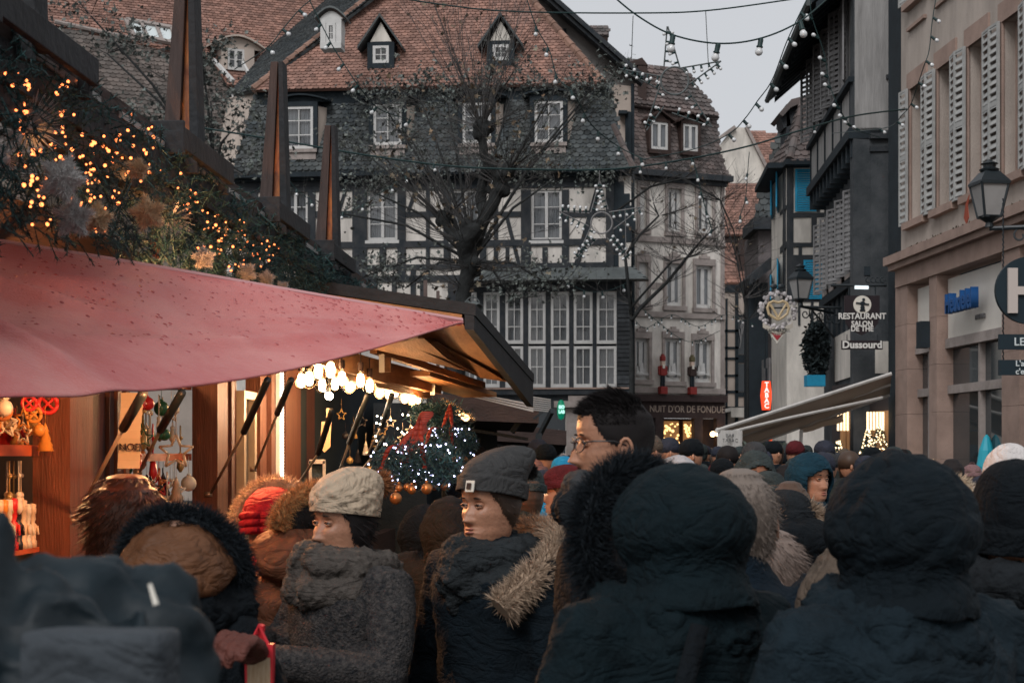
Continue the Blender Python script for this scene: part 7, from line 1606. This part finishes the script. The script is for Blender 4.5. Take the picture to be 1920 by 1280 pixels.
# --- woman in red headband hat with pale fur hood behind
t = person('person in crimson wrapped hat looking down in front of the glass display', 516, 5.6, 1.60, -8); h = 1.57; c = hc(h, -.01, -.03)
q = MB(); head(q, c, .98, 56, 70, ears=False); q.tube([c + Vector((0, .02, -.14)), c + Vector((0, .05, -.26))], [.052, .065], 14); b_ = q.build('body', SK, t, local=True, smooth=True); eyes(t, c, .98)
FR_ = fabric('crimson', (.28, .010, .025), .2, 10, .2, 60, rough=.8)
beanie(t, c, FR_, 1.03, .128, False, 2, .01, 3, rmul=1.1, low=.01); 
q = MB()
for i in range(3): q.tube([c + Vector((.098 * math.sin(a), -.122 * math.cos(a), .012 + i * .022 + .006 * math.sin(a * 2 + i))) for a in [j * 2 * math.pi / 24 for j in range(25)]], .0125, 8)
q.build('wrap_folds', FR_, t, local=True, smooth=True)
rr = random.Random(14); furtube([c + Vector((.135 * math.sin(a), .03 + .03 * math.cos(a), .005 + .16 * math.cos(a))) for a in [-2.4 + j * .48 for j in range(11)]], .025, 8000, .026, .001, rr).build('fur_trim', FC, t, local=True)
scarf(t, c, mat('redscarf', (.4, .04, .03), .9, .3, 20), .08, .04, 1, -.13, .01); coat(t, h, F_black, 1.0, armR=[(.24, -.14, 1.04), (.05, -.38, 1.17)]); hand(t, (.03, -.41, 1.17), (-.15, -.55, -.8), (0, -1, .5), fabric('gloveb', (.12, .04, .03), .3, 20, rough=.6), .8, 1.25, 1, 'glove'); lower(t, h, F_black)
# --- brown puffer with tan fur hood
t = person('person in brown puffer coat with orange fur hood, back turned beside cream hat woman', 560, 5.2, 1.62, -150); h = 1.585; c = hc(h)
q = MB(); head(q, c, .85, 40, 44, ears=False); q.tube([c + Vector((0, .02, -.14)), c + Vector((0, .05, -.26))], [.052, .065], 12); q.build('body', SK, t, local=True, smooth=True); hair(t, c, H_dk, .87, .016, .03, -.14, .03, 800, side=-.1, seed=6)
hood(t, c + Vector((0, .045, -.10)), F_brown, .16, .13, .10, 95, -18, 'hood', .016, drop=.12, back=.02); rr = random.Random(15)
furtube([c + Vector((-.05 + .135 * math.cos(a), .06, .0 + .12 * math.sin(a))) for a in [.0 + j * .5 for j in range(7)]], .026, 7000, .032, .001, rr).build('fur_trim', FO, t, local=True)
coat(t, h, F_brown, 1.22, armL=[(-.32, -.04, 1.0), (-.2, -.24, .95)], armR=[(.32, -.04, 1.0), (.16, -.25, .96)], noise_=.022, wr=.07); F_glr = fabric('gloveb', (.12, .04, .03), .3, 20, rough=.6); hand(t, (-.18, -.27, .95), (-.3, -.9, 0), (0, 0, 1), F_glr, .6, 1.15, 1, 'glove'); hand(t, (.14, -.28, .96), (-.5, -.8, 0), (0, 0, 1), F_glr, .6, 1.15, -1, 'glove'); lower(t, h, F_black)
# --- reddish haired woman near the stall
t = person('woman with long reddish brown hair seen from behind at the near stall', 232, 4.7, 1.66, 165); h = 1.62; c = hc(h)
q = MB(); head(q, c, .98, 40, 50); q.tube([c + Vector((0, .02, -.14)), c + Vector((0, .05, -.26))], [.052, .065], 12); q.build('body', SK, t, local=True, smooth=True); hair(t, c, H_red, 1.03, .022, .03, -.15, .06, 2600, side=-.11, seed=7, long_=.2, w=.0012)
coat(t, h, F_black, 1.05); scarf(t, c, F_black, .09, .045, 1, -.19, .01, 'collar'); lower(t, h, F_black)
# --- brown quilted hood with black fur
t = person('person in bronze quilted hood with thick black fur edge, back turned', 340, 3.5, 1.60, 172); h = 1.62; c = hc(h, -.0)
q = MB(); head(q, c, .80, 32, 36, ears=False); q.tube([c + Vector((0, .02, -.14)), c + Vector((0, .05, -.26))], [.052, .065], 12); q.build('body', SK, t, local=True, smooth=True)
F_brz = fabric('bronze', (.13, .055, .025), .35, 9, .25, 40, rough=.55)
hood(t, c + Vector((0, .03, -.045)), F_brz, .112, .125, .10, 85, -20, 'hood', .013, drop=.06, back=.03, wr=.07); rr = random.Random(16)
furtube([c + Vector((.115 * math.cos(a), -.01 + .05 * math.sin(a), -.05 + .11 * math.sin(a))) for a in [-.5 + j * .46 for j in range(10)]], .036, 16000, .028, .0009, rr).build('fur_trim', FB, t, local=True)
coat(t, h, F_black, .88, noise_=.016, sh=.78, armL=[(-.25, .04, 1.10), (-.205, .13, 1.27)]); hand(t, (-.207, .14, 1.285), (.05, .75, .35), (-.2, -.3, 1), fabric('gloveb', (.12, .04, .03), .3, 20, rough=.6), .9, 1.1, 1, 'glove'); scarf(t, c, F_black, .10, .05, 2, -.105, .014, 'collar'); lower(t, h, F_black)
# --- out of focus raincoat in the left corner
t = person('blurred person in crumpled petrol blue raincoat with grey rucksack panel in the left corner', 105, 1.75, 1.55, 175); F_rain = mat('rain', (.002, .011, .017), .6, .5, 6, .2, 18, spec=.35)
h = 1.60; c = Vector((.03, -.02, 1.36)); q = MB(); q.ball(c - UP * .0, .11, 16, 12, (1, 1, 1.2)); q.tube([c, c - UP * .2], [.06, .07], 10); q.build('body', SK, t, local=True, smooth=True)
q = MB(); rr = random.Random(17)
rg = []
for f, rx, ry, zc in ((0, .19, .2, .75), (.2, .19, .2, 1.0), (.4, .185, .2, 1.2), (.6, .18, .19, 1.33), (.75, .18, .17, 1.46), (.88, .15, .14, 1.53), (1, .07, .06, 1.56)):
    rg.append([Vector((rx * math.sin(a) + .0, -ry * math.cos(a), zc + .035 * math.sin(a * 3 + f * 4) * f)) for a in [j * 2 * math.pi / 36 for j in range(36)]])
q.loft(rg); q.tube([Vector((.04, .1, 1.5)), Vector((.045, .08, 1.57)), Vector((.03, .06, 1.635))], [.05, .03, .012], 9); q.tube([Vector((-.12, .12, 1.47)), Vector((-.135, .1, 1.55))], [.05, .02], 9); q.tube([Vector((.2, .1, 1.45)), Vector((.02, .17, 1.5)), Vector((-.15, .16, 1.41))], [.03, .035, .03], 9)
o = q.build('raincoat', F_rain, t, local=True, smooth=True); mods(o, remesh=.012, smooth=1, disp=[(.06, .14), (.035, .08)])
q = MB(); mods(q.box(-.19, -.055, .15, .235, .95, 1.53).build('rucksack', mat('ruck', (.05, .06, .07), .8, .35, 9, .4, 40, fold=.4), t, local=True, smooth=True), remesh=.008, smooth=6, disp=[(.012, .1)]); q = MB(); q.tube([(-.158, .165, 1.572), (-.166, .17, 1.552)], [.002, .003], 6); q.build('drawstring', M['paperw'], t, local=True); lower(t, h, F_navy)
t = person('blurred pale grey coat shoulder at the very left bottom corner', -40, 1.75, 1.5, 170); h = 1.56; q = MB(); q.ball((0, 0, 1.2), .1, 12, 8); q.tube([(0, 0, 1.2), (0, 0, 1.0)], .06, 8); q.build('body', SK, t, local=True); coat(t, h * .93, fabric('palegrey', (.33, .36, .40), .3, 4), 1.05); lower(t, h * .9, F_navy)

# --- centre hooded figure with black fur
t = person('large person in dark teal hood with long black fur edge, back turned, centre foreground', 1268, 3.2, 1.70, -148); h = 1.69; c = hc(h, -.01)
q = MB(); head(q, c, .86, 32, 36, ears=False); q.tube([c + Vector((0, .02, -.14)), c + Vector((0, .05, -.26))], [.055, .07], 12); q.build('body', SK, t, local=True, smooth=True)
hood(t, c + Vector((0, .035, -.02)), F_teal, .118, .142, .132, 70, 6, 'hood', .014, drop=.14, back=.015, wr=.1); rr = random.Random(18)
furtube([c + Vector((.125 * math.cos(a), -.11 - .01 * math.sin(a), -.035 + .145 * math.sin(a))) for a in [-1.1 + j * .49 for j in range(12)]], .034, 22000, .034, .0009, rr).build('fur_trim', FB, t, local=True)
coat(t, h, F_teal, 1.12, noise_=.016, sh=1.0); scarf(t, c, F_teal, .115, .06, 2, -.165, .014, 'collar'); q = MB(); q.tube([(.1, .2, 1.38), (.17, .21, 1.2), (.19, .2, 1.0)], [.018, .02, .02], 8); q.tube([(-.1, .2, 1.38), (-.17, .21, 1.2), (-.19, .2, 1.0)], [.018, .02, .02], 8); q.build('strap', F_black, t, local=True, smooth=True); lower(t, h, F_navy)
# --- big right hood
t = person('person in big puffy dark navy hood, back turned, right foreground', 1685, 2.95, 1.71, -155); h = 1.70; c = hc(h, -.01)
q = MB(); head(q, c, .86, 32, 36, ears=False); q.tube([c + Vector((0, .02, -.14)), c + Vector((0, .05, -.26))], [.055, .07], 12); q.build('body', SK, t, local=True, smooth=True)
hood(t, c + Vector((0, .02, -.02)), fabric('hoodnavy', (.003, .008, .012), .4, 8, .5, 60),   .112, .135, .145, 60, 4, 'hood', .02, drop=.14, back=.02, wr=.09)
coat(t, h, fabric('coatblue', (.007, .0155, .022), .45, 7, .5, 80), 1.12, noise_=.02, slope=1); scarf(t, c, MATS['coatblue'], .11, .058, 2, -.165, .014, 'collar'); lower(t, h, F_navy)
# --- grey haired man, navy coat
t = person('man with short grey brown hair and dark navy wool coat seen from behind', 1388, 4.1, 1.66, 176); h = 1.65; c = hc(h); 
q = MB(); head(q, c, 1.0, 40, 50); q.tube([c + Vector((0, .02, -.14)), c + Vector((0, .04, -.26))], [.06, .072], 14); q.build('body', SK, t, local=True, smooth=True); hair(t, c, H_gry, 1.02, .014, .04, -.14, .028, 4200, side=-.05, seed=9, w=.0008)
coat(t, h, fabric('navywool', (.003, .010, .018), .3, 30, .6, 200), 1.15, noise_=.008); scarf(t, c, F_navy, .085, .03, 1, -.175, .006, 'collar'); lower(t, h, F_navy)
# --- parka with brown fur behind
t = person('person in black parka with brown fur hood edge, back turned behind grey haired man', 1478, 5.4, 1.60, 200); h = 1.60; c = hc(h, -.02); q = MB(); head(q, c, .88, 28, 32, ears=False); q.tube([c + Vector((0, .02, -.14)), c + Vector((0, .05, -.26))], [.055, .07], 10); q.build('body', SK, t, local=True, smooth=True)
hood(t, c + Vector((0, .05, -.05)), F_black, .15, .14, .08, 80, 0, 'hood', .012, drop=.16); rr = random.Random(19); furtube([c + Vector((-.14, .0, -.02)), c + Vector((-.08, .03, .045)), c + Vector((.0, .04, .05)), c + Vector((.08, .04, .02)), c + Vector((.15, .02, -.06))][::1], .03, 5200, .04, .0013, rr).build('fur_trim', FT, t, local=True); beanie(t, c + Vector((-.0, 0, .0)), F_char, .98, .11, True, 4); coat(t, h, F_black, 1.25); lower(t, h, F_black)
# --- woman low in the gap with light jacket
t = person('short person with streaky brown grey hair and pale quilted jacket in the gap', 1452, 4.9, 1.45, 200); h = 1.46; c = hc(h); q = MB(); head(q, c, .96, 40, 50); q.tube([c + Vector((0, .02, -.14)), c + Vector((0, .04, -.26))], [.05, .06], 12); q.build('body', SK, t, local=True, smooth=True); hair(t, c, mat('hairstreak', (.16, .12, .10), .6, isl=.6), .98, .016, .02, -.14, .04, 2600, side=-.08, seed=10, w=.0009); coat(t, h, fabric('palejk', (.33, .29, .25), .35, 12, .3, 50), 1.15, noise_=.02, wr=.05); hood(t, c + Vector((0, .06, -.1)), MATS['palejk'], .13, .11, .05, 100, 0, 'hood', .012, drop=.1); lower(t, h, F_black)
# --- tan jacket between
t = person('person in tan cord jacket with raised collar, mostly hidden by the big navy hood', 1580, 3.8, 1.50, 150); h = 1.53; c = hc(h, 0, 0) + Vector((-.03, 0, -.02)); q = MB(); head(q, c, .9, 28, 32, ears=False); q.tube([c + Vector((0, .02, -.12)), c + Vector((0, .04, -.26))], [.05, .06], 10); q.build('body', SK, t, local=True, smooth=True); hair(t, c, H_dk, .9, .012, .03, -.14, .02, 500); coat(t, h, F_tan, 1.12, noise_=.016); hood(t, c + Vector((0, .03, -.05)), F_tan, .12, .13, .13, 70, 0, 'hood', .014, peak=.03, drop=.2); lower(t, h, F_black)
# --- right edge person
t = person('person in black knit hat and charcoal coat at the right edge, back turned', 1905, 3.6, 1.66, 185); h = 1.65; c = hc(h); q = MB(); head(q, c, 1, 28, 32); q.tube([c + Vector((0, .02, -.14)), c + Vector((0, .04, -.26))], [.055, .07], 10); q.build('body', SK, t, local=True, smooth=True); beanie(t, c, F_black, 1.05, .14, True, -4, .0, 46, low=.06, rmul=1.04); coat(t, h, F_char, 1.12, noise_=.012); scarf(t, c, F_char, .11, .06, 1, -.095, .012, 'hood_rolled'); lower(t, h, F_black)
# --- white pointed hat, brown coat
t = person('person in pointed white knit hat and rust brown sheepskin coat at the right', 1893, 5.0, 1.72, 165); h = 1.70; c = hc(h, -.02); q = MB(); head(q, c, 1, 28, 32); q.tube([c + Vector((0, .02, -.14)), c + Vector((0, .04, -.26))], [.055, .07], 10); q.build('body', SK, t, local=True, smooth=True); hair(t, c, H_red, 1, .012, .03, -.14, .02, 500); beanie(t, c, fabric('whiteknit', (.62, .58, .56), .15, 20), 1.0, .16, True, 6, .05, 44, squeeze=.95); F_rust = fabric('rust', (.14, .062, .035), .4, 6, .3, 60); coat(t, h, F_rust, 1.1); hood(t, c + Vector((-.05, .06, -.1)), F_rust, .13, .12, .12, 100, 0, 'hood', .014, drop=.14); lower(t, h, F_black)
# --- red hood, cream fur
t = person('person in dark red hood with cream fur edge right of the big navy hood', 1797, 6.8, 1.62, 190); h = 1.575; c = hc(h, -.01); q = MB(); head(q, c, .85, 24, 28, ears=False); q.tube([c + Vector((0, .02, -.14)), c + Vector((0, .04, -.26))], [.055, .07], 10); q.build('body', SK, t, local=True, smooth=True); F_dr = fabric('darkred', (.20, .018, .02), .3, 10); hood(t, c + Vector((0, .02, -.02)), F_dr, .105, .12, .12, 60, 0, 'hood', .016, drop=.2, wr=.05); rr = random.Random(20); furtube([c + Vector((.12 * math.cos(a), -.06, .0 + .14 * math.sin(a))) for a in [-.6 + j * .5 for j in range(9)]], .025, 2600, .04, .0016, rr).build('fur_trim', FC, t, local=True); coat(t, h, fabric('whitejk', (.5, .46, .42), .3, 10), 1.1); lower(t, h, F_black)

# --- medium distance people, simpler but complete
def mid(label, px, D_, topy, face, coatm, kind, hm, sk=SK, bulk=1.1, fur=None, hm2=None, group=None, hatk=None):
    D_ *= 1.4
    h = CZ + (HZ - topy) / F * D_ - (.01 if kind != 'hair' else 0); 
    t = person(label, px, D_, h, face, group); c = hc(h, -.012 if kind != 'hair' else 0); q = MB(); head(q, c, .99, 32, 38, ears=kind == 'hair'); q.tube([c + Vector((0, .02, -.14)), c + Vector((0, .04, -.26))], [.055, .07], 10); q.build('body', sk, t, local=True, smooth=True)
    if abs(face) < 120: eyes(t, c, .99)
    if kind == 'hair': hair(t, c, hm, 1, .014, .045, -.13, .02, 260, w=.0018)
    if kind in ('beanie', 'pom'): beanie(t, c, hm, 1, .12, True, 6, .02, 40, pom=((.032, hm2 or hm, (.0, -.01)) if kind == 'pom' else None)); hair(t, c, H_brn, .99, .008, .04, -.13, .02, 60)
    if kind == 'hood': hood(t, c + Vector((0, .02, -.02)), hm, .115, .13, .155, 55, 4, 'hood', .012, drop=.2)
    if kind == 'cap':
        hair(t, c, H_dk, 1, .01, .045, -.12, .02, 60); q = MB(); q.lathe([(.098, .028), (.1, .05), (.09, .09), (.06, .115), (.001, .125)], c, 20); q.hexa([c + Vector(v) for v in ((-.06, -.17, .02), (.06, -.17, .02), (.07, -.08, .035), (-.07, -.08, .035), (-.06, -.17, .027), (.06, -.17, .027), (.07, -.08, .045), (-.07, -.08, .045))]); q.build('cap', hm, t, local=True, smooth=True)
    if fur: rr = random.Random(int(px)); furtube([c + Vector((.125 * math.cos(a), .02, -.1 + .1 * math.sin(a))) for a in [-.2 + j * .5 for j in range(8)]], .03, 900, .035, .002, rr).build('fur_trim', fur, t, local=True)
    coat(t, h, coatm, bulk, vox=.024, noise_=.012); lower(t, h, F_black); return t
F_bb = fabric('burg', (.09, .012, .015)); F_sky = fabric('skyblue', (.02, .26, .48), .2, 10); F_pk = fabric('dustpink', (.24, .14, .14)); F_lg = fabric('lightgrey', (.42, .41, .42), .25, 10); F_gg = fabric('greygreen', (.04, .052, .052), .5, 18); F_ptl = fabric('petrol', (.006, .034, .055)); F_sl = fabric('slateb', (.03, .034, .05)); F_rd = fabric('redc', (.42, .02, .025))
mid('person in plain dark charcoal knit hat above the grey beanie woman', 950, 7.2, 835, 172, F_black, 'beanie', F_char)
mid('person in dusty pink knit hat in the middle of the crowd', 1012, 9.0, 853, 160, F_navy, 'beanie', F_pk)
mid('person in bright sky blue and navy bobble hat', 1056, 8.0, 852, 178, F_ptl, 'pom', F_sky, hm2=F_lg)
mid('person in burgundy knit hat turned left beside the central fur hood', 1064, 5.9, 866, -100, F_navy, 'beanie', F_bb)
mid('person in slate blue knit hat with cream fur hood', 1022, 6.6, 876, 165, F_navy, 'beanie', F_sl, fur=FC)
mid('person with bright blue jacket hood next to burgundy hat', 1034, 6.3, 905, 175, F_sky, 'hood', F_sky, bulk=.8)
mid('person in pale grey padded hood right of the man with glasses', 1272, 6.2, 852, 200, F_lg, 'hood', F_lg)
mid('child in bright red hat and jacket far down the street', 1352, 12.5, 856, 10, F_rd, 'beanie', F_rd, bulk=.9)
mid('man with grey green speckled hood facing the camera', 1415, 7.0, 843, 8, F_gg, 'hood', F_gg)
mid('person in dark grey knit hat with small white label and back turned', 1441, 5.6, 878, 178, F_char, 'beanie', F_gg)
mid('person in navy flat cap beyond the dark grey knit hat', 1472, 8.0, 866, 150, F_navy, 'cap', F_navy)
mid('man in petrol blue hood and rain jacket looking right', 1517, 6.3, 846, 35, F_ptl, 'hood', F_ptl)
mid('person with brown curly hair behind the fur edged parka', 1483, 5.4, 905, 180, F_black, 'hair', H_brn)
mid('person with dark hair in front of the shop windows right of the crowd', 1785, 8.5, 862, 170, F_black, 'hair', H_dk)
mid('person in small pale bobble hat before the shop windows', 1823, 10.5, 868, 170, F_grey, 'pom', F_pk)
mid('person in dark slate beret near the red hood', 1845, 6.5, 888, 170, F_char, 'beanie', F_sl)
mid('person in cream hooded jacket between red hood and rust coat', 1832, 5.6, 912, 175, F_lg, 'hood', F_lg)
mid('person in black hooded jacket standing beside the lit wreaths', 872, 6.3, 872, 190, F_black, 'hood', F_black)
mid('person in dark teal padded jacket behind the grey beanie woman', 842, 5.0, 930, 165, F_char, 'hood', F_char)
mid('person all in black behind the cream knit hat', 795, 5.6, 945, 180, F_black, 'hood', F_black)
mid('bearded man facing the camera deep in the crowd under the dark stalls', 898, 11.5, 838, 5, F_black, 'hair', H_dk)
mid('person in grey bobble hat behind the big beanie', 985, 5.2, 870, 175, F_olive, 'pom', F_gg, hm2=F_gg)
mid('person in beige knit hat beside the dusty pink hat', 1030, 9.8, 858, 182, F_tan, 'beanie', F_tan)
mid('person in grey hair low behind the central hood', 1395, 4.6, 935, 182, F_tan, 'hood', F_char)
# --- distant crowd: low detail individuals
rr = random.Random(77); hats = [('black hat', F_black), ('grey hat', F_grey), ('slate blue hat', F_sl), ('dark red hat', F_bb), ('tan hat', F_tan), ('brown hair', H_brn), ('black hair', H_dk), ('grey green hood', F_gg)]
coats = [('black', F_black), ('navy', F_navy), ('charcoal', F_char), ('grey', F_grey), ('petrol', F_ptl), ('olive', F_olive)]
def far(px, D_, h, ci, hi, face):
    cn_, cm = coats[ci]; hn, hm = hats[hi]; t = person('distant person in %s coat with %s in the crowd' % (cn_, hn), px, D_, h, face, 'distant people in the crowd down the street'); N = 14
    q = MB(); c = Vector((0, 0, h - .12)); q.ball(c, .1, 14, 10, (.8, .98, 1.2)); q.ball(c + Vector((0, -.1, -.01)), .016, 6, 5, (.8, 1, 1.6)); q.tube([c, c - UP * .2], [.05, .06], 8); q.build('body', SK, t, local=True, smooth=True)
    q = MB(); q.loft([[c + Vector((rx * math.sin(a), -ry * math.cos(a) + .006, z)) for a in [j * 2 * math.pi / N for j in range(N)]] for z, rx, ry in ((.0 if hi < 5 else -.02, .087, .105), (.05, .092, .11), (.09, .078, .095), (.12, .05, .06), (.13, .01, .012))]); 
    if hi >= 5: q.loft([[c + Vector((rx * math.sin(a), .02 + ry * math.cos(a), z)) for a in [j * 2 * math.pi / N for j in range(N)]] for z, rx, ry in ((-.1, .07, .07), (-.02, .085, .085), (.05, .088, .088))])
    q.build('hair' if hi in (5, 6) else ('hood' if hi == 7 else 'knit_hat'), hm, t, local=True, smooth=True)
    q = MB(); k = rr.uniform(1, 1.2); q.loft([[Vector((rx * k * math.sin(a), -ry * k * math.cos(a), f * h)) for a in [j * 2 * math.pi / N for j in range(N)]] for f, rx, ry in ((.42, .22, .17), (.6, .2, .16), (.74, .22, .16), (.8, .2, .13), (.84, .12, .1), (.875, .07, .075))])
    for sd in (-1, 1): q.tube([(sd * .2 * k, 0, .8 * h), (sd * .26 * k, .02, .62 * h), (sd * .24 * k, -.1, .5 * h)], [.075, .065, .05], 8)
    q.build('coat', cm, t, local=True, smooth=True); lower(t, h, F_black)
n_ = 0; placed = []; guard = 0
while n_ < 190 and guard < 5000:
    guard += 1
    D_ = rr.uniform(11, 15) if n_ < 40 else rr.uniform(14, 36); px = rr.uniform(860, 1700) if D_ > 14 else rr.uniform(900, 1790); X = (px - 960) / F * D_
    lim = SF(-1.5).O.x + .057 * D_ + .9
    if X < lim or X > 6.1 - max(0, (D_ - 24)) * .12 or any((X - a) ** 2 + (D_ - b) ** 2 < .2 for a, b in placed): continue
    if 14.2 < D_ < 26 and X < 1.0 : continue
    placed.append((X, D_)); far(px, D_, rr.uniform(1.52, 1.83), rr.randrange(6), rr.randrange(8), rr.choice([180, 170, 190, 0, 20, -30, 150])); n_ += 1
